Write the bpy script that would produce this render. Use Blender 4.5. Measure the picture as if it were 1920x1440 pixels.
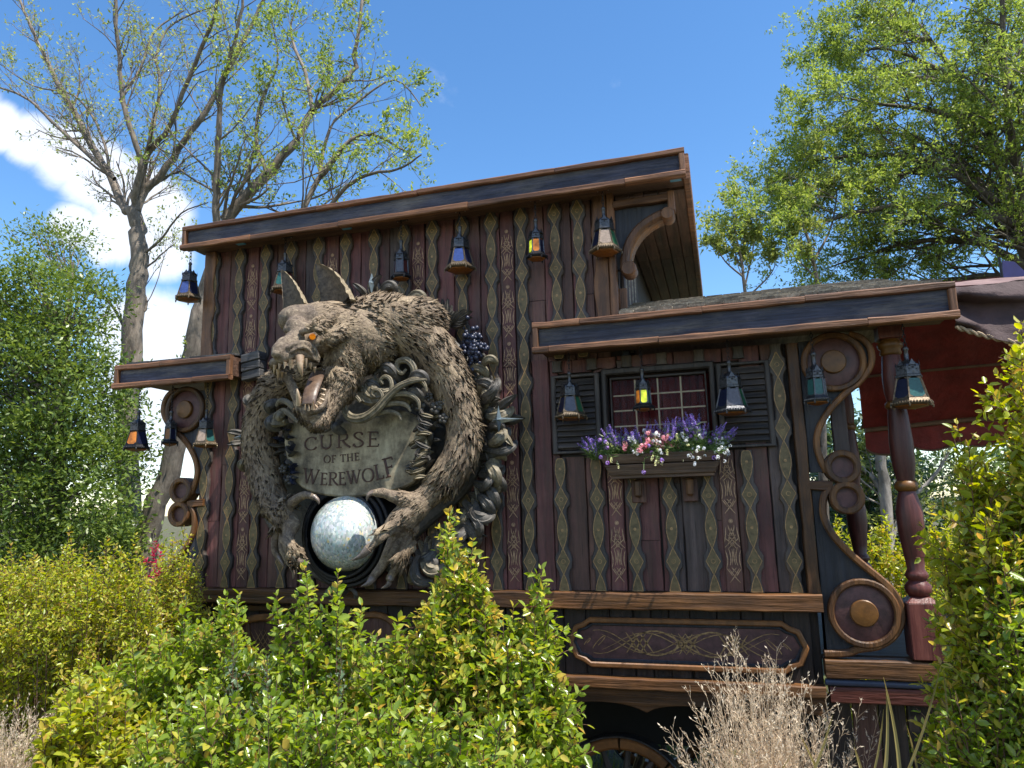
import bpy, bmesh, math, random
import numpy as np
from mathutils import Vector, Matrix, noise

for o in list(bpy.data.objects):
    bpy.data.objects.remove(o)
S = bpy.context.scene
COL = S.collection
R = random.Random(7)
NR = np.random.default_rng(11)
PI = math.pi

# ------------------------------------------------------------------ camera
# solved from the vanishing points of the wagon front (front = plane y 0, x along it, z up, metres)
F = 1331.0
AX = np.array([4626, 343, 1331.]); AX /= np.linalg.norm(AX)
AU = np.array([-190, 7750, -1331.]); AU -= AU.dot(AX) * AX; AU /= np.linalg.norm(AU)
AY = np.cross(AU, AX)
CM = np.array([AX, AY, AU])
fw = CM @ np.array([0, 0, -1.])
CAM = np.array([-fw[0] * 5.5, -fw[1] * 5.5, 2.7])
cd = bpy.data.cameras.new('camera')
cam = bpy.data.objects.new('camera', cd)
COL.objects.link(cam)
mw = Matrix([[*CM[i], CAM[i]] for i in range(3)] + [[0, 0, 0, 1]])
cam.matrix_world = mw
cd.sensor_width = 36
cd.lens = F / 1920 * 36
cd.clip_start = 0.05
cd.clip_end = 3000
S.camera = cam

def at(px, py, y=0.0):
    """point of the plane y (metres behind the wagon front) seen at a place measured in the photograph"""
    d = CM @ np.array([(px - 960) / F, -(py - 720) / F, -1.])
    return Vector(CAM + d * ((y - CAM[1]) / d[1]))

def pxm(px, py, y=0.0):
    """metres per photograph pixel there"""
    p = at(px, py, y)
    c = CM.T @ (np.array(p) - CAM)
    return float(-c[2] / F)

# ------------------------------------------------------------------ sky, sun, exposure
SUN = Vector((0.46, -0.17, 0.87)).normalized()
W = bpy.data.worlds.new('World')
S.world = W
W.use_nodes = True
nt = W.node_tree
for n in list(nt.nodes):
    nt.nodes.remove(n)
def N(t, kind, **kw):
    n = t.nodes.new(kind)
    for k, v in kw.items():
        if k in ('ins',):
            for a, b in v.items():
                n.inputs[a].default_value = b
        else:
            setattr(n, k, v)
    return n
sky = N(nt, 'ShaderNodeTexSky', sky_type='NISHITA', sun_disc=False)
sky.sun_elevation = math.asin(SUN.z)
sky.sun_rotation = math.atan2(SUN.x, SUN.y)
sky.air_density = 1.0
sky.dust_density = 0.25
sky.ozone_density = 2.2
bg = N(nt, 'ShaderNodeBackground', ins={'Strength': 0.115})
out = N(nt, 'ShaderNodeOutputWorld')
tc = N(nt, 'ShaderNodeTexCoord')
# clouds: soft banks given by their directions, torn by noise
cn = N(nt, 'ShaderNodeTexNoise', ins={'Scale': 8.0, 'Detail': 10.0, 'Roughness': 0.62, 'Distortion': 0.4})
nt.links.new(tc.outputs['Generated'], cn.inputs['Vector'])
acc = None
def cloud_dir(px, py):
    d = CM @ np.array([(px - 960) / F, -(py - 720) / F, -1.])
    return d / np.linalg.norm(d)
banks = [(cloud_dir(-70, 215), .036), (cloud_dir(0, 240), .026), (cloud_dir(60, 265), .030), (cloud_dir(120, 290), .038), (cloud_dir(180, 325), .042), (cloud_dir(240, 365), .046), (cloud_dir(300, 400), .044),
         (cloud_dir(140, 425), .026), (cloud_dir(210, 445), .034), (cloud_dir(300, 470), .036), (cloud_dir(310, 760), .085), (cloud_dir(290, 640), .06),
         (np.array([-.9, .1, .35]), .33), (np.array([-.5, -.8, .4]), .35), (np.array([.8, .55, .2]), .2), (np.array([.5, -.8, .5]), .25)]
for d, rad in banks:
    d = d / np.linalg.norm(d)
    v = N(nt, 'ShaderNodeVectorMath', operation='DISTANCE')
    nt.links.new(tc.outputs['Generated'], v.inputs[0])
    v.inputs[1].default_value = d
    m = N(nt, 'ShaderNodeMapRange', ins={'From Min': rad * 1.45, 'From Max': rad * .35, 'To Min': 0, 'To Max': 1})
    nt.links.new(v.outputs['Value'], m.inputs['Value'])
    if acc is None:
        acc = m.outputs[0]
    else:
        mx = N(nt, 'ShaderNodeMath', operation='MAXIMUM')
        nt.links.new(acc, mx.inputs[0]); nt.links.new(m.outputs[0], mx.inputs[1])
        acc = mx.outputs[0]
a1 = N(nt, 'ShaderNodeMath', operation='MULTIPLY_ADD', ins={1: 1.25, 2: -0.78})
nt.links.new(cn.outputs['Fac'], a1.inputs[0])
a2 = N(nt, 'ShaderNodeMath', operation='ADD')
nt.links.new(acc, a2.inputs[0]); nt.links.new(a1.outputs[0], a2.inputs[1])
a3 = N(nt, 'ShaderNodeMapRange', interpolation_type='SMOOTHSTEP', ins={'From Min': 0.06, 'From Max': 0.52, 'To Min': 0, 'To Max': .84})
nt.links.new(a2.outputs[0], a3.inputs['Value'])
mixc = N(nt, 'ShaderNodeMix', data_type='RGBA')
mixc.inputs['B'].default_value = (6.4, 6.7, 7.2, 1)
nt.links.new(a3.outputs[0], mixc.inputs['Factor'])
hsv = N(nt, 'ShaderNodeHueSaturation', ins={'Saturation': 1.22, 'Value': 1.35})
nt.links.new(sky.outputs[0], hsv.inputs['Color'])
nt.links.new(hsv.outputs[0], mixc.inputs['A'])
nt.links.new(mixc.outputs['Result'], bg.inputs['Color'])
nt.links.new(bg.outputs[0], out.inputs['Surface'])

ld = bpy.data.lights.new('sun', 'SUN')
ld.energy = 5.0
ld.angle = math.radians(0.53)
ld.color = (1.0, 0.95, 0.86)
sun = bpy.data.objects.new('sun', ld)
COL.objects.link(sun)
sun.rotation_euler = SUN.to_track_quat('Z', 'Y').to_euler()
S.view_settings.view_transform = 'Standard'
S.view_settings.look = 'None'
S.view_settings.gamma = 1
S.view_settings.exposure = 0.72
S.render.engine = 'CYCLES'

# ------------------------------------------------------------------ object helpers
def link(o, parent=None):
    COL.objects.link(o)
    if parent is not None:
        o.parent = parent
    return o
def thing(name, label, cat, loc=(0, 0, 0), group=None):
    o = bpy.data.objects.new(name, None)
    o.empty_display_size = .1
    o.location = loc
    link(o)
    o['label'] = label; o['category'] = cat
    if group: o['group'] = group
    return o
def tag(o, label=None, cat=None, group=None, kind=None):
    if label: o['label'] = label
    if cat: o['category'] = cat
    if group: o['group'] = group
    if kind: o['kind'] = kind
    return o
def origin_of(parent):
    p = Vector((0, 0, 0))
    while parent is not None:
        p += parent.location
        parent = parent.parent
    return p

class MB:
    def __init__(s):
        s.v = []; s.f = []; s.m = []
    def add(s, vs, fs, mi=0):
        b = len(s.v)
        s.v += [tuple(v) for v in vs]
        s.f += [tuple(i + b for i in f) for f in fs]
        s.m += [mi] * len(fs)
        return s
    def box(s, x0, x1, y0, y1, z0, z1, mi=0):
        return s.add([(x0, y0, z0), (x1, y0, z0), (x1, y1, z0), (x0, y1, z0), (x0, y0, z1), (x1, y0, z1), (x1, y1, z1), (x0, y1, z1)],
                     [(0, 3, 2, 1), (4, 5, 6, 7), (0, 1, 5, 4), (1, 2, 6, 5), (2, 3, 7, 6), (3, 0, 4, 7)], mi)
    def beam(s, p0, p1, w, t, side=None, seg=None, jit=0.004, ch=0.006, mi=0, wf=None, seed=None):
        """hewn board from p0 to p1; w across `side`, t along the third axis; edges chamfered and slightly uneven"""
        p0 = Vector(p0); p1 = Vector(p1)
        ax = (p1 - p0); L = ax.length; ax.normalize()
        if side is None:
            side = Vector((1, 0, 0)) if abs(ax.z) > .7 else Vector((0, 0, 1))
        side = Vector(side); side = (side - side.dot(ax) * ax).normalized()
        th = ax.cross(side)
        seg = seg or max(2, int(L / .11))
        ch = min(ch, w * .3, t * .3)
        rings = []
        for i in range(seg + 1):
            c = p0 + ax * (L * i / seg)
            k = wf(i / seg) if wf else 1.0
            hw = w * .5 * k
            j = [R.uniform(-jit, jit) for _ in range(3)]
            e = [(-hw + j[0], -t / 2 + ch), (-hw + ch + j[0], -t / 2), (hw - ch + j[1], -t / 2 + j[2] * .4), (hw + j[1], -t / 2 + ch),
                 (hw + j[1], t / 2 - ch), (hw - ch + j[1], t / 2), (-hw + ch + j[0], t / 2 + j[2] * .4), (-hw + j[0], t / 2 - ch)]
            rings.append([c + side * a + th * b for a, b in e])
        vs = [v for r in rings for v in r]
        fs = []
        for i in range(seg):
            for k in range(8):
                a = i * 8 + k; b = i * 8 + (k + 1) % 8
                fs.append((a, b, b + 8, a + 8))
        fs.append(tuple(range(7, -1, -1)))
        fs.append(tuple(seg * 8 + k for k in range(8)))
        return s.add(vs, fs, mi)
    def tube(s, pts, rad, n=6, mi=0, flat=1.0, fdir=None, cap=True):
        pts = [Vector(p) for p in pts]
        m = len(pts)
        if not hasattr(rad, '__len__'):
            rad = [rad] * m
        up = Vector(fdir) if fdir is not None else Vector((.13, .31, .94))
        vs = []
        for i, p in enumerate(pts):
            d = (pts[min(i + 1, m - 1)] - pts[max(i - 1, 0)])
            if d.length < 1e-9: d = Vector((0, 0, 1))
            d.normalize()
            a = d.cross(up)
            if a.length < 1e-3: a = d.cross(Vector((1, .2, .1)))
            a.normalize(); b = a.cross(d).normalized()
            for k in range(n):
                q = 2 * PI * k / n
                vs.append(p + a * (math.cos(q) * rad[i]) + b * (math.sin(q) * rad[i] * flat))
        fs = []
        for i in range(m - 1):
            for k in range(n):
                a_ = i * n + k; b_ = i * n + (k + 1) % n
                fs.append((a_, a_ + n, b_ + n, b_))
        if cap:
            fs.append(tuple(range(n))); fs.append(tuple((m - 1) * n + k for k in range(n - 1, -1, -1)))
        return s.add(vs, fs, mi)
    def lathe(s, prof, c=(0, 0, 0), n=20, mi=0, axis='z', rot=0.0, sx=1, sy=1):
        """prof: (radius, height) pairs"""
        c = Vector(c); vs = []
        for r, h in prof:
            for k in range(n):
                q = 2 * PI * k / n + rot
                a, b = r * math.cos(q) * sx, r * math.sin(q) * sy
                vs.append(c + (Vector((a, b, h)) if axis == 'z' else Vector((a, -h, b))))
        fs = []
        for i in range(len(prof) - 1):
            for k in range(n):
                a_ = i * n + k; b_ = i * n + (k + 1) % n
                f = (a_, b_, b_ + n, a_ + n)
                fs.append(f)
        fs.append(tuple(range(n - 1, -1, -1)))
        fs.append(tuple((len(prof) - 1) * n + k for k in range(n)))
        return s.add(vs, fs, mi)
    def prism(s, pts, y0, y1, mi=0):
        """outline of (x, z) pairs between planes y0 (front) and y1"""
        n = len(pts)
        vs = [(p[0], y0, p[1]) for p in pts] + [(p[0], y1, p[1]) for p in pts]
        fs = [tuple(range(n)), tuple(range(2 * n - 1, n - 1, -1))]
        for k in range(n):
            j = (k + 1) % n
            fs.append((k, k + n, j + n, j))
        return s.add(vs, fs, mi)
    def band(s, pts, w, y0, y1, mi=0, closed=False):
        """moulding following a line of (x, z) pairs, width w, from y0 (front) back to y1"""
        n = len(pts); V2 = [Vector(p) for p in pts]
        ww = w if hasattr(w, '__len__') else [w] * n
        vs = []
        for i, p in enumerate(V2):
            a = V2[(i - 1) % n] if (closed or i > 0) else p
            b = V2[(i + 1) % n] if (closed or i < n - 1) else p
            d = (b - a)
            d = d.normalized() if d.length > 1e-9 else Vector((1, 0))
            nn = Vector((-d.y, d.x)) * ww[i] / 2
            c = min(ww[i] * .22, abs(y1 - y0) * .4)
            o = p + nn; q = p - nn
            oc = p + nn * (1 - 2 * c / ww[i]); qc = p - nn * (1 - 2 * c / ww[i])
            vs += [(o.x, y1, o.y), (o.x, y0 + c, o.y), (oc.x, y0, oc.y), (qc.x, y0, qc.y), (q.x, y0 + c, q.y), (q.x, y1, q.y)]
        fs = []
        for i in range(n if closed else n - 1):
            j = (i + 1) % n
            for k in range(5):
                fs.append((i * 6 + k, i * 6 + k + 1, j * 6 + k + 1, j * 6 + k))
        if not closed:
            fs.append(tuple(range(6))); fs.append(tuple((n - 1) * 6 + k for k in range(5, -1, -1)))
        return s.add(vs, fs, mi)
    def ribbon(s, pts, w, y, mi=0, th=0.0012):
        """thin painted line on a face at y"""
        n = len(pts)
        ww = w if hasattr(w, '__len__') else [w] * n
        vs = []
        for i in range(n):
            a = Vector(pts[max(i - 1, 0)]); b = Vector(pts[min(i + 1, n - 1)])
            d = b - a
            d = d.normalized() if d.length > 1e-9 else Vector((1, 0))
            nn = Vector((-d.y, d.x)) * ww[i] / 2
            p = Vector(pts[i])
            vs += [((p + nn).x, y, (p + nn).y), ((p - nn).x, y, (p - nn).y)]
        fs = [(2 * i, 2 * i + 1, 2 * i + 3, 2 * i + 2) for i in range(n - 1)]
        return s.add(vs, fs, mi)
    def obj(s, name, mats, parent=None, smooth=False, bevel=0, kind=None, local=False, label=None):
        me = bpy.data.meshes.new(name)
        off = Vector((0, 0, 0)) if local else origin_of(parent)
        vs = [(v[0] - off.x, v[1] - off.y, v[2] - off.z) for v in s.v] if off.length > 0 else s.v
        me.from_pydata(vs, [], s.f)
        if not isinstance(mats, (list, tuple)): mats = [mats]
        for m in mats: me.materials.append(m)
        if len(mats) > 1:
            me.polygons.foreach_set('material_index', s.m)
        me.validate(); me.update()
        bm = bmesh.new(); bm.from_mesh(me)
        bmesh.ops.recalc_face_normals(bm, faces=bm.faces)
        bm.to_mesh(me); bm.free()
        if smooth:
            me.polygons.foreach_set('use_smooth', [True] * len(me.polygons))
            if smooth != 'all':
                me.set_sharp_from_angle(angle=math.radians(smooth if smooth is not True else 50))
        o = bpy.data.objects.new(name, me)
        link(o, parent)
        if bevel:
            b = o.modifiers.new('bevel', 'BEVEL'); b.width = bevel; b.segments = 1; b.limit_method = 'ANGLE'
        if kind: o['kind'] = kind
        if label: o['label'] = label
        return o

def fast_mesh(name, V, FV, sizes, mats, parent=None, mi=None, smooth=False, kind=None):
    """numpy mesh: V (n,3), FV flat loop vertex ids, sizes per face"""
    me = bpy.data.meshes.new(name)
    V = np.asarray(V, dtype=np.float32)
    off = origin_of(parent)
    V = V - np.array(off, dtype=np.float32)
    me.vertices.add(len(V)); me.vertices.foreach_set('co', V.ravel())
    sizes = np.asarray(sizes, dtype=np.int32)
    me.loops.add(int(sizes.sum())); me.loops.foreach_set('vertex_index', np.asarray(FV, dtype=np.int32).ravel())
    me.polygons.add(len(sizes))
    st = np.zeros(len(sizes), dtype=np.int32); st[1:] = np.cumsum(sizes)[:-1]
    me.polygons.foreach_set('loop_start', st)
    if not isinstance(mats, (list, tuple)): mats = [mats]
    for m in mats: me.materials.append(m)
    if mi is not None: me.polygons.foreach_set('material_index', np.asarray(mi, dtype=np.int32))
    if smooth: me.polygons.foreach_set('use_smooth', np.ones(len(sizes), dtype=bool))
    me.update(calc_edges=True)
    o = bpy.data.objects.new(name, me)
    link(o, parent)
    if kind: o['kind'] = kind
    return o

# ------------------------------------------------------------------ materials
def new_mat(name):
    m = bpy.data.materials.new(name); m.use_nodes = True
    t = m.node_tree
    for n in list(t.nodes): t.nodes.remove(n)
    o = N(t, 'ShaderNodeOutputMaterial'); b = N(t, 'ShaderNodeBsdfPrincipled')
    t.links.new(b.outputs[0], o.inputs['Surface'])
    return m, t, b, o
def c4(c): return (c[0], c[1], c[2], 1)
def ramp(t, src, stops):
    r = N(t, 'ShaderNodeValToRGB')
    e = r.color_ramp.elements
    while len(e) < len(stops): e.new(.5)
    for i, (p, c) in enumerate(stops):
        e[i].position = p; e[i].color = c4(c)
    t.links.new(src, r.inputs[0])
    return r.outputs[0]
def mixc_(t, fac, a, b, mode='MIX'):
    m = N(t, 'ShaderNodeMix', data_type='RGBA', blend_type=mode)
    for k, v in (('Factor', fac), ('A', a), ('B', b)):
        if hasattr(v, 'is_linked'): t.links.new(v, m.inputs[k])
        elif k == 'Factor': m.inputs[k].default_value = v
        else: m.inputs[k].default_value = c4(v)
    return m.outputs['Result']
def noise_(t, vec, scale, detail=6, rough=.6, dist=0):
    n = N(t, 'ShaderNodeTexNoise', ins={'Scale': scale, 'Detail': detail, 'Roughness': rough, 'Distortion': dist})
    if vec is not None: t.links.new(vec, n.inputs['Vector'])
    return n.outputs['Fac']
def mapv(t, scale, rnd=True, space='Object'):
    tcn = N(t, 'ShaderNodeTexCoord'); mp = N(t, 'ShaderNodeMapping')
    mp.inputs['Scale'].default_value = scale
    src = tcn.outputs[space]
    if rnd:
        oi = N(t, 'ShaderNodeObjectInfo')
        mu = N(t, 'ShaderNodeMath', operation='MULTIPLY', ins={1: 37.0}); t.links.new(oi.outputs['Random'], mu.inputs[0])
        va = N(t, 'ShaderNodeVectorMath', operation='ADD')
        t.links.new(src, va.inputs[0]); t.links.new(mu.outputs[0], va.inputs[1])
        src = va.outputs[0]
    t.links.new(src, mp.inputs['Vector'])
    return mp.outputs[0]
def setbump(t, b, h, strength=.5, dist=.01):
    bp = N(t, 'ShaderNodeBump', ins={'Strength': strength, 'Distance': dist})
    t.links.new(h, bp.inputs['Height']); t.links.new(bp.outputs[0], b.inputs['Normal'])
def wood(name, c1, c2, axis='z', rough=.55, grain=22, var=.35, worn=None, wornamt=.25, bump=.8, crack=True, spec=.4):
    m, t, b, o = new_mat(name)
    sc = {'z': (1, 1, .055), 'x': (.055, 1, 1), 'y': (1, .055, 1)}[axis]
    v = mapv(t, sc)
    g = noise_(t, v, grain, 5, .65, .35)
    g2 = noise_(t, v, grain * 3.3, 3, .6)
    big = noise_(t, mapv(t, (1, 1, 1)), 2.6, 5, .65)
    col = ramp(t, g, [(.30, [k * .55 for k in c1]), (.48, c1), (.66, c2)])
    if worn:
        wmask = ramp(t, noise_(t, mapv(t, tuple(min(1, k * 3) for k in sc)), 9, 8, .72), [(.56 - wornamt * .25, (0, 0, 0)), (.66, (1, 1, 1))])
        col = mixc_(t, wmask, col, worn)
    if crack:
        ck = ramp(t, g2, [(.30, (.35, .35, .35)), (.40, (1, 1, 1))])
        col = mixc_(t, .8, col, ck, 'MULTIPLY')
    lum = ramp(t, big, [(.3, (.62, .62, .62)), (.7, (1.25, 1.22, 1.2))])
    col = mixc_(t, 1.0, col, lum, 'MULTIPLY')
    oi = N(t, 'ShaderNodeObjectInfo')
    mr = N(t, 'ShaderNodeMapRange', ins={'To Min': 1 - var, 'To Max': 1 + var}); t.links.new(oi.outputs['Random'], mr.inputs[0])
    h = N(t, 'ShaderNodeHueSaturation'); t.links.new(mr.outputs[0], h.inputs['Value']); t.links.new(col, h.inputs['Color'])
    t.links.new(h.outputs[0], b.inputs['Base Color'])
    rr = N(t, 'ShaderNodeMapRange', ins={'To Min': rough - .15, 'To Max': rough + .2}); t.links.new(g, rr.inputs[0])
    t.links.new(rr.outputs[0], b.inputs['Roughness'])
    b.inputs['Specular IOR Level'].default_value = spec
    ad = N(t, 'ShaderNodeMath', operation='MULTIPLY_ADD', ins={1: .45}); t.links.new(g2, ad.inputs[0]); t.links.new(g, ad.inputs[2])
    setbump(t, b, ad.outputs[0], bump, .012)
    return m
def plain(name, c, rough=.5, metal=0, var=.25, scale=14, bump=.15, c2=None, emit=None, es=0, spec=.5, dist=.006):
    m, t, b, o = new_mat(name)
    n = noise_(t, mapv(t, (1, 1, 1)), scale, 7, .65)
    c2 = c2 or [k * (1 + var) for k in c]
    col = ramp(t, n, [(.3, [k * (1 - var) for k in c]), (.7, c2)])
    t.links.new(col, b.inputs['Base Color'])
    b.inputs['Roughness'].default_value = rough; b.inputs['Metallic'].default_value = metal
    b.inputs['Specular IOR Level'].default_value = spec
    if bump: setbump(t, b, n, bump, dist)
    if emit:
        b.inputs['Emission Color'].default_value = c4(emit); b.inputs['Emission Strength'].default_value = es
    return m
def leafmat(name, cols, rough=.38, trans=.35, tcol=None, spec=.5):
    m, t, b, o = new_mat(name)
    ge = N(t, 'ShaderNodeNewGeometry')
    k = len(cols)
    col = ramp(t, ge.outputs['Random Per Island'], [(i / max(1, k - 1), c) for i, c in enumerate(cols)])
    t.links.new(col, b.inputs['Base Color'])
    b.inputs['Roughness'].default_value = rough
    b.inputs['Specular IOR Level'].default_value = spec
    tr = N(t, 'ShaderNodeBsdfTranslucent')
    hs = N(t, 'ShaderNodeHueSaturation', ins={'Value': 1.9, 'Saturation': 1.12, 'Hue': .485})
    t.links.new(col, hs.inputs['Color']); t.links.new(hs.outputs[0], tr.inputs['Color'])
    mx = N(t, 'ShaderNodeMixShader', ins={0: trans})
    t.links.new(b.outputs[0], mx.inputs[1]); t.links.new(tr.outputs[0], mx.inputs[2])
    t.links.new(mx.outputs[0], o.inputs['Surface'])
    return m
M = {}
M['maroon'] = wood('maroon_plank_paint', (.125, .044, .041), (.185, .076, .068), 'z', worn=(.10, .055, .042), wornamt=.35, var=.22)
M['brown'] = wood('brown_plank_paint', (.10, .049, .036), (.155, .082, .062), 'z', worn=(.125, .055, .045), wornamt=.35, var=.22)
M['grey'] = wood('grey_plank_stain', (.068, .048, .044), (.112, .082, .074), 'z', var=.22)
M['dark'] = wood('dark_plank_stain', (0.030, 0.020, 0.017), (0.054, 0.036, 0.029), 'z')
M['darkx'] = wood('dark_board_stain', (0.032, 0.019, 0.013), (0.054, 0.031, 0.021), 'x')
M['soffit'] = wood('soffit_board_stain', (0.108, 0.058, 0.039), (0.162, 0.094, 0.064), 'x', worn=(0.065, 0.038, 0.025))
M['soffity'] = wood('soffit_board_lengthwise', (0.092, 0.052, 0.036), (0.140, 0.079, 0.055), 'y', worn=(0.054, 0.033, 0.025))
M['batten'] = wood('slate_batten_paint', (0.062, 0.054, 0.050), (0.092, 0.075, 0.066), 'z', worn=(0.078, 0.052, 0.032))
M['olive'] = plain('olive_inlay_paint', (.115, .086, .032), .55, scale=26, var=.5, bump=.4, c2=(.19, .135, .055))
M['gold'] = plain('faded_gold_line', (.30, .16, .055), .5, scale=40, var=.6, bump=.1, c2=(.50, .30, .12))
M['gold2'] = plain('faded_pink_gold_line', (.40, .23, .125), .55, scale=40, var=.55, bump=.1, c2=(.58, .36, .2))
M['trim'] = wood('warm_brown_trim', (0.157, 0.071, 0.034), (0.255, 0.126, 0.065), 'x', rough=.5, worn=(0.093, 0.043, 0.025), wornamt=.2)
M['trimz'] = wood('warm_brown_upright_trim', (0.157, 0.071, 0.032), (0.238, 0.115, 0.053), 'z', rough=.5, worn=(0.085, 0.043, 0.022), wornamt=.35)
M['ochre'] = wood('ochre_brown_beam', (0.128, 0.053, 0.015), (0.212, 0.095, 0.028), 'x', rough=.5, worn=(0.060, 0.031, 0.015), wornamt=.5)
M['ochrez'] = wood('ochre_brown_post', (0.145, 0.061, 0.018), (0.221, 0.102, 0.030), 'z', rough=.5, worn=(0.051, 0.027, 0.015), wornamt=.5)
M['ring'] = plain('ochre_ring_paint', (0.170, 0.071, 0.021), .5, scale=11, var=.5, bump=.5)
M['blue'] = wood('slate_blue_board', (.030, .034, .058), (.066, .070, .105), 'x', worn=(.13, .12, .115), wornamt=.4, grain=34, bump=1.0)
M['bluez'] = wood('slate_blue_bracket', (.030, .032, .042), (.05, .052, .064), 'z', worn=(.055, .05, .05))
M['redwood'] = wood('dark_red_turned_wood', (0.078, 0.021, 0.017), (0.120, 0.037, 0.027), 'z', rough=.4, bump=.4)
M['redbeam'] = wood('dark_red_beam', (0.081, 0.023, 0.015), (0.122, 0.039, 0.025), 'x', rough=.45)
M['disc'] = plain('purple_brown_disc', (.085, .036, .034), .5, scale=18, var=.5, bump=.5)
M['golddisc'] = plain('gold_boss_paint', (0.132, 0.054, 0.009), .45, scale=14, var=.45, bump=.4)
M['window'] = wood('grey_window_frame', (0.062, 0.052, 0.048), (0.096, 0.082, 0.074), 'z')
M['windowx'] = wood('grey_window_rail', (0.062, 0.052, 0.048), (0.096, 0.082, 0.074), 'x')
M['slat'] = wood('shutter_slat', (0.051, 0.043, 0.040), (0.086, 0.073, 0.065), 'x')
M['shingle'] = wood('weathered_shingle', (0.234, 0.200, 0.154), (0.374, 0.326, 0.252), 'y', grain=30, var=.3, worn=(0.094, 0.081, 0.063))
M['shingled'] = wood('dark_shingle', (.06, .06, .062), (.10, .10, .10), 'x')
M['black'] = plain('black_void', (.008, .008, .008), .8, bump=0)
M['muntin'] = plain('aged_lead_muntin', (0.390, 0.312, 0.204), .5, scale=40, bump=.2)
M['curtain'] = plain('dark_red_curtain', (.13, .010, .010), .8, scale=20, bump=.2)
M['tape'] = plain('blue_tape', (.10, .32, .50), .5, var=.1, bump=.1)
M['iron'] = plain('black_iron', (.022, .022, .025), .42, .7, scale=60, bump=.4)
M['pewter'] = plain('aged_pewter', (.075, .075, .08), .38, .75, scale=55, var=.5, bump=.5)
M['bronze'] = plain('aged_bronze_rim', (.12, .088, .055), .45, .6, scale=45, var=.6, bump=.5)
M['pipe'] = plain('slate_blue_pipe', (.045, .055, .09), .35, scale=8)
M['bolt'] = plain('worn_bolt', (.4, .38, .34), .35, .9)
def glass(name, c, emit=None, es=0):
    m, t, b, o = new_mat(name)
    v = mapv(t, (1, 1, 1))
    n = noise_(t, v, 55, 4, .6)
    col = ramp(t, n, [(.3, [k * .7 for k in c]), (.7, [min(1, k * 1.2) for k in c])])
    t.links.new(col, b.inputs['Base Color'])
    b.inputs['Roughness'].default_value = .36
    b.inputs['Coat Weight'].default_value = .12
    if emit: 
        gr = noise_(t, v, 18, 2, .5)
        e = ramp(t, gr, [(.35, [k * .15 for k in emit]), (.6, emit)])
        t.links.new(e, b.inputs['Emission Color']); b.inputs['Emission Strength'].default_value = es
    tr = N(t, 'ShaderNodeBsdfTranslucent'); t.links.new(col, tr.inputs['Color'])
    mx = N(t, 'ShaderNodeMixShader', ins={0: .3})
    t.links.new(b.outputs[0], mx.inputs[1]); t.links.new(tr.outputs[0], mx.inputs[2])
    t.links.new(mx.outputs[0], o.inputs['Surface'])
    setbump(t, b, n, .3, .002)
    return m
GL = {
 'blue': glass('blue_lantern_glass', (.05, .09, .30)), 'green': glass('green_lantern_glass', (.025, .13, .06)),
 'teal': glass('teal_lantern_glass', (.03, .13, .12)), 'purple': glass('smoky_purple_glass', (.12, .12, .15)),
 'clear': glass('clear_rose_glass', (.42, .32, .25)), 'amber': glass('amber_lantern_glass', (.28, .10, .02)),
 'red': glass('dark_red_glass', (.09, .022, .022)), 'navy': glass('navy_lantern_glass', (.010, .014, .045)),
 'lit_yellow': glass('glowing_yellow_glass', (.25, .26, .03), (.75, .9, .05), 1.1), 'lit_amber': glass('glowing_amber_glass', (.3, .1, .02), (1, .36, .04), .45),
}
# ------------------------------------------------------------------ ground
def ground_z(x, y):
    # planting bank in front of the wagon, gentle lawn behind
    k = min(1, max(0, (-0.75 - y) / .8)); k = k * k * (3 - 2 * k)
    return .95 * k
gx = np.concatenate([np.linspace(-900, -12, 14), np.linspace(-10, 10, 81), np.linspace(12, 900, 14)])
gy = np.concatenate([np.linspace(-60, -6, 10), np.linspace(-5.8, 9, 75), np.linspace(11, 40, 12), np.linspace(60, 1200, 12)])
V = []; 
for y in gy:
    for x in gx:
        V.append((x, y, ground_z(x, y) + noise.noise(Vector((x * .9, y * .9, 0))) * (.05 if abs(x) < 12 else 0)))
nx = len(gx)
FV = [(j * nx + i, j * nx + i + 1, (j + 1) * nx + i + 1, (j + 1) * nx + i) for j in range(len(gy) - 1) for i in range(nx - 1)]
m, t, b, o = new_mat('mulch_and_grass')
v = mapv(t, (1, 1, 1), False)
n1 = noise_(t, v, 1.2, 6, .6); n2 = noise_(t, v, 45, 8, .7)
ca = ramp(t, n2, [(.3, (.03, .045, .012)), (.7, (.13, .15, .045))])
cb = ramp(t, n2, [(.3, (.04, .028, .018)), (.7, (.14, .10, .07))])
t.links.new(mixc_(t, ramp(t, n1, [(.45, (0, 0, 0)), (.55, (1, 1, 1))]), ca, cb), b.inputs['Base Color'])
b.inputs['Roughness'].default_value = .9
setbump(t, b, n2, 1, .04)
g = fast_mesh('ground', V, FV, [4] * len(FV), m, smooth=True); tag(g, kind='structure')

# grass of the lawn seen beneath and behind the wagon
def grass_patch(x0, x1, y0, y1, n):
    P = NR.uniform([x0, y0], [x1, y1], (n, 2)); h = NR.uniform(.04, .11, n); a = NR.uniform(0, 2 * PI, n)
    V = np.zeros((n, 3, 3)); z = np.array([ground_z(x, y) for x, y in P])
    w = .006
    V[:, 0] = np.stack([P[:, 0] - w * np.cos(a), P[:, 1] - w * np.sin(a), z], 1)
    V[:, 1] = np.stack([P[:, 0] + w * np.cos(a), P[:, 1] + w * np.sin(a), z], 1)
    V[:, 2] = np.stack([P[:, 0] + h * .5 * np.sin(a), P[:, 1] - h * .5 * np.cos(a), z + h], 1)
    return V.reshape(-1, 3)
M['grassblade'] = leafmat('lawn_blade', [(.07, .11, .02), (.16, .19, .04), (.22, .2, .07)], .5, .35)
V = np.concatenate([grass_patch(-4, 5, 1.5, 7, 40000)])
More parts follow.
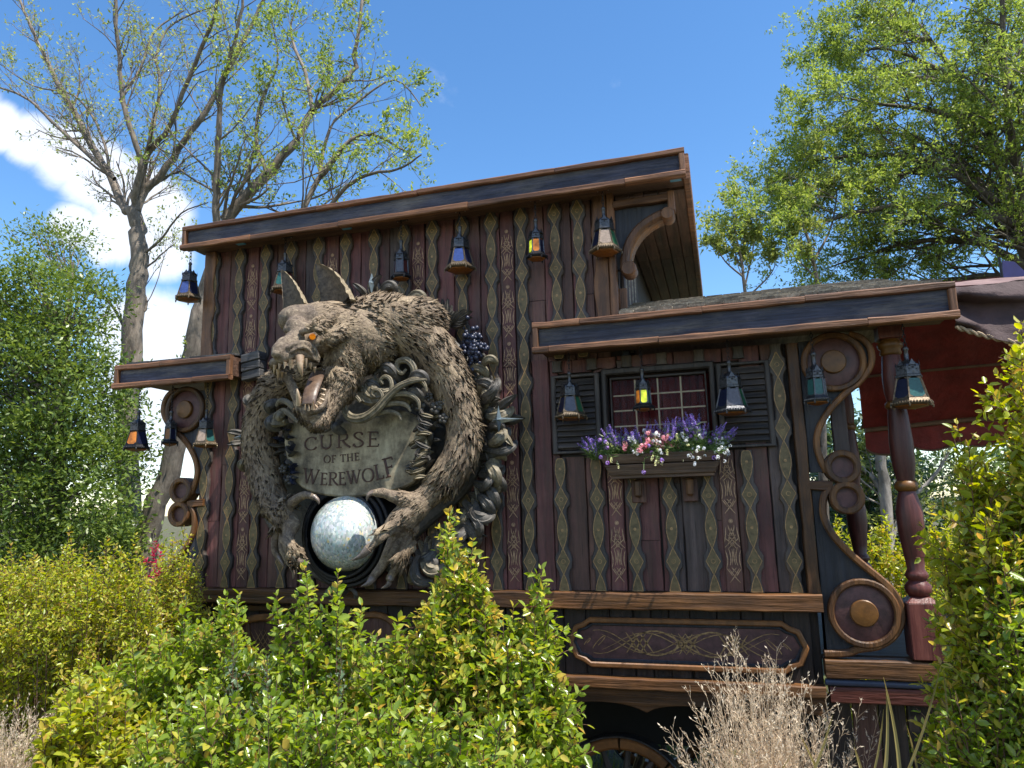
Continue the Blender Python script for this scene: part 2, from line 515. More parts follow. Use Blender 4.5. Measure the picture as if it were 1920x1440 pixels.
g = fast_mesh('grass', V, np.arange(len(V)), [3] * (len(V) // 3), M['grassblade']); tag(g, 'short lawn grass under and behind the wagon', 'grass', kind='stuff')

# ------------------------------------------------------------------ the wagon
wag = thing('caravan_wagon', 'large maroon and slate fortune teller wagon with flat eaves and carved battens', 'wagon', (-.4, 1.5, 0))
def xz(px, py, y=0): p = at(px, py, y); return (p.x, p.z)
# carcass
cb = MB()
XL, XM, XR = -2.86, .86, 2.05
WX0, WX1, WZ0, WZ1 = .74, 1.47, 3.05, 3.63   # window opening
cb.box(XL, WX0, .03, .09, 1.45, 5.04); cb.box(WX0, XM, .03, .09, WZ1, 5.04)
cb.box(WX0, XR, .03, .09, 1.45, WZ0); cb.box(WX1, XR, .03, .09, WZ0, WZ1); cb.box(XM, XR, .03, .09, WZ1, 3.78)
cb.box(XL, XL + .06, .092, 3.2, 1.45, 5.04); cb.box(XM - .06, XM, .092, 3.2, 3.8, 5.04); cb.box(XR - .06, XR, .092, 2.6, 1.45, 3.78)
cb.box(XL, XR, 3.202, 3.26, 1.45, 3.8); cb.box(XL, XM, 3.202, 3.26, 3.8, 5.04)
cb.obj('wall', M['dark'], wag)
MB().box(XL, XR + .0, .095, 3.2, 1.40, 1.448).obj('floor', M['darkx'], wag)

GX = [-2.78, -2.515, -2.25, -1.985, -1.715, -1.45, -1.18, -.91, -.65, -.385, -.138, .115]
GB = [.366, .631, .892, 1.146, 1.411, 1.68, 1.93]
def fz(x): return .0
def plank(x0, x1, z0, z1, m, y=-.004, th=.03, jit=.0035):
    b_ = MB().beam(((x0 + x1) / 2 + R.uniform(-.003, .003), y + th / 2, z0 + .002), ((x0 + x1) / 2 + R.uniform(-.003, .003), y + th / 2, z1 - .002), x1 - x0 - .007, th, (1, 0, 0), jit=jit, ch=.005)
    return b_.obj('plank', m, wag)
PM = [M['maroon'], M['maroon'], M['maroon'], M['brown'], M['brown'], M['grey']]
def motif(mb, cx, z, w, y):
    """one repeat (about .44 m) of the painted lattice, bottom at z"""
    h = w / 2
    def wr(p, ww=.0058):
        n = len(p); return [ww * (.45 + .75 * math.sin(PI * (i + .35) / (n - .3))) for i in range(n)]
    def cur(a, c, e, s):
        pts = []
        for i in range(9):
            u = i / 8
            x = (1 - u) ** 2 * a[0] + 2 * u * (1 - u) * c[0] + u * u * e[0]
            q = (1 - u) ** 2 * a[1] + 2 * u * (1 - u) * c[1] + u * u * e[1]
            pts.append((cx + s * x * h + R.uniform(-.0008, .0008), z + q))
        mb.ribbon(pts, wr(pts), y)
    for s in (-1, 1):
        cur((-.62, .0), (0, .04), (.6, .095), s)
        cur((-.85, .095), (-.55, .075), (-.25, .045), s)
        cur((-.28, .10), (0, .085), (.25, .065), s)
        cur((-.85, .10), (-.5, .16), (-.9, .215), s)
        cur((-.45, .115), (-.1, .165), (-.55, .235), s)
        cur((-.2, .12), (0, .17), (-.12, .225), s)
        cur((-.9, .235), (-.2, .27), (.5, .32), s)
        cur((-.55, .222), (.2, .27), (.9, .30), s)
        cur((-.9, .27), (-.7, .31), (-.65, .37), s)
        cur((-.4, .265), (-.35, .32), (.05, .365), s)
        cur((-.15, .31), (.3, .34), (.35, .385), s)
    for (zc, r_, fill) in ((.255, .011, False), (.412, .013, True)):
        pts = [(cx + r_ * math.cos(a * PI / 6), z + zc + r_ * math.sin(a * PI / 6)) for a in range(13)]
        mb.ribbon(pts, .004, y)
        if fill: mb.prism([(cx + r_ * .7 * math.cos(a * PI / 5), z + zc + r_ * .7 * math.sin(a * PI / 5)) for a in range(10)], y, y + .0015)
DECO = {(1, 2), (4, 5), (7, 8), (10, 11)}
def fill_gap(xa, xb, z0, z1, deco=False, forced=None):
    w = xb - xa
    if deco:
        c = (xa + xb) / 2 - .0
        cw = .118
        zs = [z0, z0 + R.uniform(.6, .9) , z0 + R.uniform(1.5, 1.8), z1] if z1 - z0 > 2 else [z0, z0 + (z1 - z0) * R.uniform(.35, .6), z1]
        for i in range(len(zs) - 1):
            pl = plank(c - cw / 2, c + cw / 2, zs[i], zs[i + 1], M['maroon'], y=-.010)
        plank(xa, c - cw / 2, z0, z1, M['maroon']); plank(c + cw / 2, xb, z0, z1, R.choice(PM))
        z = z0 + .06
        gm = MB()
        while z < z1 - .3:
            motif(gm, c, z, cw * .95, -.0155)
            z += .462
        gm.obj('painted_lattice', M['gold2'], wag)
        return
    s = xa + w * R.choice([.42, .5, .58, .3, .7])
    for a, c in ((xa, s), (s, xb)):
        m_ = R.choice(PM)
        if R.random() < .6 and c - a > .06:
            zz = z0 + (z1 - z0) * R.uniform(.15, .85)
            plank(a, c, z0, zz, m_); plank(a, c, zz, z1, R.choice(PM))
        else:
            plank(a, c, z0, z1, m_)
TOP, LOW = 5.05, 2.09
for i in range(len(GX) - 1):
    fill_gap(GX[i], GX[i + 1], LOW, TOP, (i, i + 1) in DECO)
plank(GX[0] - .075, GX[0], LOW, TOP, M['brown'])
# right of the last full batten: above and below the lower roof
fill_gap(.115, .366, 3.78, TOP); fill_gap(.366, .573, 3.78, TOP); fill_gap(.573, .78, 3.78, TOP)
plank(.16, .30, LOW, 3.8, M['maroon'], y=-.012); plank(.115, .16, LOW, 3.8, M['brown'])
plank(.30, .366, LOW, 3.78, M['maroon'])
for i in range(6):
    xa, xb = GB[i], GB[i + 1]
    if xb > .62 and xa < 1.55:
        fill_gap(xa, xb, LOW, 3.05, i in (1,)); fill_gap(xa, xb, 3.68, 3.78)
    else:
        fill_gap(xa, xb, LOW, 3.78 if i in (5,) else 3.04, False)
        if i != 5: fill_gap(xa, xb, 3.68, 3.78)
# painted lattice on the board between the fifth and sixth battens
gm = MB()
for k in range(2): motif(gm, 1.545, 2.15 + k * .462, .112, -.017)
gm.obj('painted_lattice', M['gold2'], wag)
plank(1.486, 1.602, LOW, 3.03, M['brown'], y=-.0115)

PER = .443
def bw(z):
    """half width of a batten at height z: widest at the diamonds"""
    u = ((z - 2.295) / PER) % 1.0
    u = min(u, 1 - u)      # 0 at diamond centre .. .5 lens centre
    d = .054 * math.exp(-(u / .11) ** 2)
    l = .012 * math.exp(-((u - .5) / .16) ** 2)
    return .034 + min(d, .026) * 1.0 + l
def batten(x, z0, z1, lean=0.0, post=None):
    n = int((z1 - z0) / .018)
    L_, R_ = [], []
    j1 = [R.uniform(-.003, .003) for _ in range(n + 1)]
    for i in range(n + 1):
        z = z0 + (z1 - z0) * i / n
        k = 1.0
        L_.append((x + lean * (z - 3.5) - bw(z + R.uniform(-.002, .002)) + j1[i], z)); R_.append((x + lean * (z - 3.5) + bw(z) + j1[n - i], z))
    mb = MB(); yf, yb = -.036, -.002
    vs = []; c = .007
    for (a, z), (b_, _) in zip(L_, R_):
        vs += [(a, yb, z), (a, yf + c, z), (a + c, yf, z), (b_ - c, yf, z), (b_, yf + c, z), (b_, yb, z)]
    fs = []
    for i in range(n):
        for k in range(5): fs.append((i * 6 + k, i * 6 + k + 1, i * 6 + k + 7, i * 6 + k + 6))
    fs += [tuple(range(6)), tuple(n * 6 + k for k in range(5, -1, -1))]
    mb.add(vs, fs)
    bo = mb.obj('batten', M['batten'], wag, smooth=40)
    inl, go = MB(), MB()
    k0 = int(math.floor((z0 - 2.295) / PER)) - 1
    for k in range(k0, k0 + 10):
        zc = 2.295 + PER * k
        xc = x + lean * (zc - 3.5)
        for kind, cz, hh, hw in (('d', zc, .088, .047), ('l', zc + PER / 2, .132, .036)):
            lo, hi = cz - hh, cz + hh
            if lo < z0 - .0 or hi > z1 + .0:
                if min(hi, z1) - max(lo, z0) < .1: continue
            pts = []
            xcc = x + lean * (cz - 3.5)
            for s in (1, -1):
                for i in range(9 if kind == 'l' else 5):
                    u = i / (8 if kind == 'l' else 4)
                    zz = (lo + (hi - lo) * u) if s == 1 else (hi - (hi - lo) * u)
                    q = (zz - lo) / (hi - lo)
                    if kind == 'd': wv = hw * (1 - abs(2 * q - 1)) ** 1.05
                    else: wv = hw * math.sin(PI * q) ** .85 if 0 < q < 1 else 0
                    zz = min(max(zz, z0 + .004), z1 - .004)
                    pts.append((xcc + s * max(wv, .0015), zz))
            inl.prism(pts, yf - .0035, yf + .001)
            go.ribbon(pts + pts[:1], .0052, yf - .0055)
            if z0 < cz < z1:
                r_ = .014 if kind == 'd' else .006
                go.ribbon([(xcc + r_ * math.cos(a * PI / 6), cz + r_ * math.sin(a * PI / 6)) for a in range(13)], .0042 if kind == 'd' else .009, yf - .0055)
    inl.obj('painted_inlay', M['olive'], bo)
    go.obj('gold_outline', M['gold'], bo)
    return bo
for i, x in enumerate(GX):
    batten(x, LOW, TOP - .005, lean={0: .0, 1: .007, 2: .01}.get(i, .004 if i < 9 else 0))
batten(.388, 3.79, TOP - .005); batten(.573, 3.79, TOP - .005)
for i, x in enumerate(GB):
    top = 3.04 if i < 6 else 3.77
    batten(x, LOW, top, lean=0)
    if i < 6: batten(x, 3.69, 3.775)
# corner posts
def wavy_post(x0, x1, z0, z1, side, m):
    n = int((z1 - z0) / .03)
    p = []
    for i in range(n + 1):
        z = z0 + (z1 - z0) * i / n
        e = .012 * math.sin((z - 2.2) / PER * 2 * PI) + R.uniform(-.002, .002)
        p.append(((x1 + e) if side > 0 else (x0 + e), z))
    q = [(x0 if side > 0 else x1, z1), (x0 if side > 0 else x1, z0)]
    return MB().prism(p + q, -.055, 0.0).obj('corner_post', m, wag, bevel=.006)
wavy_post(XL - .01, XL + .10, 4.03, TOP - .002, 1, M['trimz'])
wavy_post(.69, .80, 4.02, TOP - .002, -1, M['trimz'])
MB().beam((.832, -.03, 4.02), (.832, -.03, TOP), .055, .075, (1, 0, 0)).obj('corner_post', M['trimz'], wag)
MB().beam((2.035, -.02, 2.092), (2.035, -.02, 3.76), .075, .09, (1, 0, 0)).obj('corner_post', M['ochrez'], wag)
# upper storey side wall with light upright slats
for k in range(9):
    y = .14 + k * .11
    MB().beam((XM + .02, y, 3.9), (XM + .02, y, 4.75), .045, .03, (0, 1, 0)).obj('side_slat', M['shingle'] if k % 2 else M['grey'], wag)
MB().beam((XM + .03, .02, 4.3), (XM + .03, .02, 4.02), .05, .06, (0, 1, 0)).obj('side_slat', M['trimz'], wag)

# ---- eaves
def boards(p0, p1, w, t, cuts, m, name, parent, side=(0, 0, 1), jit=.003):
    p0 = Vector(p0); p1 = Vector(p1)
    us = [0] + list(cuts) + [1]
    for i in range(len(us) - 1):
        a = p0.lerp(p1, us[i]); b_ = p0.lerp(p1, us[i + 1]); d = (b_ - a).normalized() * .0015
        jo = Vector((0, R.uniform(-.004, .004), R.uniform(-.003, .003)))
        MB().beam(a + d + jo, b_ - d + jo, w, t, side, jit=jit, ch=.008).obj(name, m, parent)
def eave(name, x0, x1, yf, yb, z0, z1, cuts_t, cuts_b, soffit_m=None, lt=.045, bt=.045):
    """shallow box eave: blue fascia recessed between a top and a bottom trim"""
    e = MB().box(x0 + .02, x1 - .02, yf + .035, yb, z0 + .045, z1 - .006).obj(name, M['soffit'], wag)
    MB().beam((x0 + .045, yf + .02, (z0 + z1) / 2), (x1 - .045, yf + .02, (z0 + z1) / 2), z1 - z0 - .07, .02, (0, 0, 1), jit=.001).obj('fascia_board', M['blue'], e)
    boards((x0, yf, z1 - lt / 2), (x1, yf, z1 - lt / 2), lt, .05, cuts_t, M['trim'], 'top_trim', e)
    boards((x0, yf - .008, z0 + bt / 2), (x1, yf - .008, z0 + bt / 2), bt, .065, cuts_b, M['trim'], 'bottom_trim', e)
    for x in (x0 + .022, x1 - .022):
        MB().beam((x, yf - .002, z0 + bt + .001), (x, yf - .002, z1 - lt - .001), .04, .046, (1, 0, 0), jit=.002).obj('end_trim', M['trimz'], e)
    return e
main = eave('main_eave', -2.945, 1.416, -.25, .0, 5.0, 5.222, [.31, .52, .78], [.165, .36, .62, .9], lt=.042)
# underside boards of the main roof where it overhangs the side, running back
for k in range(5):
    x0 = .87 + k * .108
    MB().beam((x0 + .05, .005, 5.04), (x0 + .05, 1.55, 5.04), .104, .03, (1, 0, 0), jit=.003).obj('soffit_board', M['soffity'], main)
    MB().beam((x0 + .05, 1.555, 5.04), (x0 + .05, 3.3, 5.04), .104, .03, (1, 0, 0), jit=.003).obj('soffit_board', M['soffity'], main)
MB().box(XL - .06, 1.40, .002, 3.35, 5.06, 5.16).obj('roof_deck', M['soffit'], main)
boards((1.416, -.2, 5.11), (1.416, 3.35, 5.11), .2, .05, [.3, .66], M['trim'], 'side_trim', main)
for (px, py) in ((449, 457), (648, 426), (1268, 338)):
    p = at(px, py, -.17)
    q = MB().box(p.x - .045, p.x + .035, -.205, -.125, 5.034, 5.044)
    q.obj('tape_patch', M['tape'], main)
mid = eave('middle_eave', .262, 2.985, -.33, .0, 3.775, 4.01, [.13, .44, .68], [.045, .33, .81], lt=.045)
mini = eave('left_eave', -3.59, -2.375, -.25, .0, 3.80, 4.015, [.4, .75], [.35, .7], lt=.045)
MB().box(-3.5, XL - .002, .002, .9, 3.86, 3.98).obj('roof_deck', M['soffit'], mini)
pr = MB()
for k in range(3):
    z = 4.03 - k * .075
    pr.prism([(-2.372, z), (-2.20, z + .03), (-2.19, z + .02), (-2.19, z - .045), (-2.372, z - .072)], -.15 + .01 * k, -.04)
pr.obj('chevron_panel', M['shingled'], mini, bevel=.006)
# rows of shingles
def shingles(x0, x1, y0, z0, slope, rows, m, parent, ex=.14, w=.125, th=.016):
    ca, sa = math.cos(slope), math.sin(slope)
    for r_ in range(rows):
        x = x0 + R.uniform(-.02, .0)
        while x < x1:
            ww = w * R.uniform(.75, 1.25)
            xe = min(x + ww, x1)
            d0 = r_ * ex + R.uniform(-.012, .012)
            a = Vector(((x + xe) / 2, y0 + d0 * ca, z0 + d0 * sa + th * 1.6)); b_ = a + Vector((0, (ex + .05) * ca, (ex + .05) * sa - th))
            MB().beam(a, b_, xe - x - .005, th * R.uniform(.8, 1.4), (1, 0, 0), seg=2, jit=.003, ch=.004).obj('shingle', m, parent)
            x += ww
sl = math.radians(18.5)
rf = MB().prism([(0, 0)] * 0 + [(-.28, 3.995), (1.2, 3.995 + 1.48 * math.tan(sl)), (1.2, 3.9), (-.28, 3.9)], 0, 1)
# sloping deck of the middle roof
rd = MB()
rd.add([(.9, -.29, 4.0), (2.96, -.29, 4.0), (2.7, 1.1, 4.0 + 1.39 * math.tan(sl)), (.9, 1.1, 4.0 + 1.39 * math.tan(sl)), (.9, -.29, 3.96), (2.96, -.29, 3.96), (2.7, 1.1, 3.9), (.9, 1.1, 3.9)],
       [(0, 1, 2, 3), (7, 6, 5, 4), (0, 4, 5, 1), (1, 5, 6, 2), (2, 6, 7, 3), (3, 7, 4, 0)])
rdo = rd.obj('middle_roof', M['shingle'], wag)
shingles(.89, 2.93, -.31, 4.0, sl, 2, M['shingle'], rdo, th=.019)
shingles(.89, 2.86, -.31 + 2 * .14 * math.cos(sl), 4.0 + 2 * .14 * math.sin(sl), sl, 2, M['shingle'], rdo, th=.019)
shingles(.89, 2.78, -.31 + 4 * .14 * math.cos(sl), 4.0 + 4 * .14 * math.sin(sl), sl, 4, M['shingle'], rdo, th=.019)
shingles(-3.52, -2.88, -.2, 4.01, math.radians(10), 4, M['shingled'], mini, w=.22)
shingles(-2.86, -2.42, -.2, 4.01, math.radians(10), 1, M['shingled'], mini, w=.22)

# ---- ledge, lower boards, beams
boards((-2.80, -.06, 2.03), (2.075, -.06, 2.03), .112, .12, [.27, .6], M['ochre'], 'ledge', wag, jit=.004)
x = -2.8
while x < 2.0:
    w = R.uniform(.12, .19)
    plank(x, min(x + w, 2.02), 1.51, 1.972, M['dark'], y=.0)
    x += w
boards((-2.7, -.035, 1.485), (2.05, -.035, 1.485), .075, .09, [.3, .63], M['ochre'], 'lower_beam', wag)
sc = [(-2.7, 1.446)]
pts = []
xx = 2.045; 
n = 96
for i in range(n + 1):
    x = -2.7 + (xx + 2.7) * i / n
    u = ((x + 2.7) / .60) % 1.0
    pts.append((x, 1.280 + .072 * math.sqrt(max(0, 1 - (2 * u - 1) ** 2)) ))
MB().prism([(-2.7, 1.446), (xx, 1.446)] + pts[::-1], -.05, -.01).obj('scalloped_apron', M['ochre'], wag, bevel=.004)
MB().box(-2.6, 2.0, .60, .7, .90, 1.399).obj('under_wagon_shade', M['black'], wag)  # added black slab standing in for the deep shade under the wagon
MB().box(-2.7, 2.04, 2.9, 3.0, .62, 1.40).obj('rear_shade_panel', M['black'], wag)  # added black panel, hides the bright lawn so the underside stays dark
MB().box(-2.7, -2.62, .3, 2.9, .45, 1.40).obj('side_shade_panel', M['black'], wag)  # added black end panel, closes off the dark under the wagon
for k in range(7):
    plank(2.05 + k * .16, 2.05 + (k + 1) * .16, .12, 1.43, M['brown'] if k % 3 == 1 else M['dark'], y=.12)
MB().box(1.6, 2.045, .2, .3, .35, 1.40).obj('inner_shade_panel', M['black'], wag)  # added black panel for the shade behind the right end
# cartouches
def cartouche(x0, x1, z0, z1, sx, parent=None):
    cz = (z0 + z1) / 2; h = (z1 - z0) / 2
    half = [(x0 + sx * 0 + .13, z1), (x0 + .085, z1 - .035), (x0 + .03, z1 - .055), (x0 - .0, cz + .03), (x0 - .012, cz), (x0, cz - .03), (x0 + .03, z0 + .055), (x0 + .085, z0 + .035), (x0 + .13, z0)]
    right = [(x1 - (a - x0), b_) for a, b_ in half][::-1]
    out_ = half + right
    p_ = MB().prism([(a, b_) for a, b_ in out_], -.022, -.003).obj('cartouche', M['disc'], wag)
    cxm = (x0 + x1) / 2
    n = len(out_)
    MB().band([(cxm + (a - cxm) * .985, cz + (b_ - cz) * .93) for a, b_ in out_], .036, -.055, -.02, closed=True).obj('cartouche_frame', M['ring'], p_, smooth=40)
    MB().band([(cxm + (a - cxm) * .955, cz + (b_ - cz) * .76) for a, b_ in out_], .022, -.034, -.02, closed=True).obj('inner_moulding', M['bluez'], p_, smooth=40)
    g_ = MB(); L = x1 - x0
    def wav(ph, amp, k, a, b_, wd=.007):
        pts = []
        for i in range(26):
            u = a + (b_ - a) * i / 25
            pts.append((x0 + L * u, cz + amp * math.sin(k * PI * u + ph) + R.uniform(-.001, .001)))
        g_.ribbon(pts, [wd * (.3 + .9 * math.sin(PI * (i + .5) / 26)) for i in range(26)], -.0245)
    for ph in (0, PI): wav(ph, h * .5, 4, .1, .9, .009); wav(ph + .5, h * .42, 4, .14, .62, .005); wav(ph - .5, h * .42, 4, .38, .86, .005)
    for c_ in (.3, .5, .7):
        for s in (-1, 1):
            for o_ in (-.02, .01, .04):
                a0 = (x0 + L * (c_ + o_ - .03), cz - s * h * .42); a1 = (x0 + L * (c_ + o_ + .03), cz + s * h * .42)
                g_.ribbon([(a0[0] + (a1[0] - a0[0]) * i / 6, a0[1] + (a1[1] - a0[1]) * i / 6) for i in range(7)], [.004, .009, .011, .011, .010, .007, .003], -.0247)
    for c_, rr in ((.075, .025), (.925, .025), (.13, .05), (.87, .05)):
        sgn = 1 if c_ > .5 else -1
        pts = [(x0 + L * c_ + sgn * rr * math.cos(a * .42) * (1 - a * .02), cz + rr * math.sin(a * .42 - 1.2) * (1 - a * .02)) for a in range(13)]
        g_.ribbon(pts, .0055, -.0246)
    g_.obj('gold_interlace', M['gold'], p_)
cartouche(.40, 1.955, 1.585, 1.905, 0)
# arched panel behind the shrubs at the left
ax_, az_ = -2.12, 1.56
arc = [(ax_ + .42 * math.cos(a), az_ + .30 * math.sin(a)) for a in np.linspace(0, PI, 21)]
po = MB().prism(arc, -.02, -.003).obj('arched_panel', M['brown'], wag)
MB().band(arc, .055, -.06, -.018).obj('arch_moulding', M['ring'], po, smooth=40)
for s in (-.12, .12): MB().beam((ax_ + s, -.03, az_), (ax_ + s * 1.4, -.03, az_ + .26), .03, .03, (1, 0, 0)).obj('arch_stile', M['ochrez'], po)
g_ = MB()
for k in range(5):
    for s in (-1, 1):
        g_.ribbon([(ax_ + .0 + (k - 2) * .045 - s * .07, az_ + .03), (ax_ + (k - 2) * .045, az_ + .11), (ax_ + (k - 2) * .045 + s * .06, az_ + .2)], [.003, .007, .002], -.0245)
g_.obj('gold_interlace', M['gold'], po)
MB().beam((-2.6, -.02, 1.93), (-1.55, -.02, 1.93), .05, .05).obj('upper_rail', M['ochre'], wag)
for k, cx_ in enumerate((-1.15, -.45)):
    arc = [(cx_ + .30 * math.cos(a), az_ + .34 * math.sin(a)) for a in np.linspace(0, PI, 17)]
    po = MB().prism(arc, -.02, -.003).obj('arched_panel', M['brown'], wag)
    MB().band(arc, .045, -.055, -.018).obj('arch_moulding', M['ring'], po, smooth=40)

# ---- window, shutters, flower box brackets
wf = MB().box(WX0 - .04, WX1 + .04, .10, .5, WZ0 - .04, WZ1 + .04)
win = MB().band([(.72, 3.085), (1.49, 3.085), (1.49, 3.66), (.72, 3.66)], .06, -.055, .02, closed=True).obj('window_frame', M['window'], wag)
MB().band([(.765, 3.13), (1.445, 3.13), (1.445, 3.61), (.765, 3.61)], .022, -.02, .03, closed=True).obj('inner_frame', M['windowx'], win)
m, t, b, o = new_mat('dim_window_glass')
b.inputs['Base Color'].default_value = (1, 1, 1, 1); b.inputs['Roughness'].default_value = .05; b.inputs['Transmission Weight'].default_value = 1; b.inputs['IOR'].default_value = 1.12
M['pane'] = m
nx_, nz_ = 4, 4
for i in range(nx_):
    for j in range(nz_):
        a = .777 + (1.433 - .777) / nx_ * i; c = 3.142 + (3.598 - 3.142) / nz_ * j
        MB().box(a + .004, a + .16, .012, .016, c + .004, c + .11).obj('pane', M['pane'], win)
for i in range(1, nx_):
    a = .777 + (1.433 - .777) / nx_ * i
    MB().beam((a, .012, 3.142), (a, .012, 3.598), .011, .014, (1, 0, 0), jit=.0008, ch=.002).obj('muntin', M['muntin'], win)
for j in range(1, nz_):
    c = 3.142 + (3.598 - 3.142) / nz_ * j
    MB().beam((.777, .013, c), (1.433, .013, c), .010, .012, (0, 0, 1), jit=.0008, ch=.002).obj('muntin', M['muntin'], win)
cu = MB()
V_ = []
for i in range(61):
    x = .7 + .8 * i / 60
    y = .16 + .025 * math.sin(i * 1.1) + .01 * math.sin(i * 2.7)
    V_ += [(x, y, 3.0), (x, y + .01, 3.72)]
cu.add(V_, [(2 * i, 2 * i + 2, 2 * i + 3, 2 * i + 1) for i in range(60)])
cu.obj('curtain', M['curtain'], win, smooth=True)
def shutter(x0, x1, z0, z1, n=12):
    s = MB().band([(x0 + .022, z0 + .02), (x1 - .022, z0 + .02), (x1 - .022, z1 - .02), (x0 + .022, z1 - .02)], .044, -.05, -.012, closed=True).obj('shutter', M['window'], wag)
    MB().box(x0 + .04, x1 - .04, -.012, -.006, z0 + .04, z1 - .04).obj('shutter_back', M['dark'], s)
    for k in range(n):
        z = z0 + .05 + (z1 - z0 - .1) * (k + .5) / n
        MB().beam((x0 + .043, -.03, z + R.uniform(-.002, .002)), (x1 - .043, -.03, z + R.uniform(-.002, .002)), .046, .010, (0, -.55, -.83), jit=.0015, ch=.003).obj('slat', M['slat'], s)
shutter(.312, .687, 3.06, 3.67)
shutter(1.517, 1.885, 3.05, 3.67)
for px in (1196, 1293):
    p = at(px, 920, -.05)
    s = MB().box(p.x - .045, p.x + .055, -.05, -.012, 2.70, 2.86).obj('box_bracket', M['brown'], wag, bevel=.006)
    MB().prism([(-.0, 0)] * 0 + [(p.x - .02, 2.86), (p.x + .03, 2.86), (p.x + .03, 2.74), (p.x - .02, 2.74)], -.13, -.05).obj('bracket_nose', M['ochrez'], s, bevel=.012)

# ---- scroll brackets at both ends and under the main roof
def bz(pts): return [xz(a, b_, -.02) for a, b_ in pts]
def smoothline(pts, n=4):
    out_ = []
    for i in range(len(pts) - 1):
        p0 = Vector(pts[max(i - 1, 0)]); p1 = Vector(pts[i]); p2 = Vector(pts[i + 1]); p3 = Vector(pts[min(i + 2, len(pts) - 1)])
        for k in range(n):
            u = k / n
            q = .5 * ((2 * p1) + (-p0 + p2) * u + (2 * p0 - 5 * p1 + 4 * p2 - p3) * u * u + (-p0 + 3 * p1 - 3 * p2 + p3) * u ** 3)
            out_.append((q.x, q.y) if len(q) == 2 else tuple(q))
    out_.append(tuple(pts[-1]))
    return out_
UPC = smoothline(bz([(1590, 628), (1614, 636), (1630, 655), (1632, 683), (1613, 714), (1581, 741), (1556, 767), (1535, 803), (1530, 833), (1536, 858), (1549, 885)]))
LOC = smoothline(bz([(1556, 915), (1544, 932), (1543, 965), (1556, 996), (1581, 1026), (1611, 1054), (1642, 1079), (1669, 1104), (1686, 1134), (1688, 1165), (1672, 1193), (1644, 1210), (1611, 1215), (1585, 1223), (1545, 1224)]))
def ring_(cx, cz, ro, ri, y0, y1, m, name, parent):
    return MB().band([(cx + (ro + ri) / 2 * math.cos(a), cz + (ro + ri) / 2 * math.sin(a)) for a in np.linspace(0, 2 * PI, 33)[:-1]], ro - ri, y0, y1, closed=True).obj(name, m, parent, smooth=40)
def disc_(cx, cz, r_, y0, y1, m, name, parent, dome=0):
    pr_ = [(r_, -y1), (r_, -(y0 + .006)), (r_ * .93, -y0)] + ([(r_ * .6, -y0 + dome * .7), (r_ * .2, -y0 + dome)] if dome else [])
    return MB().lathe(pr_, (cx, 0, cz), 32, axis='y').obj(name, m, parent, smooth=40)
def side_bracket(mir=None):
    def mx(p): return p if mir is None else (mir - p[0], p[1])
    xw = XR + .03
    br = MB().prism([mx(p) for p in [(xw, 3.77)] + UPC[0:] + [(xw, UPC[-1][1])]], -.03, .03).obj('scroll_bracket', M['bluez'], wag)
    MB().prism([mx(p) for p in [(xw, LOC[0][1] + .02)] + LOC + [(xw, LOC[-1][1])]], -.031, .029).obj('lower_panel', M['bluez'], br)
    MB().band([mx(p) for p in UPC], .042, -.065, .035).obj('scroll_moulding', M['ochrez'], br, smooth=40)
    MB().band([mx(p) for p in LOC], .045, -.065, .036).obj('scroll_moulding', M['ochrez'], br, smooth=40)
    a = mx(xz(1511, 909, -.02)); c = mx(xz(1560, 911, -.02))
    MB().beam((a[0], -.03, a[1]), (c[0], -.03, c[1]), .062, .07).obj('cross_bar', M['ochre'], br)
    for (px, py, ro, ri) in ((1578, 876, .112, .068), (1586, 933, .108, .064)):
        q = mx(xz(px, py, -.02))
        rg = ring_(q[0], q[1], ro, ri, -.085, .04, M['ochrez'], 'volute_ring', br)
        disc_(q[0], q[1], ri + .005, -.045, .04, M['disc'], 'volute_disc', br)
    for (px, py, ro, ri, rb) in ((1561, 680, .205, .165, .08), (1618, 1148, .215, .175, .083)):
        q = mx(xz(px, py, -.02))
        disc_(q[0], q[1], ri + .01, -.045, -.02, M['disc'], 'rosette_disc', br)
        ring_(q[0], q[1], ro, ri, -.075, -.028, M['ochrez'], 'rosette_ring', br)
        disc_(q[0], q[1], rb, -.075, -.03, M['golddisc'], 'rosette_boss', br, dome=.004)
    return br
side_bracket()
side_bracket(XL + XR + .10)
# curved bracket under the right end of the main roof
K = smoothline(bz([(1252, 400), (1225, 412), (1200, 430), (1182, 455), (1174, 482), (1172, 505)]), 5)
kb = MB().prism([(XM, 4.97)] + [xz(1250, 372, -.02)] + K + [(XM, xz(1172, 505)[1])], -.02, .04).obj('arch_bracket', M['bluez'], wag)
MB().band(K, .065, -.07, .06).obj('arch_moulding', M['trimz'], kb, smooth=40)
MB().band([(p[0] + .025, p[1] - .02) for p in K], .03, -.05, .075).obj('arch_moulding', M['ochrez'], kb, smooth=40)
for (px, py, r_) in ((1252, 404, .05), (1180, 506, .058)):
    q = xz(px, py, -.03)
    MB().lathe([(r_ * .8, -.06), (r_, -.045), (r_, .075), (r_ * .85, .09)], (q[0], 0, q[1]), 20, axis='y').obj('scroll_end', M['trimz'], kb, smooth=40)
a = xz(1158, 383, -.05); c = xz(1254, 366, -.05)
MB().beam((XM, -.03, 4.95), (c[0], -.03, 4.95), .055, .09).obj('bracket_rail', M['trim'], kb)
MB().beam((c[0] + .015, -.03, 4.99), (c[0] + .015, -.03, 4.84), .05, .1, (1, 0, 0)).obj('bracket_block', M['trimz'], kb)

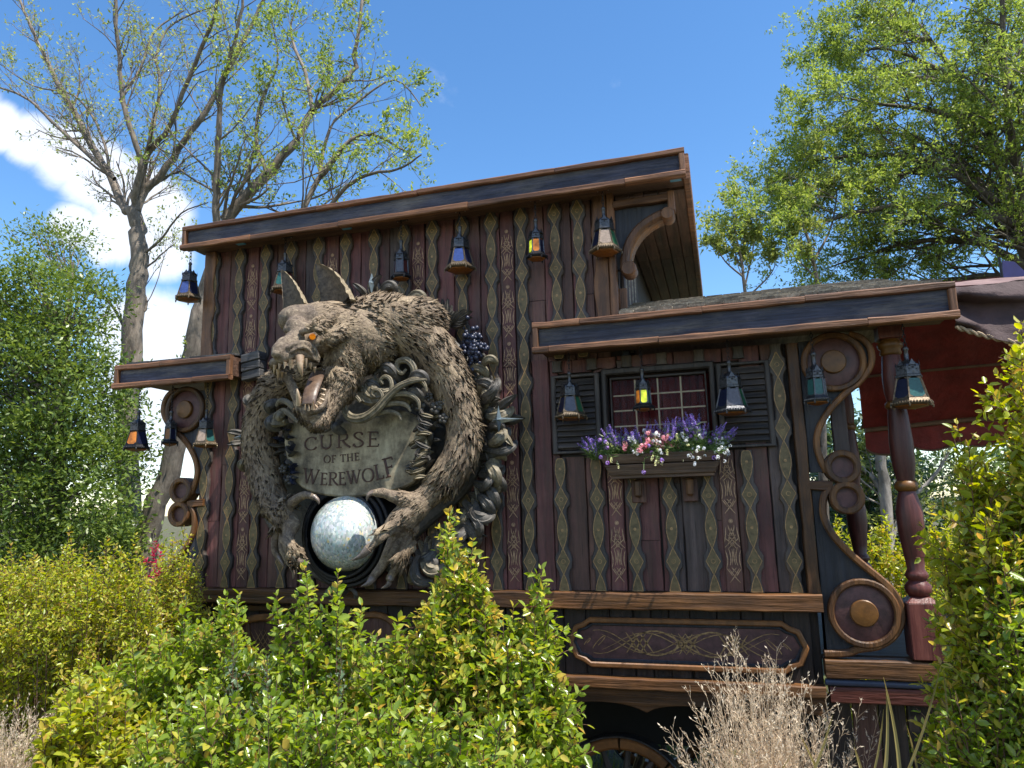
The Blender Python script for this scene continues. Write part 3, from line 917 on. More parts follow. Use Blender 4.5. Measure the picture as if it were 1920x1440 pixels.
# ---- porch
boards((2.055, -.03, 1.63), (4.6, -.03, 1.63), .115, .12, [.45], M['ochre'], 'porch_beam', wag)
MB().beam((2.0, 1.2, 1.68), (4.6, 1.2, 1.68), 2.3, .03, (0, 1, 0)).obj('porch_floor', M['darkx'], wag)
MB().tube([(2.05, -.05, 1.545), (4.6, -.05, 1.545)], .022, 10).obj('pipe', M['pipe'], wag, smooth=True)
boards((2.07, -.02, 1.475), (4.6, -.02, 1.475), .095, .1, [.5], M['redbeam'], 'red_beam', wag)
def column(x, y, zt, s=1.0):
    zb = 1.70
    c_ = MB().box(x - .092 * s, x + .092 * s, y - .092 * s, y + .092 * s, zb, zb + .34)
    c_.add([(x - .092 * s, y - .092 * s, zb + .34), (x + .092 * s, y - .092 * s, zb + .34), (x + .092 * s, y + .092 * s, zb + .34), (x - .092 * s, y + .092 * s, zb + .34),
            (x - .055, y - .055, zb + .375), (x + .055, y - .055, zb + .375), (x + .055, y + .055, zb + .375), (x - .055, y + .055, zb + .375)],
           [(0, 1, 5, 4), (1, 2, 6, 5), (2, 3, 7, 6), (3, 0, 4, 7), (4, 5, 6, 7)])
    co = c_.obj('column', M['redwood'], wag, bevel=.006)
    H = zt - zb
    pr_ = [(.055, .37), (.075, .40), (.078, .44), (.05, .47), (.07, .50), (.062, .52), (.05, .54), (.06, .62), (.078, .78), (.08, .9), (.06, 1.0), (.05, 1.03)]
    MB().lathe(pr_, (x, y, zb), 24).obj('turned_shaft', M['redwood'], co, smooth=60)
    MB().lathe([(.05, 1.03), (.066, 1.045), (.07, 1.07), (.062, 1.095), (.052, 1.1)], (x, y, zb), 24).obj('gold_ring', M['golddisc'], co, smooth=60)
    MB().lathe([(.052, 1.1), (.068, 1.2), (.072, 1.35), (.062, 1.52), (.056, 1.57)], (x, y, zb), 24).obj('turned_shaft', M['redwood'], co, smooth=60)
    MB().lathe([(.056, 1.57), (.07, 1.585), (.07, 1.61), (.056, 1.625)], (x, y, zb), 24).obj('gold_ring', M['golddisc'], co, smooth=60)
    MB().lathe([(.056, 1.625), (.066, 1.68), (.07, 1.78), (.06, 1.90), (.055, 1.93)], (x, y, zb), 24).obj('turned_shaft', M['redwood'], co, smooth=60)
    MB().lathe([(.055, 1.93 ), (.068, 1.945), (.062, 1.97), (.075, 1.985), (.08, 2.01), (.06, 2.03), (.056, 2.04)], (x, y, zb), 24).obj('gold_ring', M['golddisc'], co, smooth=60)
    if H > 2.04:
        MB().box(x - .075, x + .075, y - .075, y + .075, zb + 2.04, zt).obj('column_block', M['redwood'], co, bevel=.006)
column(2.655, -.0, 4.06)
column(2.57, 1.45, 4.05)
column(4.3, -.0, 4.0)
MB().beam((2.3, .05, 3.75), (2.3, .05, 2.95), .10, .05, (1, 0, 0)).obj('hanging_board', M['grey'], wag)
MB().beam((2.2, .9, 3.7), (2.2, .9, 3.1), .16, .04, (1, 0, 0)).obj('hanging_board', M['grey'], wag)

# ---- wheels
def wheel(cx, cy, cz, r_):
    mb = MB()
    w = MB().lathe([(.07, -.09), (.075, -.05), (.06, .06), (.045, .08)], (cx, cy, cz), 16, axis='y').obj('wheel', M['ochrez'], wag, smooth=40)
    n = 14
    for k in range(n):
        a = 2 * PI * (k + .2) / n
        MB().tube([(cx + .06 * math.cos(a), cy, cz + .06 * math.sin(a)), (cx + r_ * .55 * math.cos(a), cy, cz + r_ * .55 * math.sin(a)), (cx + (r_ - .09) * math.cos(a), cy, cz + (r_ - .09) * math.sin(a))], [.022, .026, .018], 6).obj('spoke', M['window'], w, smooth=True)
    for k in range(8):
        a0 = 2 * PI * k / 8 + .02; a1 = 2 * PI * (k + 1) / 8 - .0
        MB().band([(cx + (r_ - .055) * math.cos(a), cz + (r_ - .055) * math.sin(a)) for a in np.linspace(a0, a1 - .012, 7)], .085, cy - .045, cy + .045).obj('felloe', M['ring'], w, smooth=40)
    MB().band([(cx + (r_ - .006) * math.cos(a), cz + (r_ - .006) * math.sin(a)) for a in np.linspace(0, 2 * PI, 49)[:-1]], .014, cy - .052, cy + .052, closed=True).obj('tyre', M['pewter'], w, smooth=40)
wheel(.66, .32, .525, .515); wheel(-1.9, .32, .525, .515); wheel(.66, 2.6, .525, .515); wheel(-1.9, 2.6, .525, .515)
MB().tube([(.66, .3, .525), (.66, 2.6, .525)], .04, 8).obj('axle', M['iron'], wag)
MB().tube([(-1.9, .3, .525), (-1.9, 2.6, .525)], .04, 8).obj('axle', M['iron'], wag)

# ------------------------------------------------------------------ canvas awning over the porch
awn = thing('canvas_awning', 'dark red canvas awning with faded pink top and rope edge right of the wagon', 'awning', (3.9, .8, 3.3))
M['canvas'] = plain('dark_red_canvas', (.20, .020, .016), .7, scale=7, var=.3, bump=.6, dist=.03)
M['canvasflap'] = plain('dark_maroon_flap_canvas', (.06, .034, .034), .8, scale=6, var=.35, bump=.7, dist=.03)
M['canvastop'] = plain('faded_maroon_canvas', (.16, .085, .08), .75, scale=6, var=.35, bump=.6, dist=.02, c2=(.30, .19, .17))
M['rope'] = plain('braided_rope', (.35, .26, .17), .8, scale=80, bump=1)
M['canvastrim'] = plain('tan_canvas_seam', (.16, .09, .05), .7)
def sheet(name, P0, P1, nu, nv, m, amp, ph=0, parent=awn, droop=0):
    """P0(u), P1(u): edges; folds of amplitude amp"""
    V = []
    for j in range(nv + 1):
        for i in range(nu + 1):
            u, w = i / nu, j / nv
            p = Vector(P0(u)).lerp(Vector(P1(u)), w)
            f = noise.noise(Vector((u * 5 + ph, w * 3, ph))) * amp + noise.noise(Vector((u * 14, w * 5 + ph, 3 + ph))) * amp * .5
            p += Vector((0, f, f * .6 - droop * math.sin(PI * w)))
            V.append(p)
    FV = [(j * (nu + 1) + i, j * (nu + 1) + i + 1, (j + 1) * (nu + 1) + i + 1, (j + 1) * (nu + 1) + i) for j in range(nv) for i in range(nu)]
    return fast_mesh(name, np.array([tuple(v) for v in V]), FV, [4] * len(FV), m, parent, smooth=True)
fe0 = at(1797, 612, -.22); fe1 = at(1925, 642, -.22)
def front_edge(u):
    x = 2.99 + (5.2 - 2.99) * u
    return (x, -.22 + .02 * math.sin(u * 23), fe0.z - (fe0.z - fe1.z) * min(1, (x - fe0.x) / (fe1.x - fe0.x)) - .012 * math.sin(u * 9))
def brk(u):
    x = 2.99 + (5.2 - 2.99) * u
    return (x, -.16, 4.03 - .03 * u)
def ridge(u):
    x = 2.9 + (5.2 - 2.9) * u
    return (x, 1.0, 4.36)
zb_ = at(1700, 806, 2.0).z
def back(u):
    x = 2.80 + (5.4 - 2.80) * u
    return (x, 2.0, zb_ + .06 * math.sin(u * 3))
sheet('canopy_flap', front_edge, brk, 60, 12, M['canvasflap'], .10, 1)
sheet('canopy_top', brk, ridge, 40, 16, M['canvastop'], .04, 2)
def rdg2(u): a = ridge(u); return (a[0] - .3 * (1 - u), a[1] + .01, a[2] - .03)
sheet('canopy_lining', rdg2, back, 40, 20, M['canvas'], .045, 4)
sheet('canopy_back', lambda u: (ridge(u)[0], ridge(u)[1] + .12, ridge(u)[2] + .05), lambda u: (back(u)[0], back(u)[1] + .16, back(u)[2] + .04), 30, 12, M['canvastop'], .02, 6)
def val_b(u):
    p = back(u); k = (u * 7) % 1.0
    return (p[0], p[1] + .02, p[2] - .16 - .07 * abs(math.sin(PI * k)) ** .6)
sheet('valance', lambda u: back(u), val_b, 90, 4, M['canvas'], .012, 8)
MB().tube([Vector(val_b(i / 90)) + Vector((0, -.012, 0)) for i in range(91)], .01, 5).obj('valance_piping', M['canvastrim'], awn)
MB().tube([Vector(back(i / 40)) + Vector((0, -.03, .01)) for i in range(41)], .022, 6).obj('seam', M['canvastrim'], awn)
MB().tube([Vector(rdg2(i / 40)).lerp(Vector(back(i / 40)), .56) + Vector((0, -.03, -.015)) for i in range(41)], .012, 6).obj('seam', M['canvastrim'], awn)
rp = MB()
for s in (0, PI):
    rp.tube([Vector(front_edge(i / 160)) + Vector((0, -.012 + .012 * math.cos(i * .9 + s), -.012 + .010 * math.sin(i * .9 + s))) for i in range(161)], .009, 6)
rp.obj('rope_edge', M['rope'], awn, smooth=True)
# blue pennant on the ridge
pn = thing('pennant', 'small dark blue pennant above the faded canvas top', 'flag', tuple(at(1880, 528, 1.0)))
p0 = at(1880, 528, 1.0)
MB().tube([p0, p0 + Vector((0, 0, .2))], .01, 6).obj('pole', M['iron'], pn)
M['pennant'] = plain('dark_blue_cloth', (.01, .012, .10), .6)
MB().prism([(p0.x, p0.z + .01), (p0.x + .02, p0.z + .17), (p0.x + .1, p0.z + .15), (p0.x + .19, p0.z + .02)], 1.0, 1.012).obj('cloth', M['pennant'], pn)
# ------------------------------------------------------------------ lanterns
def lantern(label, px, py, ytop_z, yy, big, cols, rim='bronze', chain=None, s=1.0, rot=.2, bottom='amber'):
    """hangs from a soffit at height ytop_z; (px, py) is where its neck shows in the photograph"""
    n_ = at(px, py, yy)
    x, zc = n_.x, n_.z       # zc: top of neck
    L = thing('hanging_lantern', label, 'lantern', (x, yy, zc), 'pierced metal lanterns hanging from the eaves')
    MB().box(x - .05, x + .05, yy - .03, yy + .03, ytop_z - .008, ytop_z).obj('ceiling_plate', M['iron'], L)
    bl = MB()
    for a in (-.04, .04):
        for b_ in (-.02, .02): bl.lathe([(.006, -.013), (.006, -.008)], (x + a, yy + b_, ytop_z), 6)
    bl.obj('bolts', M['bolt'], L)
    ch = MB(); z = ytop_z - .008; k = 0; 
    nl = max(2, int((z - zc) / .024)); st = (z - zc) / nl
    for k in range(nl):
        c = Vector((x, yy, z - st * (k + .5)))
        d = Vector((1, 0, 0)) if k % 2 else Vector((0, 1, 0))
        pts = [c + d * (.009 * math.sin(a)) + Vector((0, 0, (st * .5 + .004) * math.cos(a))) for a in np.linspace(0, 2 * PI, 9)]
        ch.tube(pts, .0028, 4, cap=False)
    ch.obj('chain', M['iron'], L)
    H6 = lambda r_: r_ / math.cos(PI / 6)
    def hexl(prof, name, m, sm=False): return MB().lathe([(H6(a) * s, b_ * s) for a, b_ in prof], (x, yy, zc), 6, rot=rot).obj(name, m, L, smooth=sm)
    if big: w0, w1, wr, hc, hg = .060, .086, .099, .090, .125
    else: w0, w1, wr, hc, hg = .043, .046, .062, .06, .10
    MB().lathe([(.010 * s, 0), (.016 * s, -.01 * s), (.016 * s, -.02 * s), (.012 * s, -.026 * s), (.0135 * s, -.075 * s), (.02 * s, -.085 * s)], (x, yy, zc), 10).obj('finial', M['pewter'], L, smooth=50)
    z0 = -.08
    hexl([(.014, z0), (w0 * .62, z0 - .014), (w0 * .93, z0 - .032), (w0, z0 - .045), (w0 * 1.0, z0 - hc), (w0 * 1.1, z0 - hc - .004), (w0 * 1.1, z0 - hc - .014), (w0, z0 - hc - .018)], 'cap', M['pewter'])
    # pierced holes and raised scallops round the cap
    hm = MB(); sc_ = MB()
    for k in range(6):
        a = PI / 6 + k * PI / 3 + rot
        nrm = Vector((math.cos(a), math.sin(a), 0)); tg = Vector((-nrm.y, nrm.x, 0))
        for (u, w_, r_) in ((0, -.052, .007), (-.016, -.042, .005), (.016, -.042, .005), (0, -.033, .004), (-.02, -.062, .004), (.02, -.062, .004)):
            c = Vector((x, yy, zc)) + (nrm * (w0 + .0012) + tg * u + Vector((0, 0, z0 + w_))) * s
            hm.add([c + (tg * math.cos(q) + Vector((0, 0, 1)) * math.sin(q)) * r_ * s for q in np.linspace(0, 2 * PI, 7)[:-1]], [tuple(range(6))])
        c = Vector((x, yy, zc)) + (nrm * (w0 + .004) + Vector((0, 0, z0 - .02))) * s
        sc_.add([c - tg * .02 * s + Vector((0, 0, -.018 * s)), c + tg * .02 * s + Vector((0, 0, -.018 * s)), c + Vector((0, 0, .018 * s)) - nrm * .004, c - tg * .02 * s + Vector((0, 0, -.018 * s)) - nrm * .006, c + tg * .02 * s + Vector((0, 0, -.018 * s)) - nrm * .006],
                [(0, 1, 2), (0, 2, 3), (1, 4, 2), (0, 3, 4, 1)])
    hm.obj('pierced_holes', M['black'], L); sc_.obj('crown_points', M['pewter'], L)
    zg0 = z0 - hc - .018; zg1 = zg0 - hg
    wt = w0 * .96
    O = Vector((x, yy, zc))
    for k in range(6):
        a0 = k * PI / 3 + rot; a1 = a0 + PI / 3
        def P(a, w, z): return O + Vector((math.cos(a) * H6(w), math.sin(a) * H6(w), z)) * s
        q = [P(a0, wt, zg0), P(a1, wt, zg0), P(a1, w1, zg1), P(a0, w1, zg1)]
        nn = ((q[1] - q[0]).cross(q[3] - q[0])).normalized()
        inn = [(v + (sum(q, Vector()) / 4 - v) * .12) for v in q]
        MB().add(inn + [v + (O + Vector((0, 0, (zg0 + zg1) / 2)) - sum(q, Vector()) / 4).normalized() * .003 for v in inn],
                 [(0, 1, 2, 3), (7, 6, 5, 4), (0, 4, 5, 1), (1, 5, 6, 2), (2, 6, 7, 3), (3, 7, 4, 0)]).obj('glass_pane', GL[cols[k]], L)
        rb = MB().tube([q[0], q[3]], .0055 * s, 4)
        # pierced corner leaves at the foot of each pane
        outv = (sum(q, Vector()) / 4 - (O + Vector((0, 0, (zg0 + zg1) / 2)))); outv.z = 0; outv.normalize()
        e = outv * .002
        bl_, br_ = q[3], q[2]
        rb.add([bl_ + e, bl_.lerp(br_, .36) + e, bl_.lerp(q[0], .20) + e], [(0, 1, 2)])
        rb.add([br_ + e, br_.lerp(bl_, .36) + e, br_.lerp(q[1], .20) + e], [(0, 2, 1)])
        rb.add([bl_ + e, br_ + e, br_.lerp(q[1], .05) + e, bl_.lerp(q[0], .05) + e], [(0, 1, 2, 3)])
        rb.add([q[0] + e, q[0].lerp(q[1], .34) + e, q[0].lerp(q[3], .12) + e], [(0, 1, 2)])
        rb.add([q[1] + e, q[1].lerp(q[0], .34) + e, q[1].lerp(q[2], .12) + e], [(0, 2, 1)])
        rb.obj('rib', M[rim] if big else M['pewter'], L)
    hexl([(w1 * .98, zg1 + .004), (w1 * 1.05, zg1), (wr, zg1 - .018), (wr * 1.03, zg1 - .026), (wr * .98, zg1 - .034), (wr * .86, zg1 - .036)], 'base_rim', M[rim])
    cr = MB()
    for k in range(6):
        a0 = k * PI / 3 + rot
        p0 = O + Vector((math.cos(a0) * H6(wr * 1.02), math.sin(a0) * H6(wr * 1.02), zg1 - .022)) * s
        p1 = O + Vector((math.cos(a0 + PI / 3) * H6(wr * 1.02), math.sin(a0 + PI / 3) * H6(wr * 1.02), zg1 - .022)) * s
        for j in range(7):
            c = p0.lerp(p1, (j + .5) / 7)
            cr.lathe([(.001, .009), (.0065, .004), (.0065, -.004), (.001, -.009)], c, 5)
        cr.lathe([(.002, .0), (.007, -.006), (.005, -.02), (.001, -.026)], p0 + Vector((0, 0, -.006)), 5)
    cr.obj('rim_beads', M[rim], L)
    hexl([(wr * .86, zg1 - .030), (wr * .8, zg1 - .042), (wr * .3, zg1 - .052), (.004, zg1 - .055)], 'bottom_glass', GL[bottom])
    return L
E6 = lambda *c: list(c)
T = 'hanging_lantern'
# order of panes: index 3,4 face the path, 5 right
lantern('large lantern with blue panes hanging beyond the left end of the top eave', 357, 492, 5.045, -.17, True, E6('navy', 'navy', 'purple', 'purple', 'blue', 'navy'), s=1.0)
lantern('large green lantern half hidden behind the wolf\'s left ear', 535, 474, 5.045, -.15, True, E6('green', 'navy', 'red', 'teal', 'teal', 'red'), s=1.0)
lantern('small dark red lantern under the top eave above the wolf\'s back', 752, 450, 5.045, -.15, False, E6('red', 'red', 'red', 'red', 'purple', 'red'), rim='iron', s=1.12)
lantern('large lantern with bright blue front pane in the middle of the top eave', 862, 424, 5.045, -.17, True, E6('navy', 'navy', 'red', 'navy', 'blue', 'navy'), s=1.05)
lantern('small lantern glowing yellow and orange under the top eave', 1004, 410, 5.045, -.17, False, E6('lit_amber', 'navy', 'teal', 'lit_yellow', 'lit_amber', 'navy'), rim='iron', s=1.1)
lantern('large lantern with green right pane beside the arched bracket', 1131, 388, 5.045, -.17, True, E6('green', 'green', 'navy', 'navy', 'clear', 'green'), s=1.03)
lantern('green and orange lantern at the outer end of the small left eave', 261, 770, 3.84, -.17, True, E6('green', 'navy', 'green', 'green', 'lit_amber', 'navy'), rim='iron', s=.98)
lantern('small amber lantern in the middle under the small left eave', 322, 770, 3.84, -.12, False, E6('amber', 'amber', 'red', 'red', 'amber', 'navy'), rim='iron', s=1.0)
lantern('lantern with pale clear and green panes at the inner end of the small left eave', 388, 768, 3.84, -.15, True, E6('navy', 'navy', 'green', 'green', 'clear', 'teal'), s=.9)
lantern('large lantern with smoky front and green right pane over the left shutter', 1067, 697, 3.82, -.2, True, E6('green', 'green', 'navy', 'navy', 'purple', 'green'), s=.98)
lantern('small glowing yellow lantern in front of the window lattice', 1203, 690, 3.82, -.2, False, E6('teal', 'navy', 'lit_amber', 'lit_amber', 'lit_yellow', 'teal'), rim='iron', s=1.0)
lantern('large lantern with navy, smoky and green panes over the right shutter', 1366, 676, 3.82, -.2, True, E6('green', 'green', 'navy', 'navy', 'purple', 'green'), rim='pewter', s=1.04)
lantern('small teal lantern in front of the round scroll of the right bracket', 1524, 660, 3.82, -.2, False, E6('teal', 'teal', 'navy', 'teal', 'teal', 'purple'), rim='pewter', s=1.15)
lantern('large lantern with teal front and rose right pane under the right end of the eave', 1697, 650, 3.82, -.2, True, E6('clear', 'green', 'navy', 'navy', 'teal', 'clear'), s=1.1)

# ------------------------------------------------------------------ flower box and its plants
fb0, fb1 = at(1118, 885, -.2), at(1360, 885, -.2)
zt, zb2 = at(1240, 848, -.24).z, at(1240, 889, -.2).z
xa, xb = at(1122, 850, -.24).x, at(1358, 845, -.24).x
fbx = thing('flower_box', 'tapered brown wooden flower box under the lattice window', 'flower box', ((xa + xb) / 2, -.15, zb2))
def trough(z0, z1, k0, k1):
    X0, X1 = xa + .07 * (1 - k0), xb - .07 * (1 - k0); X2, X3 = xa + .07 * (1 - k1), xb - .07 * (1 - k1)
    y0, y1 = -.215 - .03 * k0, -.215 - .03 * k1
    return MB().add([(X0, y0, z0), (X1, y0, z0), (X3, y1, z1), (X2, y1, z1), (X0, y0 + .022, z0), (X1, y0 + .022, z0), (X3, y1 + .022, z1), (X2, y1 + .022, z1)],
                    [(0, 1, 2, 3), (7, 6, 5, 4), (0, 4, 5, 1), (1, 5, 6, 2), (2, 6, 7, 3), (3, 7, 4, 0)])
M['boxw'] = wood('flower_box_wood', (.10, .058, .035), (.16, .10, .062), 'x', worn=(.07, .045, .03))
zm = zb2 + (zt - zb2) * .52
trough(zb2, zm - .003, 0, .52).obj('front_board', M['boxw'], fbx, bevel=.004)
trough(zm + .003, zt, .52, 1).obj('front_board', M['boxw'], fbx, bevel=.004)
for s, X0, X2 in ((-1, xa + .07, xa), (1, xb - .07, xb)):
    MB().add([(X0, -.195, zb2), (X0, -.06, zb2), (X2, -.06, zt), (X2, -.22, zt), (X0 + .02 * -s, -.195, zb2), (X0 + .02 * -s, -.06, zb2), (X2 + .02 * -s, -.06, zt), (X2 + .02 * -s, -.22, zt)],
             [(0, 1, 2, 3), (7, 6, 5, 4), (0, 4, 5, 1), (1, 5, 6, 2), (2, 6, 7, 3), (3, 7, 4, 0)]).obj('end_board', M['boxw'], fbx)
MB().box(xa + .07, xb - .07, -.19, -.06, zb2 + .002, zt - .03).obj('soil', M['black'], fbx)
MB().box(xa + .075, xb - .075, -.2, -.055, zb2 - .02, zb2).obj('bottom_board', M['boxw'], fbx)

M['fstem'] = leafmat('flower_foliage', [(.08, .14, .04), (.14, .22, .07), (.22, .30, .11)], .5, .3)
def petalmat(n_, cols): 
    m_ = leafmat(n_, cols, .5, .35); return m_
M['lav'] = petalmat('lavender_petals', [(.20, .12, .42), (.32, .20, .56), (.48, .36, .68)])
M['pink'] = petalmat('pink_petals', [(.70, .26, .30), (.78, .38, .42), (.82, .55, .55)])
M['white'] = petalmat('white_petals', [(.62, .64, .72), (.75, .75, .75), (.8, .8, .74)])
M['yel'] = petalmat('pale_yellow_petals', [(.6, .62, .22), (.72, .72, .38), (.78, .78, .55)])
M['vio'] = petalmat('violet_petals', [(.35, .12, .45), (.45, .25, .6), (.6, .5, .75)])
def quad_cloud(V, FV, mi, c, r_, k, idx, rnd):
    for _ in range(k):
        d = Vector((rnd.gauss(0, 1), rnd.gauss(0, 1), rnd.gauss(0, 1))).normalized()
        a = d.orthogonal().normalized(); b_ = d.cross(a)
        th_ = rnd.uniform(0, 6.28); a, b_ = a * math.cos(th_) + b_ * math.sin(th_), b_ * math.cos(th_) - a * math.sin(th_)
        s = r_ * rnd.uniform(.4, .62)
        p = c + d * r_ * .7
        n0 = len(V)
        V += [p - a * s, p + b_ * s * .7 + d * s * .3, p + a * s, p - b_ * s * .7 + d * s * .3]
        FV.append((n0, n0 + 1, n0 + 2, n0 + 3)); mi.append(idx)
def flower_plant(label, cat, px, kind, nst, hmin, hmax, name, spread=.06, lean=0, group=None):
    rnd = random.Random(int(px * 7) + len(label))
    base = at(px, 845, -.16); base.z = zt - .03
    T_ = thing(name, label, cat, tuple(base), group)
    V, FV, mi = [], [], []
    fol = MB()
    for _ in range(nst):
        h = rnd.uniform(hmin, hmax) * 1.06
        b_ = base + Vector((rnd.uniform(-spread, spread), rnd.uniform(-.05, .04), 0))
        dx = rnd.uniform(-.05, .05) + lean * h; dy = -rnd.uniform(-.02, .09)
        droop = 0
        if kind in ('white', 'yel', 'vio') and rnd.random() < .3: droop = rnd.uniform(.03, .11)
        pts = [b_ + Vector((dx * u, dy * u - droop * .55 * u, h * (u - .25 * u * u) - droop * 1.3 * u ** 3)) for u in np.linspace(0, 1, 6)]
        fol.tube(pts, .0022, 3, cap=False)
        for q in range(20):
            u = rnd.uniform(.05, .85); p = pts[0].lerp(pts[-1], u) if not droop else pts[int(u * 5)]
            d = Vector((rnd.gauss(0, 1), rnd.gauss(0, 1) - .3, rnd.uniform(-.1, 1))).normalized() * rnd.uniform(.03, .07)
            sd = d.orthogonal().normalized() * .0035
            fol.add([p, p + d * .5 + sd, p + d, p + d * .5 - sd], [(0, 1, 2, 3)])
        tip = pts[-1]; dr = (pts[-1] - pts[-2]).normalized()
        if kind == 'lav':
            for k in range(9):
                quad_cloud(V, FV, mi, tip + dr * (k - 5) * .011 + Vector((rnd.uniform(-.003, .003), 0, 0)), .013 * (1.15 - .08 * k), 8, 0, rnd)
        elif kind in ('pink', 'white'):
            for k in range(rnd.choice([2, 3, 4])):
                quad_cloud(V, FV, mi, tip + Vector((rnd.uniform(-.03, .03), rnd.uniform(-.02, .02), rnd.uniform(-.03, .03))), .019 if kind == 'pink' else .0135, 13, 0, rnd)
        elif kind == 'yel':
            for k in range(4):
                quad_cloud(V, FV, mi, tip + dr * (k - 1) * .012, .011, 6, 0, rnd)
        else:
            quad_cloud(V, FV, mi, tip, .017, 26, 0, rnd)
    fol.obj('foliage', M['fstem'], T_)
    fl = fast_mesh('flowers', [tuple(v) for v in V], FV, [4] * len(FV), M[kind], T_)
    fl['kind'] = 'stuff'
    return T_
FG = 'flowering plants in the window box'
flower_plant('purple lavender leaning out at the left end of the flower box', 'lavender', 1125, 'lav', 24, .07, .18, 'lavender_plant', .06, -.35, FG)
flower_plant('tall purple lavender right of the leaning one in the flower box', 'lavender', 1165, 'lav', 24, .12, .26, 'lavender_plant', .06, -.1, FG)
flower_plant('purple lavender left of the pink flowers in the window box', 'lavender', 1205, 'lav', 22, .14, .27, 'lavender_plant', .06, 0, FG)
flower_plant('purple lavender between the pink and white flowers in the window box', 'lavender', 1262, 'lav', 22, .16, .30, 'lavender_plant', .05, 0, FG)
flower_plant('tallest purple lavender right of centre in the flower box', 'lavender', 1305, 'lav', 22, .18, .33, 'lavender_plant', .04, 0, FG)
flower_plant('purple lavender leaning out at the right end of the flower box', 'lavender', 1338, 'lav', 17, .10, .24, 'lavender_plant', .03, .35, FG)
flower_plant('upper cluster of pink flowers in the middle of the flower box', 'pink flowers', 1228, 'pink', 20, .1, .2, 'pink_flower_plant', .05, 0, FG)
flower_plant('low pink flowers just left of the middle of the flower box', 'pink flowers', 1200, 'pink', 14, .04, .13, 'pink_flower_plant', .06, 0, FG)
flower_plant('small white flowers behind the pink ones in the flower box', 'white flowers', 1215, 'white', 18, .14, .22, 'white_flower_plant', .1, 0, FG)
flower_plant('small white flowers filling the right half of the flower box', 'white flowers', 1300, 'white', 22, .05, .22, 'white_flower_plant', .09, 0, FG)
flower_plant('white flowers hanging over the right end of the flower box', 'white flowers', 1345, 'white', 9, .02, .14, 'white_flower_plant', .03, .3, FG)
flower_plant('pale yellow buds trailing over the front of the flower box', 'yellow buds', 1262, 'yel', 20, .06, .16, 'yellow_bud_plant', .14, 0, FG)
flower_plant('pale yellow buds at the left of the flower box', 'yellow buds', 1160, 'yel', 7, .04, .12, 'yellow_bud_plant', .06, 0, FG)
flower_plant('fluffy pale lilac flowers behind the left of the flower box', 'lilac flowers', 1150, 'vio', 14, .08, .18, 'lilac_flower_plant', .08, -.2, FG)
flower_plant('fluffy pale lilac flowers behind the right of the flower box', 'lilac flowers', 1322, 'vio', 14, .1, .2, 'lilac_flower_plant', .07, .1, FG)
flower_plant('second pink flower cluster right of the upper one', 'pink flowers', 1252, 'pink', 12, .08, .18, 'pink_flower_plant', .05, 0, FG)
flower_plant('violet and white round blooms hanging at the box front', 'violet flowers', 1245, 'vio', 11, .03, .15, 'violet_flower_plant', .14, 0, FG)

# ------------------------------------------------------------------ carved sign: frame, plaque, orb
M['carve'] = plain('dark_carved_resin', (.046, .042, .040), .6, 0, scale=22, var=.45, bump=.6, c2=(.11, .097, .08), dist=.012)
M['carvetan'] = plain('tan_highlighted_carving', (.10, .085, .055), .58, 0, scale=20, var=.5, bump=.6, c2=(.25, .205, .13), dist=.012)
M['carveblue'] = plain('blue_black_carved_fruit', (.022, .026, .05), .35, .1, scale=24, var=.4, bump=.5, dist=.01)
M['steel'] = plain('pale_blue_steel', (.30, .38, .43), .28, .75, scale=12, var=.3, bump=.15)
frm = thing('carved_frame', 'dark carved frame of leaves, scrolls and fruit round the sign plaque', 'carved frame', tuple(at(680, 820, -.05)))
dsk = [(505, 720), (560, 650), (620, 585), (700, 560), (790, 590), (865, 650), (905, 730), (912, 820), (885, 910), (805, 985), (740, 1040), (640, 1100), (560, 1060), (500, 980), (470, 880), (458, 790)]
dsk = smoothline([xz(a, b_, -.1) for a, b_ in dsk + dsk[:1]], 3)[:-1]
MB().prism(dsk, -.13, -.03).obj('backing_board', M['carve'], frm, bevel=.02)
def scroll(px, py, ang, ln, curl, w, d, m='carve', ribs=True, name='scroll_leaf', parent=None, lift=.05, n=20):
    """curling acanthus scroll starting at a place on the plane y=-d; lengths in centimetres"""
    p = at(px, py, -d); pts = []; a = math.radians(ang); ln /= 100; w /= 100
    x, z = p.x, p.z
    for i in range(n + 1):
        u = i / n
        pts.append(Vector((x, -d - lift * math.sin(PI * min(1, u * 1.1)) * .9, z)))
        st = ln / n * (1.25 - .7 * u)
        x += math.cos(a) * st; z += math.sin(a) * st
        a += math.radians(curl) / n * (.35 + 2.1 * u * u)
    rad = [w * (.35 + .75 * math.sin(PI * (.12 + .70 * i / n))) * (1 if i < n else .6) for i in range(n + 1)]
    mb = MB().tube(pts, rad, 8, flat=.62, fdir=(0, -1, 0))
    if ribs:
        for s in (-1, 1):
            q = []
            for i, c in enumerate(pts):
                dd = (pts[min(i + 1, n)] - pts[max(i - 1, 0)]).normalized()
                sd = dd.cross(Vector((0, -1, 0))).normalized()
                q.append(c + sd * rad[i] * .5 * s + Vector((0, -rad[i] * .52, 0)))
            mb.tube(q, [r_ * .22 for r_ in rad], 5)
    return mb.obj(name, M[m], parent or frm, smooth=60)
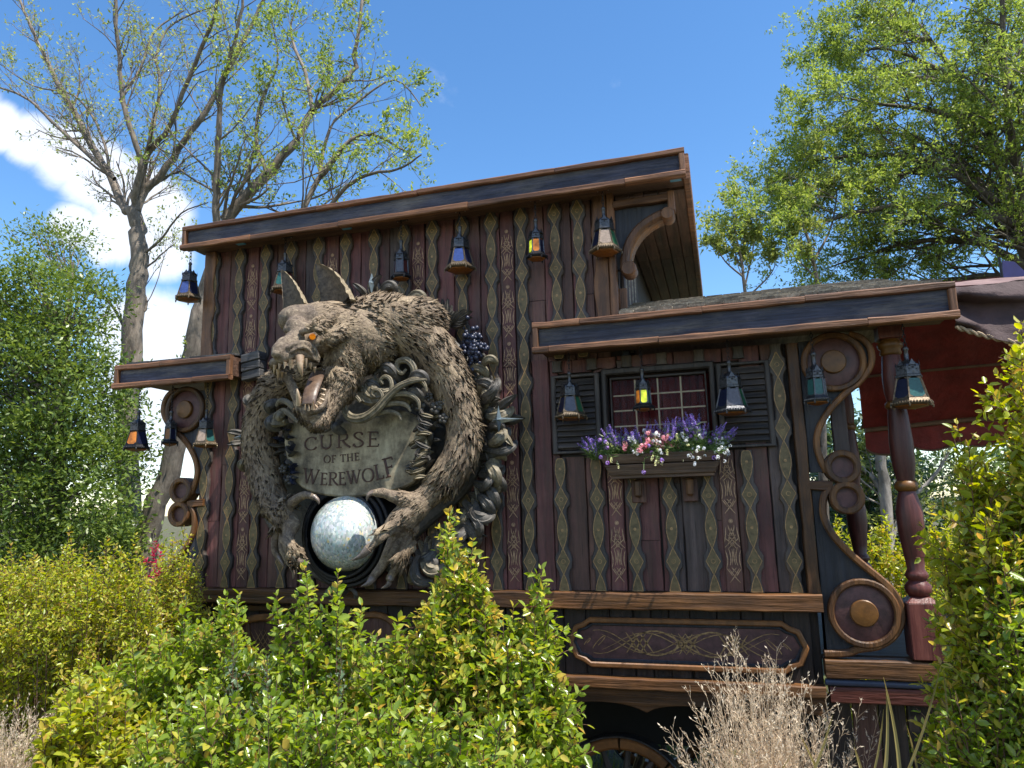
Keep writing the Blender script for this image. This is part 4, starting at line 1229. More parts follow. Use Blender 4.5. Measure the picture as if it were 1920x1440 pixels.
def leafc(px, py, ang, ln, w, d, m='carve', bend=0, lift=.09, name='carved_leaf', parent=None):
    p = at(px, py, -d); a = math.radians(ang); ln /= 100; w /= 100
    n = 8; mb = MB(); vs = []; x, z = p.x, p.z
    for i in range(n + 1):
        u = i / n
        hw = w * .5 * (math.sin(PI * min(1, .08 + u * .92)) ** .75) * (1 - .25 * u) + .001
        yy = -d - lift * math.sin(u * PI * .62)
        s_ = Vector((-math.sin(a), 0, math.cos(a)))
        c = Vector((x, yy, z))
        vs += [c + s_ * hw + Vector((0, .012, 0)), c + s_ * hw * .55 + Vector((0, -.006, 0)), c + Vector((0, .004, 0)), c - s_ * hw * .55 + Vector((0, -.006, 0)), c - s_ * hw + Vector((0, .012, 0))]
        x += math.cos(a) * ln / n; z += math.sin(a) * ln / n; a += math.radians(bend) / n
    b0 = len(vs)
    vs += [v + Vector((0, .022, 0)) for v in vs]
    fs = []
    for i in range(n):
        for k in range(4):
            q = i * 5 + k
            fs.append((q, q + 1, q + 6, q + 5)); fs.append((b0 + q, b0 + q + 5, b0 + q + 6, b0 + q + 1))
        for k, sg in ((0, 1), (4, -1)):
            q = i * 5 + k
            fs.append((q, q + 5, b0 + q + 5, b0 + q) if sg > 0 else (q, b0 + q, b0 + q + 5, q + 5))
    mb.add(vs, fs)
    return mb.obj(name, M[m], parent or frm, smooth=60)
R2 = random.Random(21)
# rim of scrolls outside the arms (right), behind the back (top)
for (px, py, an, ln, cu, w) in [
    (735, 575, 95, 20, -220, 4.2), (700, 560, 60, 17, 230, 3.5), (765, 575, 60, 22, -230, 4.0), (795, 590, 40, 22, -200, 3.6), (840, 620, 80, 20, 210, 3.2), (760, 600, 20, 26, -150, 4),
    (875, 700, 30, 24, -230, 3.6), (880, 690, 70, 20, -210, 3), (890, 720, 10, 24, -200, 3.6), (895, 745, 50, 20, 180, 3.2), (900, 740, -10, 20, -190, 3), (905, 690, 60, 17, -240, 3),
    (905, 840, -20, 24, 200, 3.6), (900, 860, 20, 22, -220, 3.6), (905, 880, -40, 22, 210, 3.6), (900, 890, 0, 26, -190, 4), (890, 905, -30, 24, 220, 4), (885, 930, 5, 25, -220, 4),
    (870, 940, -50, 24, 210, 3.6), (865, 955, -20, 22, -200, 3.4), (850, 960, -70, 24, 220, 3.6), (845, 980, -30, 22, -210, 3.4), (830, 985, -80, 22, 220, 3.6), (815, 1000, -60, 22, -200, 3.4),
    (915, 900, 30, 20, 200, 3), (920, 870, 60, 17, -220, 2.8), (800, 1020, -90, 20, 200, 3.2), (470, 860, 200, 14, 200, 3), (478, 760, 160, 13, -200, 3)]:
    scroll(px, py, an, ln, cu, w, .13 + R2.uniform(0, .06), R2.choice(['carve', 'carve', 'carve', 'carvetan']))
for k in range(34):
    u = k / 33; a = math.radians(28 - 105 * u)
    cxp, cyp = 690 + 225 * math.cos(a), 830 - 215 * math.sin(a)
    scroll(cxp, cyp, math.degrees(a) + R2.uniform(-50, 50), R2.uniform(13, 22), R2.choice([-1, 1]) * R2.uniform(160, 240), R2.uniform(2.0, 3.3), .10 + R2.uniform(0, .08), R2.choice(['carve', 'carve', 'carvetan']))
for k in range(26):
    u = k / 25; a = math.radians(40 - 130 * u)
    cxp, cyp = 690 + 215 * math.cos(a), 830 - 205 * math.sin(a)
    leafc(cxp, cyp, math.degrees(a) + R2.uniform(-40, 40), R2.uniform(11, 18), R2.uniform(3.5, 5.5), .12 + R2.uniform(0, .05), R2.choice(['carve', 'carve', 'carvetan']), R2.uniform(-70, 70), .05)
for k in range(30):
    u = k / 29; a = math.radians(22 - 92 * u)
    cxp, cyp = 700 + 218 * math.cos(a), 830 - 232 * math.sin(a)
    scroll(cxp, cyp, math.degrees(a) + R2.uniform(-45, 45), R2.uniform(18, 28), R2.choice([-1, 1]) * R2.uniform(150, 260), R2.uniform(2.8, 4.6), .14 + R2.uniform(0, .1), R2.choice(['carve', 'carve', 'carvetan']), lift=.08)
    if k % 2: leafc(cxp, cyp, math.degrees(a) + R2.uniform(-35, 35), R2.uniform(15, 24), R2.uniform(4.5, 7), .14 + R2.uniform(0, .06), R2.choice(['carve', 'carve', 'carvetan']), R2.uniform(-80, 80), .08)
# plume of long leaves above the right shoulder
for k in range(11):
    leafc(838 + k * .8, 612, 118 - k * 13, 17 + 5 * math.sin(k * 1.1), 4.6, .16, 'carve', bend=-25 + k * 3, lift=.06)
# fruit cluster
fr = MB()
for k in range(130):
    p = at(886 + R2.gauss(0, 9), 650 + R2.gauss(0, 17), -.17 - R2.uniform(0, .07)); r_ = R2.uniform(.014, .024)
    fr.lathe([(.002, r_), (r_ * .7, r_ * .7), (r_, 0), (r_ * .7, -r_ * .7), (.002, -r_)], p, 8)
fr.obj('carved_berries', M['carveblue'], frm, smooth='all', kind='stuff')
fr = MB()
for k in range(40):
    p = at(500 + R2.gauss(0, 9), 790 + R2.gauss(0, 28), -.3 - R2.uniform(0, .06)); r_ = R2.uniform(.012, .02)
    fr.lathe([(.002, r_), (r_ * .7, r_ * .7), (r_, 0), (r_ * .7, -r_ * .7), (.002, -r_)], p, 8)
fr.obj('carved_berries', M['carveblue'], frm, smooth='all', kind='stuff')
# steel stars held between petals
def star(px, py, d, rl, rr, ru, rd_, label=None):
    p = at(px, py, -d); V = [p + Vector((0, -.05, 0))]
    for k, (r_, a) in enumerate([(rr, 0), (.028, 45), (ru, 90), (.028, 135), (rl, 180), (.028, 225), (rd_, 270), (.028, 315)]):
        V.append(p + Vector((r_ * math.cos(math.radians(a)), .0, r_ * math.sin(math.radians(a)))))
    fs = [(0, 1 + k, 1 + (k + 1) % 8) for k in range(8)] + [tuple(range(8, 0, -1))]
    MB().add(V, fs).obj('steel_star', M['steel'], frm)
star(935, 788, .34, .05, .19, .11, .09)
leafc(925, 772, 20, 24, 7.5, .17, 'carve', 12, .12); leafc(925, 805, -25, 23, 8, .17, 'carvetan', -30, .12); leafc(918, 765, 62, 13, 6, .18, 'carve', -80, .08)
leafc(940, 790, 2, 20, 9, .12, 'carve', 0, .08)
star(697, 532, .30, .03, .03, .09, .09)
leafc(700, 560, 78, 20, 7.5, .20, 'carve', -60, .12); leafc(690, 560, 108, 15, 6, .20, 'carve', 50, .1); scroll(718, 560, 80, 22, -300, 3.8, .2)
star(455, 820, .26, .10, .04, .05, .05)
leafc(462, 815, 160, 12, 6, .16, 'carve', 20, .1); leafc(462, 828, 200, 12, 6, .16, 'carve', -20, .1)
# inner acanthus between the head and the plaque
for (px, py, an, ln, cu, w, mm) in [
    (745, 728, 218, 30, -330, 4.0, 'carvetan'), (735, 745, 205, 32, -300, 3.2, 'carvetan'),
    (700, 772, 70, 17, -230, 2.8, 'carvetan'), (712, 765, 55, 20, -220, 2.8, 'carvetan'), (725, 758, 45, 22, -210, 2.8, 'carvetan'), (738, 752, 38, 20, -200, 2.6, 'carve'),
    (760, 748, 40, 17, -220, 2.8, 'carve'), (700, 745, 110, 14, 300, 2.2, 'carvetan'), (715, 735, 110, 15, 320, 2.4, 'carve'), (745, 715, 90, 18, 330, 3.4, 'carve'), (770, 725, 60, 20, -300, 3.2, 'carve'),
    (640, 790, 250, 10, 200, 2.6, 'carve'), (545, 770, 200, 14, 260, 3, 'carvetan'), (530, 755, 180, 14, 250, 3, 'carve'), (540, 790, 210, 12, -250, 2.6, 'carvetan'), (520, 775, 240, 15, 200, 2.8, 'carve'),
    (680, 700, 60, 14, 260, 2.6, 'carve')]:
    scroll(px, py, an, ln * 1.12, cu, w * 1.3, .47, mm, lift=.08)
for k in range(16):
    u = k / 15
    leafc(812 - 10 * u + R2.uniform(-6, 6), 780 + 100 * u, R2.choice([200, 20]) + R2.uniform(-30, 30) + 20 * u, R2.uniform(8, 13), 3.4, .36, R2.choice(['carve', 'carve', 'carvetan']), R2.uniform(-60, 60), .06)
for k in range(16):
    u = k / 15
    leafc(528 + 8 * u + R2.uniform(-6, 6), 780 + 120 * u, R2.choice([340, 160]) + R2.uniform(-30, 30), R2.uniform(8, 13), 3.2, .34, R2.choice(['carve', 'carve', 'carveblue']), R2.uniform(-60, 60), .06)
def flower_c(px, py, r_, d):
    p = at(px, py, -d)
    mb = MB()
    for k in range(5):
        a = 2 * PI * k / 5 + px
        c = p + Vector((math.cos(a) * r_ * .6, -.01, math.sin(a) * r_ * .6))
        mb.lathe([(r_ * .15, .018), (r_ * .42, .008), (r_ * .46, -.004), (r_ * .2, -.02)], c, 8, axis='y')
    mb.lathe([(r_ * .1, .035), (r_ * .25, .028), (r_ * .28, .01)], p, 8, axis='y')
    mb.obj('carved_flower', M['carve'], frm, smooth=60)
for (px, py, r_) in [(788, 762, .045), (805, 745, .035), (818, 765, .05), (800, 785, .04), (782, 745, .03), (830, 755, .035), (770, 760, .03), (832, 785, .04), (770, 880, .04), (785, 865, .035), (545, 900, .04), (532, 880, .035)]:
    flower_c(px, py, r_, .42)
for s in (-1, 1):
    scroll(645 + s * 8, 1104, 90 - s * 78, 17, -s * 330, 1.7, .22, 'carve', False)
    scroll(645 + s * 16, 1088, 90 - s * 100, 15, s * 330, 1.6, .22, 'carve', False)
MB().lathe([(.03, .0), (.05, .05), (.03, .09)], at(648, 1105, -.16), 12, axis='y').obj('foot_boss', M['carve'], frm, smooth=60)

def scrollp(pp_, ws, d, m='carvetan', lift=.0):
    pts = smoothline([tuple(at(a, b_, -d - lift * i / len(pp_))) for i, (a, b_) in enumerate(pp_)], 5)
    n = len(pts); s_ = pxm(720, 750, -d)
    rad = [float(np.interp(i / (n - 1), np.linspace(0, 1, len(ws)), ws)) * s_ for i in range(n)]
    P = [Vector(p) for p in pts]
    mb = MB().tube(P, rad, 10, flat=.7, fdir=(0, -1, 0))
    for sg in (-1, 0, 1):
        q = []
        for i, c in enumerate(P):
            dd = (P[min(i + 1, n - 1)] - P[max(i - 1, 0)]).normalized(); sd = dd.cross(Vector((0, -1, 0))).normalized()
            q.append(c + sd * rad[i] * .62 * sg + Vector((0, -rad[i] * (.5 if sg else .72), 0)))
        mb.tube(q, [r_ * .17 for r_ in rad], 5)
    return mb.obj('scroll_leaf', M[m], frm, smooth=60)
scrollp([(800, 712), (776, 714), (750, 724), (728, 743), (708, 766), (684, 783), (660, 784), (646, 768), (650, 750), (666, 744), (676, 754)], [2, 5, 7, 8, 9, 10, 9, 7, 6, 5, 3], .60)
scrollp([(700, 772), (718, 752), (742, 740), (768, 740), (784, 752), (786, 768)], [4, 5, 5.5, 5, 4, 2], .58)
scrollp([(705, 768), (722, 760), (744, 756), (762, 760), (770, 772)], [3, 4.5, 5, 4, 2], .57)
scrollp([(694, 778), (712, 775), (732, 772), (748, 778), (752, 788)], [3, 4, 4.5, 3.5, 2], .56)
scrollp([(735, 738), (752, 722), (776, 712), (794, 718), (800, 734)], [3, 5, 5.5, 4.5, 2], .57)
scrollp([(728, 745), (734, 728), (732, 712), (722, 706), (714, 712), (719, 720)], [3, 4.5, 4.5, 4, 3.5, 2], .58)
scrollp([(712, 760), (717, 745), (712, 733), (702, 731), (698, 739), (704, 744)], [3, 4, 4, 3.5, 3, 2], .58)
scrollp([(755, 724), (772, 708), (776, 690), (764, 676), (748, 678), (744, 692), (754, 700), (762, 692)], [4, 6, 7, 7, 6, 5, 4, 2.5], .52)
scrollp([(742, 722), (730, 700), (716, 694), (704, 700), (704, 712)], [3, 5, 5, 4, 2], .50, 'carve')
scrollp([(560, 792), (545, 778), (532, 770), (522, 776), (524, 788), (534, 790)], [4, 6, 6, 5, 4, 3], .52)
scrollp([(560, 780), (548, 762), (534, 752), (524, 752), (518, 762)], [4, 6, 6, 5, 3], .54)
scrollp([(588, 800), (606, 806), (620, 798), (622, 782), (614, 768)], [3, 6, 7, 6, 4], .50, 'carve')

for k in range(22):
    u = k / 21
    leafc(806 - 14 * u + R2.uniform(-8, 6), 782 + 112 * u, 180 + R2.uniform(-45, 45) + 10 * u, R2.uniform(7, 12), R2.uniform(2.6, 3.8), .45, R2.choice(['carve', 'carve', 'carvetan']), R2.uniform(-70, 70), .05)
for k in range(18):
    u = k / 17
    leafc(530 + 14 * u + R2.uniform(-6, 6), 792 + 108 * u, R2.uniform(-45, 45), R2.uniform(7, 11), R2.uniform(2.6, 3.8), .44, R2.choice(['carve', 'carve', 'carveblue']), R2.uniform(-70, 70), .05)
# plaque
pl = thing('sign_plaque', 'weathered stone plaque reading Curse of the Werewolf held by the wolf statue', 'sign', tuple(at(650, 850, -.4)))
m, t, b, o = new_mat('weathered_parchment_stone')
v = mapv(t, (1, 1, 1), False)
n1 = noise_(t, v, 5, 8, .68); n2 = noise_(t, mapv(t, (1, 1, .25), False), 16, 6, .65); n3 = noise_(t, v, 60, 4, .6)
col = ramp(t, n1, [(.34, (.045, .036, .022)), (.47, (.22, .175, .108)), (.64, (.44, .37, .24))])
col = mixc_(t, .6, col, ramp(t, n2, [(.32, (.3, .27, .22)), (.55, (1, 1, 1))]), 'MULTIPLY')
t.links.new(col, b.inputs['Base Color']); b.inputs['Roughness'].default_value = .6
setbump(t, b, n3, .3, .006)
M['plaque'] = m
PD = .42
pp = [(538, 800), (560, 785), (600, 792), (650, 790), (700, 782), (745, 768), (784, 786), (800, 830), (792, 872), (774, 906), (715, 925), (650, 932), (590, 925), (555, 905), (540, 870), (532, 830)]
ppx = smoothline([xz(a, b_, -PD) for a, b_ in pp + pp[:1]], 3)[:-1]
MB().prism(ppx, -PD, -PD + .09).obj('plaque', M['plaque'], pl, bevel=.012)
M['letter'] = plain('dark_brown_lettering', (.050, .016, .008), .5, scale=30, var=.4, bump=.2)
GLY = {   # roman capitals: strokes (points, width factor) in a unit-high box; serifs are short bars
 'C': (.80, [([(.74, .80), (.62, .95), (.42, 1.0), (.2, .9), (.07, .68), (.05, .5), (.07, .3), (.2, .1), (.42, 0), (.62, .04), (.76, .2)], 'c'), ([(.74, .80), (.75, .97)], 't'), ([(.76, .2), (.77, .06)], 't')]),
 'U': (.86, [([(.16, 1), (.16, .35), (.22, .12), (.42, 0), (.62, .1), (.70, .35)], 'k'), ([(.70, .35), (.70, 1)], 't'), ([(.04, 1), (.30, 1)], 's'), ([(.58, 1), (.82, 1)], 's')]),
 'R': (.78, [([(.18, 0), (.18, 1)], 'k'), ([(.18, .98), (.42, 1), (.60, .9), (.62, .72), (.52, .55), (.2, .5)], 'c'), ([(.36, .52), (.56, .2), (.80, -.02)], 'k'), ([(.05, 1), (.2, 1)], 's'), ([(.05, 0), (.32, 0)], 's')]),
 'S': (.60, [([(.50, .80), (.44, .95), (.28, 1), (.12, .9), (.10, .74), (.24, .57), (.40, .45), (.52, .3), (.50, .12), (.34, 0), (.16, .02), (.06, .2)], 'c'), ([(.50, .80), (.51, .96)], 't'), ([(.06, .2), (.05, .04)], 't')]),
 'E': (.62, [([(.16, 0), (.16, 1)], 'k'), ([(.16, .985), (.52, .985)], 't'), ([(.16, .52), (.44, .52)], 't'), ([(.16, .015), (.56, .015)], 't'), ([(.52, 1.0), (.53, .84)], 's'), ([(.56, 0), (.58, .18)], 's'), ([(.44, .60), (.44, .44)], 's'), ([(.03, 1), (.2, 1)], 's'), ([(.03, 0), (.2, 0)], 's')]),
 'O': (.92, [([(.45, 1), (.25, .95), (.1, .75), (.05, .5), (.1, .25), (.25, .05), (.45, 0), (.65, .05), (.8, .25), (.85, .5), (.8, .75), (.65, .95), (.45, 1)], 'c')]),
 'F': (.58, [([(.16, 0), (.16, 1)], 'k'), ([(.16, .985), (.52, .985)], 't'), ([(.16, .50), (.44, .50)], 't'), ([(.52, 1.0), (.54, .82)], 's'), ([(.44, .58), (.44, .42)], 's'), ([(.03, 1), (.2, 1)], 's'), ([(.03, 0), (.3, 0)], 's')]),
 'T': (.72, [([(.36, 0), (.36, 1)], 'k'), ([(.03, .985), (.69, .985)], 't'), ([(.03, 1.0), (.02, .82)], 's'), ([(.69, 1.0), (.70, .82)], 's'), ([(.22, 0), (.5, 0)], 's')]),
 'H': (.88, [([(.16, 0), (.16, 1)], 'k'), ([(.70, 0), (.70, 1)], 'k'), ([(.16, .52), (.70, .52)], 't'), ([(.03, 1), (.29, 1)], 's'), ([(.03, 0), (.29, 0)], 's'), ([(.57, 1), (.83, 1)], 's'), ([(.57, 0), (.83, 0)], 's')]),
 'W': (1.16, [([(.10, 1), (.34, 0)], 'k'), ([(.34, 0), (.56, .95)], 't'), ([(.50, 1), (.76, 0)], 'k'), ([(.76, 0), (1.02, 1)], 't'), ([(0, 1), (.22, 1)], 's'), ([(.42, 1), (.62, 1)], 's'), ([(.92, 1), (1.12, 1)], 's')]),
 'L': (.60, [([(.16, 0), (.16, 1)], 'k'), ([(.16, .015), (.54, .015)], 't'), ([(.54, 0), (.57, .2)], 's'), ([(.03, 1), (.3, 1)], 's'), ([(.03, 0), (.2, 0)], 's')]),
}
def letter(ch, p, h, ang, sw=1.0):
    """p: (x, z) of the baseline start"""
    w, strokes = GLY[ch]; mb = MB(); ca, sa = math.cos(ang), math.sin(ang)
    for pts, kd in strokes:
        if kd in 'ck' and len(pts) > 2: pts = smoothline(pts, 4)
        q = [(p[0] + (a * sw * ca - b_ * sa) * h, p[1] + (a * sw * sa + b_ * ca) * h) for a, b_ in pts]
        n = len(q)
        if kd == 'c':
            ws = []
            for i in range(n):
                a = Vector(pts[max(0, i - 1)]); b_ = Vector(pts[min(n - 1, i + 1)]); d = (b_ - a)
                v_ = abs(d.y) / max(d.length, 1e-6)
                ws.append(h * (.06 + .10 * v_))
        else: ws = {'k': h * .155, 't': h * .08, 's': h * .065}[kd]
        mb.band(q, ws if hasattr(ws, '__len__') else ws, -PD - .006, -PD + .004)
    mb.obj('letter', M['letter'], pl)
    return w * sw * h
def word(txt, pts, hs, sw=1.0, gap=.10):
    """letters set along a baseline through photograph points"""
    a = Vector(xz(*pts[0], -PD)); e = Vector(xz(*pts[-1], -PD)); mid_ = Vector(xz(*pts[1], -PD)) if len(pts) > 2 else (a + e) / 2
    tot = sum(GLY[c][0] * sw * h + gap * h for c, h in zip(txt, hs) if c != ' ') + sum(.45 * hs[0] for c in txt if c == ' ')
    u = 0
    for c, h in zip(txt, hs):
        if c == ' ': u += .45 * h / tot; continue
        wv = GLY[c][0] * sw * h / tot
        def bp(u): return a * (1 - u) ** 2 + (mid_ * 2 - (a + e) / 2) * (2 * u * (1 - u)) + e * (u * u)
        u = float(u); wv = float(wv); p0, p1 = bp(u), bp(min(1, u + wv))
        d = p1 - p0
        letter(c, p0, h, math.atan2(d.y, d.x), sw * d.length / max(1e-6, GLY[c][0] * sw * h))
        u += wv + gap * h / tot
pm = pxm(650, 850, -PD)
word('CURSE', [(571, 845), (640, 839), (716, 837)], [24 * pm, 25 * pm, 26 * pm, 27 * pm, 27 * pm], 1.0, .12)
word('OF THE', [(607, 868), (641, 866), (676, 862)], [13.5 * pm] * 6, 1.0, .12)
word('WEREWOLF', [(566, 905), (655, 908), (745, 889)], [27 * pm, 22 * pm, 23 * pm, 23 * pm, 24 * pm, 24 * pm, 27 * pm, 34 * pm], 1.0, .05)
# orb
oc = at(645, 1000, -.42)
orb = thing('crystal_orb', 'large pale glittering crystal ball in a dark ring between the wolf\'s claws', 'crystal ball', (oc.x, -.42, oc.z))
m, t, b, o = new_mat('glittering_glass')
v = mapv(t, (1, 1, 1), False)
vo = N(t, 'ShaderNodeTexVoronoi', ins={'Scale': 85.0, 'Randomness': 1.0}); 
ds = N(t, 'ShaderNodeVectorMath', operation='MULTIPLY'); ds.inputs[1].default_value = (1, 1, .55)
t.links.new(v, ds.inputs[0]); t.links.new(ds.outputs[0], vo.inputs['Vector'])
sp = N(t, 'ShaderNodeSeparateColor'); t.links.new(vo.outputs['Color'], sp.inputs[0])
fl = ramp(t, sp.outputs[0], [(0, (.30, .35, .34)), (.3, (.44, .48, .46)), (.5, (.66, .62, .66)), (.65, (.48, .62, .62)), (.8, (.50, .55, .46)), (.93, (.88, .88, .84)), (.99, (.75, .58, .25))])
big = noise_(t, v, 4, 3, .6)
fl = mixc_(t, .7, fl, ramp(t, big, [(.35, (.62, .64, .60)), (.65, (1, 1, 1))]), 'MULTIPLY')
t.links.new(fl, b.inputs['Base Color']); b.inputs['Roughness'].default_value = .35; b.inputs['Coat Weight'].default_value = 1; b.inputs['Coat Roughness'].default_value = .03
rg = N(t, 'ShaderNodeMapRange', ins={'To Min': .1, 'To Max': .6}); t.links.new(sp.outputs[1], rg.inputs[0]); t.links.new(rg.outputs[0], b.inputs['Roughness'])
b.inputs['Metallic'].default_value = .05
nm = N(t, 'ShaderNodeBump', ins={'Strength': .18, 'Distance': .01}); t.links.new(sp.outputs[2], nm.inputs['Height']); t.links.new(nm.outputs[0], b.inputs['Normal'])
M['orb'] = m
ro = 66 * pxm(645, 1000, -.42)
th = np.linspace(0, PI, 33)
MB().lathe([(max(.001, ro * math.sin(a)), ro * 1.06 * math.cos(a)) for a in th], (oc.x, -.38, oc.z), 64).obj('globe', M['orb'], orb, smooth='all')
rc = at(650, 1000, -.3)
for k, (a, b_, y0, y1) in enumerate([(.375, .345, -.33, -.13), (.345, .31, -.36, -.28), (.31, .285, -.40, -.33)]):
    MB().band([(rc.x + (a + b_) / 2 * math.cos(q), rc.z + (a + b_) / 2 * 1.06 * math.sin(q)) for q in np.linspace(0, 2 * PI, 49)[:-1]], a - b_, y0, y1, closed=True).obj('ring', M['iron'], orb, smooth=40)
MB().lathe([(.31, .13), (.31, .3)], (rc.x, 0, rc.z), 40, axis='y').obj('socket', M['black'], orb)
# ------------------------------------------------------------------ the werewolf statue (signed-distance sculpt, surface nets)
wolf = thing('werewolf_statue', 'huge snarling grey brown werewolf statue embracing the sign with clawed arms', 'statue', tuple(at(690, 760, -.2)))
RES = .0105
G0 = np.array([-2.32, -1.36, 1.95]); G1 = np.array([.12, -.02, 4.95])
GN = ((G1 - G0) / RES).astype(int) + 1
PHI = np.full(GN, 1.0, dtype=np.float32)
def wp(px, py, d): 
    p = at(px, py, -d); return np.array([p.x, p.y, p.z])
def block(lo, hi):
    i0 = np.maximum(0, ((lo - G0) / RES).astype(int)); i1 = np.minimum(GN, ((hi - G0) / RES).astype(int) + 2)
    ax = [G0[k] + RES * np.arange(i0[k], i1[k]) for k in range(3)]
    P = np.stack(np.meshgrid(*ax, indexing='ij'), -1).astype(np.float32)
    return (slice(i0[0], i1[0]), slice(i0[1], i1[1]), slice(i0[2], i1[2])), P
def apply(sl, d, k, sub):
    A = PHI[sl]
    if sub:
        h = np.clip(.5 - .5 * (A + d) / k, 0, 1); PHI[sl] = A * (1 - h) - d * h + k * h * (1 - h)
    else:
        h = np.clip(.5 + .5 * (A - d) / k, 0, 1); PHI[sl] = A * (1 - h) + d * h - k * h * (1 - h)
def cone_d(P, a, b, ra, rb):
    ba = b - a; L2 = ba.dot(ba) + 1e-9
    h = np.clip(((P - a) @ ba) / L2, 0, 1)
    return np.linalg.norm(P - a - h[..., None] * ba, axis=-1) - (ra + (rb - ra) * h)
def cone(A, B, k=.03, sub=False):
    """A, B: (px, py, d, r in photograph pixels)"""
    a, b_ = wp(*A[:3]), wp(*B[:3]); ra = A[3] * pxm(A[0], A[1], -A[2]); rb = B[3] * pxm(B[0], B[1], -B[2])
    m_ = max(ra, rb) + k * 2 + .02
    sl, P = block(np.minimum(a, b_) - m_, np.maximum(a, b_) + m_)
    apply(sl, cone_d(P, a, b_, ra, rb), k, sub)
def chain(pts, k=.03, sub=False, n=3):
    """smooth tapering limb through the given places, joined on once"""
    P3 = [tuple(wp(*p[:3])) + (p[3] * pxm(p[0], p[1], -p[2]),) for p in pts]
    if len(P3) > 2:
        q = []
        for i in range(len(P3) - 1):
            a, b_, c, d = (np.array(P3[min(max(j, 0), len(P3) - 1)]) for j in (i - 1, i, i + 1, i + 2))
            for m_ in range(n):
                u = m_ / n; q.append(.5 * (2 * b_ + (c - a) * u + (2 * a - 5 * b_ + 4 * c - d) * u * u + (3 * b_ - a - 3 * c + d) * u ** 3))
        q.append(np.array(P3[-1])); P3 = q
    P3 = [np.array(p) for p in P3]
    mr = max(p[3] for p in P3) + k * 2 + .02
    A = np.array([p[:3] for p in P3])
    sl, P = block(A.min(0) - mr, A.max(0) + mr)
    D_ = None
    for i in range(len(P3) - 1):
        d = cone_d(P, P3[i][:3], P3[i + 1][:3], P3[i][3], P3[i + 1][3])
        D_ = d if D_ is None else np.minimum(D_, d)
    apply(sl, D_, k, sub)
def ell(px, py, d, rx, ry, rz, k=.03, sub=False, rot=None):
    """ellipsoid, radii in photograph pixels along x, depth, z; rot: rotation matrix"""
    c = wp(px, py, d); s = pxm(px, py, -d); r_ = np.array([rx, ry, rz]) * s
    m_ = max(r_) + k * 2 + .02
    sl, P = block(c - m_, c + m_)
    Q = P - c
    if rot is not None: Q = Q @ np.array(rot, dtype=np.float32)
    k0 = np.linalg.norm(Q / r_, axis=-1); k1 = np.linalg.norm(Q / (r_ * r_), axis=-1) + 1e-6
    apply(sl, k0 * (k0 - 1) / k1, k, sub)
def rotm(ax, deg): return np.array(Matrix.Rotation(math.radians(deg), 3, ax))
# back and right arm
ARM_R = [(668, 618, .48, 48), (722, 606, .42, 48), (782, 632, .38, 43), (823, 678, .34, 37), (853, 738, .32, 32), (870, 798, .31, 28), (864, 848, .33, 27), (840, 890, .36, 26), (807, 926, .41, 21), (778, 946, .45, 18)]
chain(ARM_R, .05)
ell(770, 600, .36, 55, 50, 36, .05)
ARM_L = [(600, 690, .35, 36), (528, 722, .35, 30), (494, 780, .33, 28), (488, 840, .33, 27), (499, 900, .36, 25), (512, 940, .42, 23), (530, 965, .46, 19)]
chain(ARM_L, .05)
# left hand
chain([(530, 962, .46, 19), (545, 985, .50, 18)], .03)
chain([(535, 955, .47, 13), (553, 938, .52, 9.5), (573, 928, .58, 7.5), (590, 933, .62, 5)], .018)
chain([(545, 985, .50, 14), (541, 1012, .56, 10), (551, 1036, .60, 8), (556, 1044, .61, 8.5)], .015)
chain([(538, 990, .47, 12), (530, 1022, .50, 8), (540, 1050, .50, 7), (548, 1062, .5, 5)], .015)
chain([(528, 985, .44, 11), (516, 1012, .45, 7.5), (516, 1034, .44, 6.5), (524, 1046, .44, 5)], .015)
# right hand
chain([(782, 948, .46, 22), (756, 972, .50, 25), (742, 985, .52, 21)], .035)
chain([(768, 940, .50, 15), (742, 932, .56, 12), (722, 925, .60, 9), (716, 924, .61, 9.5), (700, 924, .64, 6)], .018)
chain([(742, 980, .55, 16), (728, 996, .62, 11), (712, 1008, .70, 9)], .02); ell(711, 1008, .70, 10, 10, 9.5, .012)
chain([(710, 1012, .70, 8), (693, 1028, .72, 7)], .012); ell(690, 1029, .72, 8.5, 8, 8, .01)
chain([(752, 990, .48, 16), (732, 1030, .50, 12), (718, 1058, .50, 9.5), (704, 1076, .52, 8), (696, 1086, .52, 7)], .02)
chain([(768, 985, .45, 16), (755, 1030, .45, 11), (744, 1062, .45, 9), (730, 1084, .46, 7)], .02)
for (a, b_) in (((765, 960, .56, 3), (722, 1040, .56, 3)), ((778, 960, .52, 3), (748, 1045, .50, 3)), ((750, 965, .58, 3), (716, 1002, .70, 3))): cone(a, b_, .025)
# neck ruff and skull
chain([(690, 640, .50, 52), (650, 628, .60, 50), (622, 622, .66, 47)], .05)
ell(600, 606, .74, 50, 46, 37, .04)
ell(562, 600, .82, 36, 40, 27, .03)          # brow dome
ell(650, 672, .62, 38, 40, 50, .04)          # cheek ruff
ell(640, 715, .62, 26, 30, 36, .04)
# snout
chain([(584, 634, .92, 30), (560, 645, 1.03, 25), (538, 652, 1.12, 22)], .03)
ell(527, 657, 1.17, 18, 16, 16, .02)         # nose pad
ell(521, 664, 1.20, 13, 11, 9, .015)
chain([(545, 632, 1.05, 10), (566, 622, .98, 9), (582, 618, .94, 8)], .015)   # wrinkled bridge
chain([(556, 637, 1.10, 8), (577, 632, 1.03, 8), (592, 640, .97, 7)], .012)
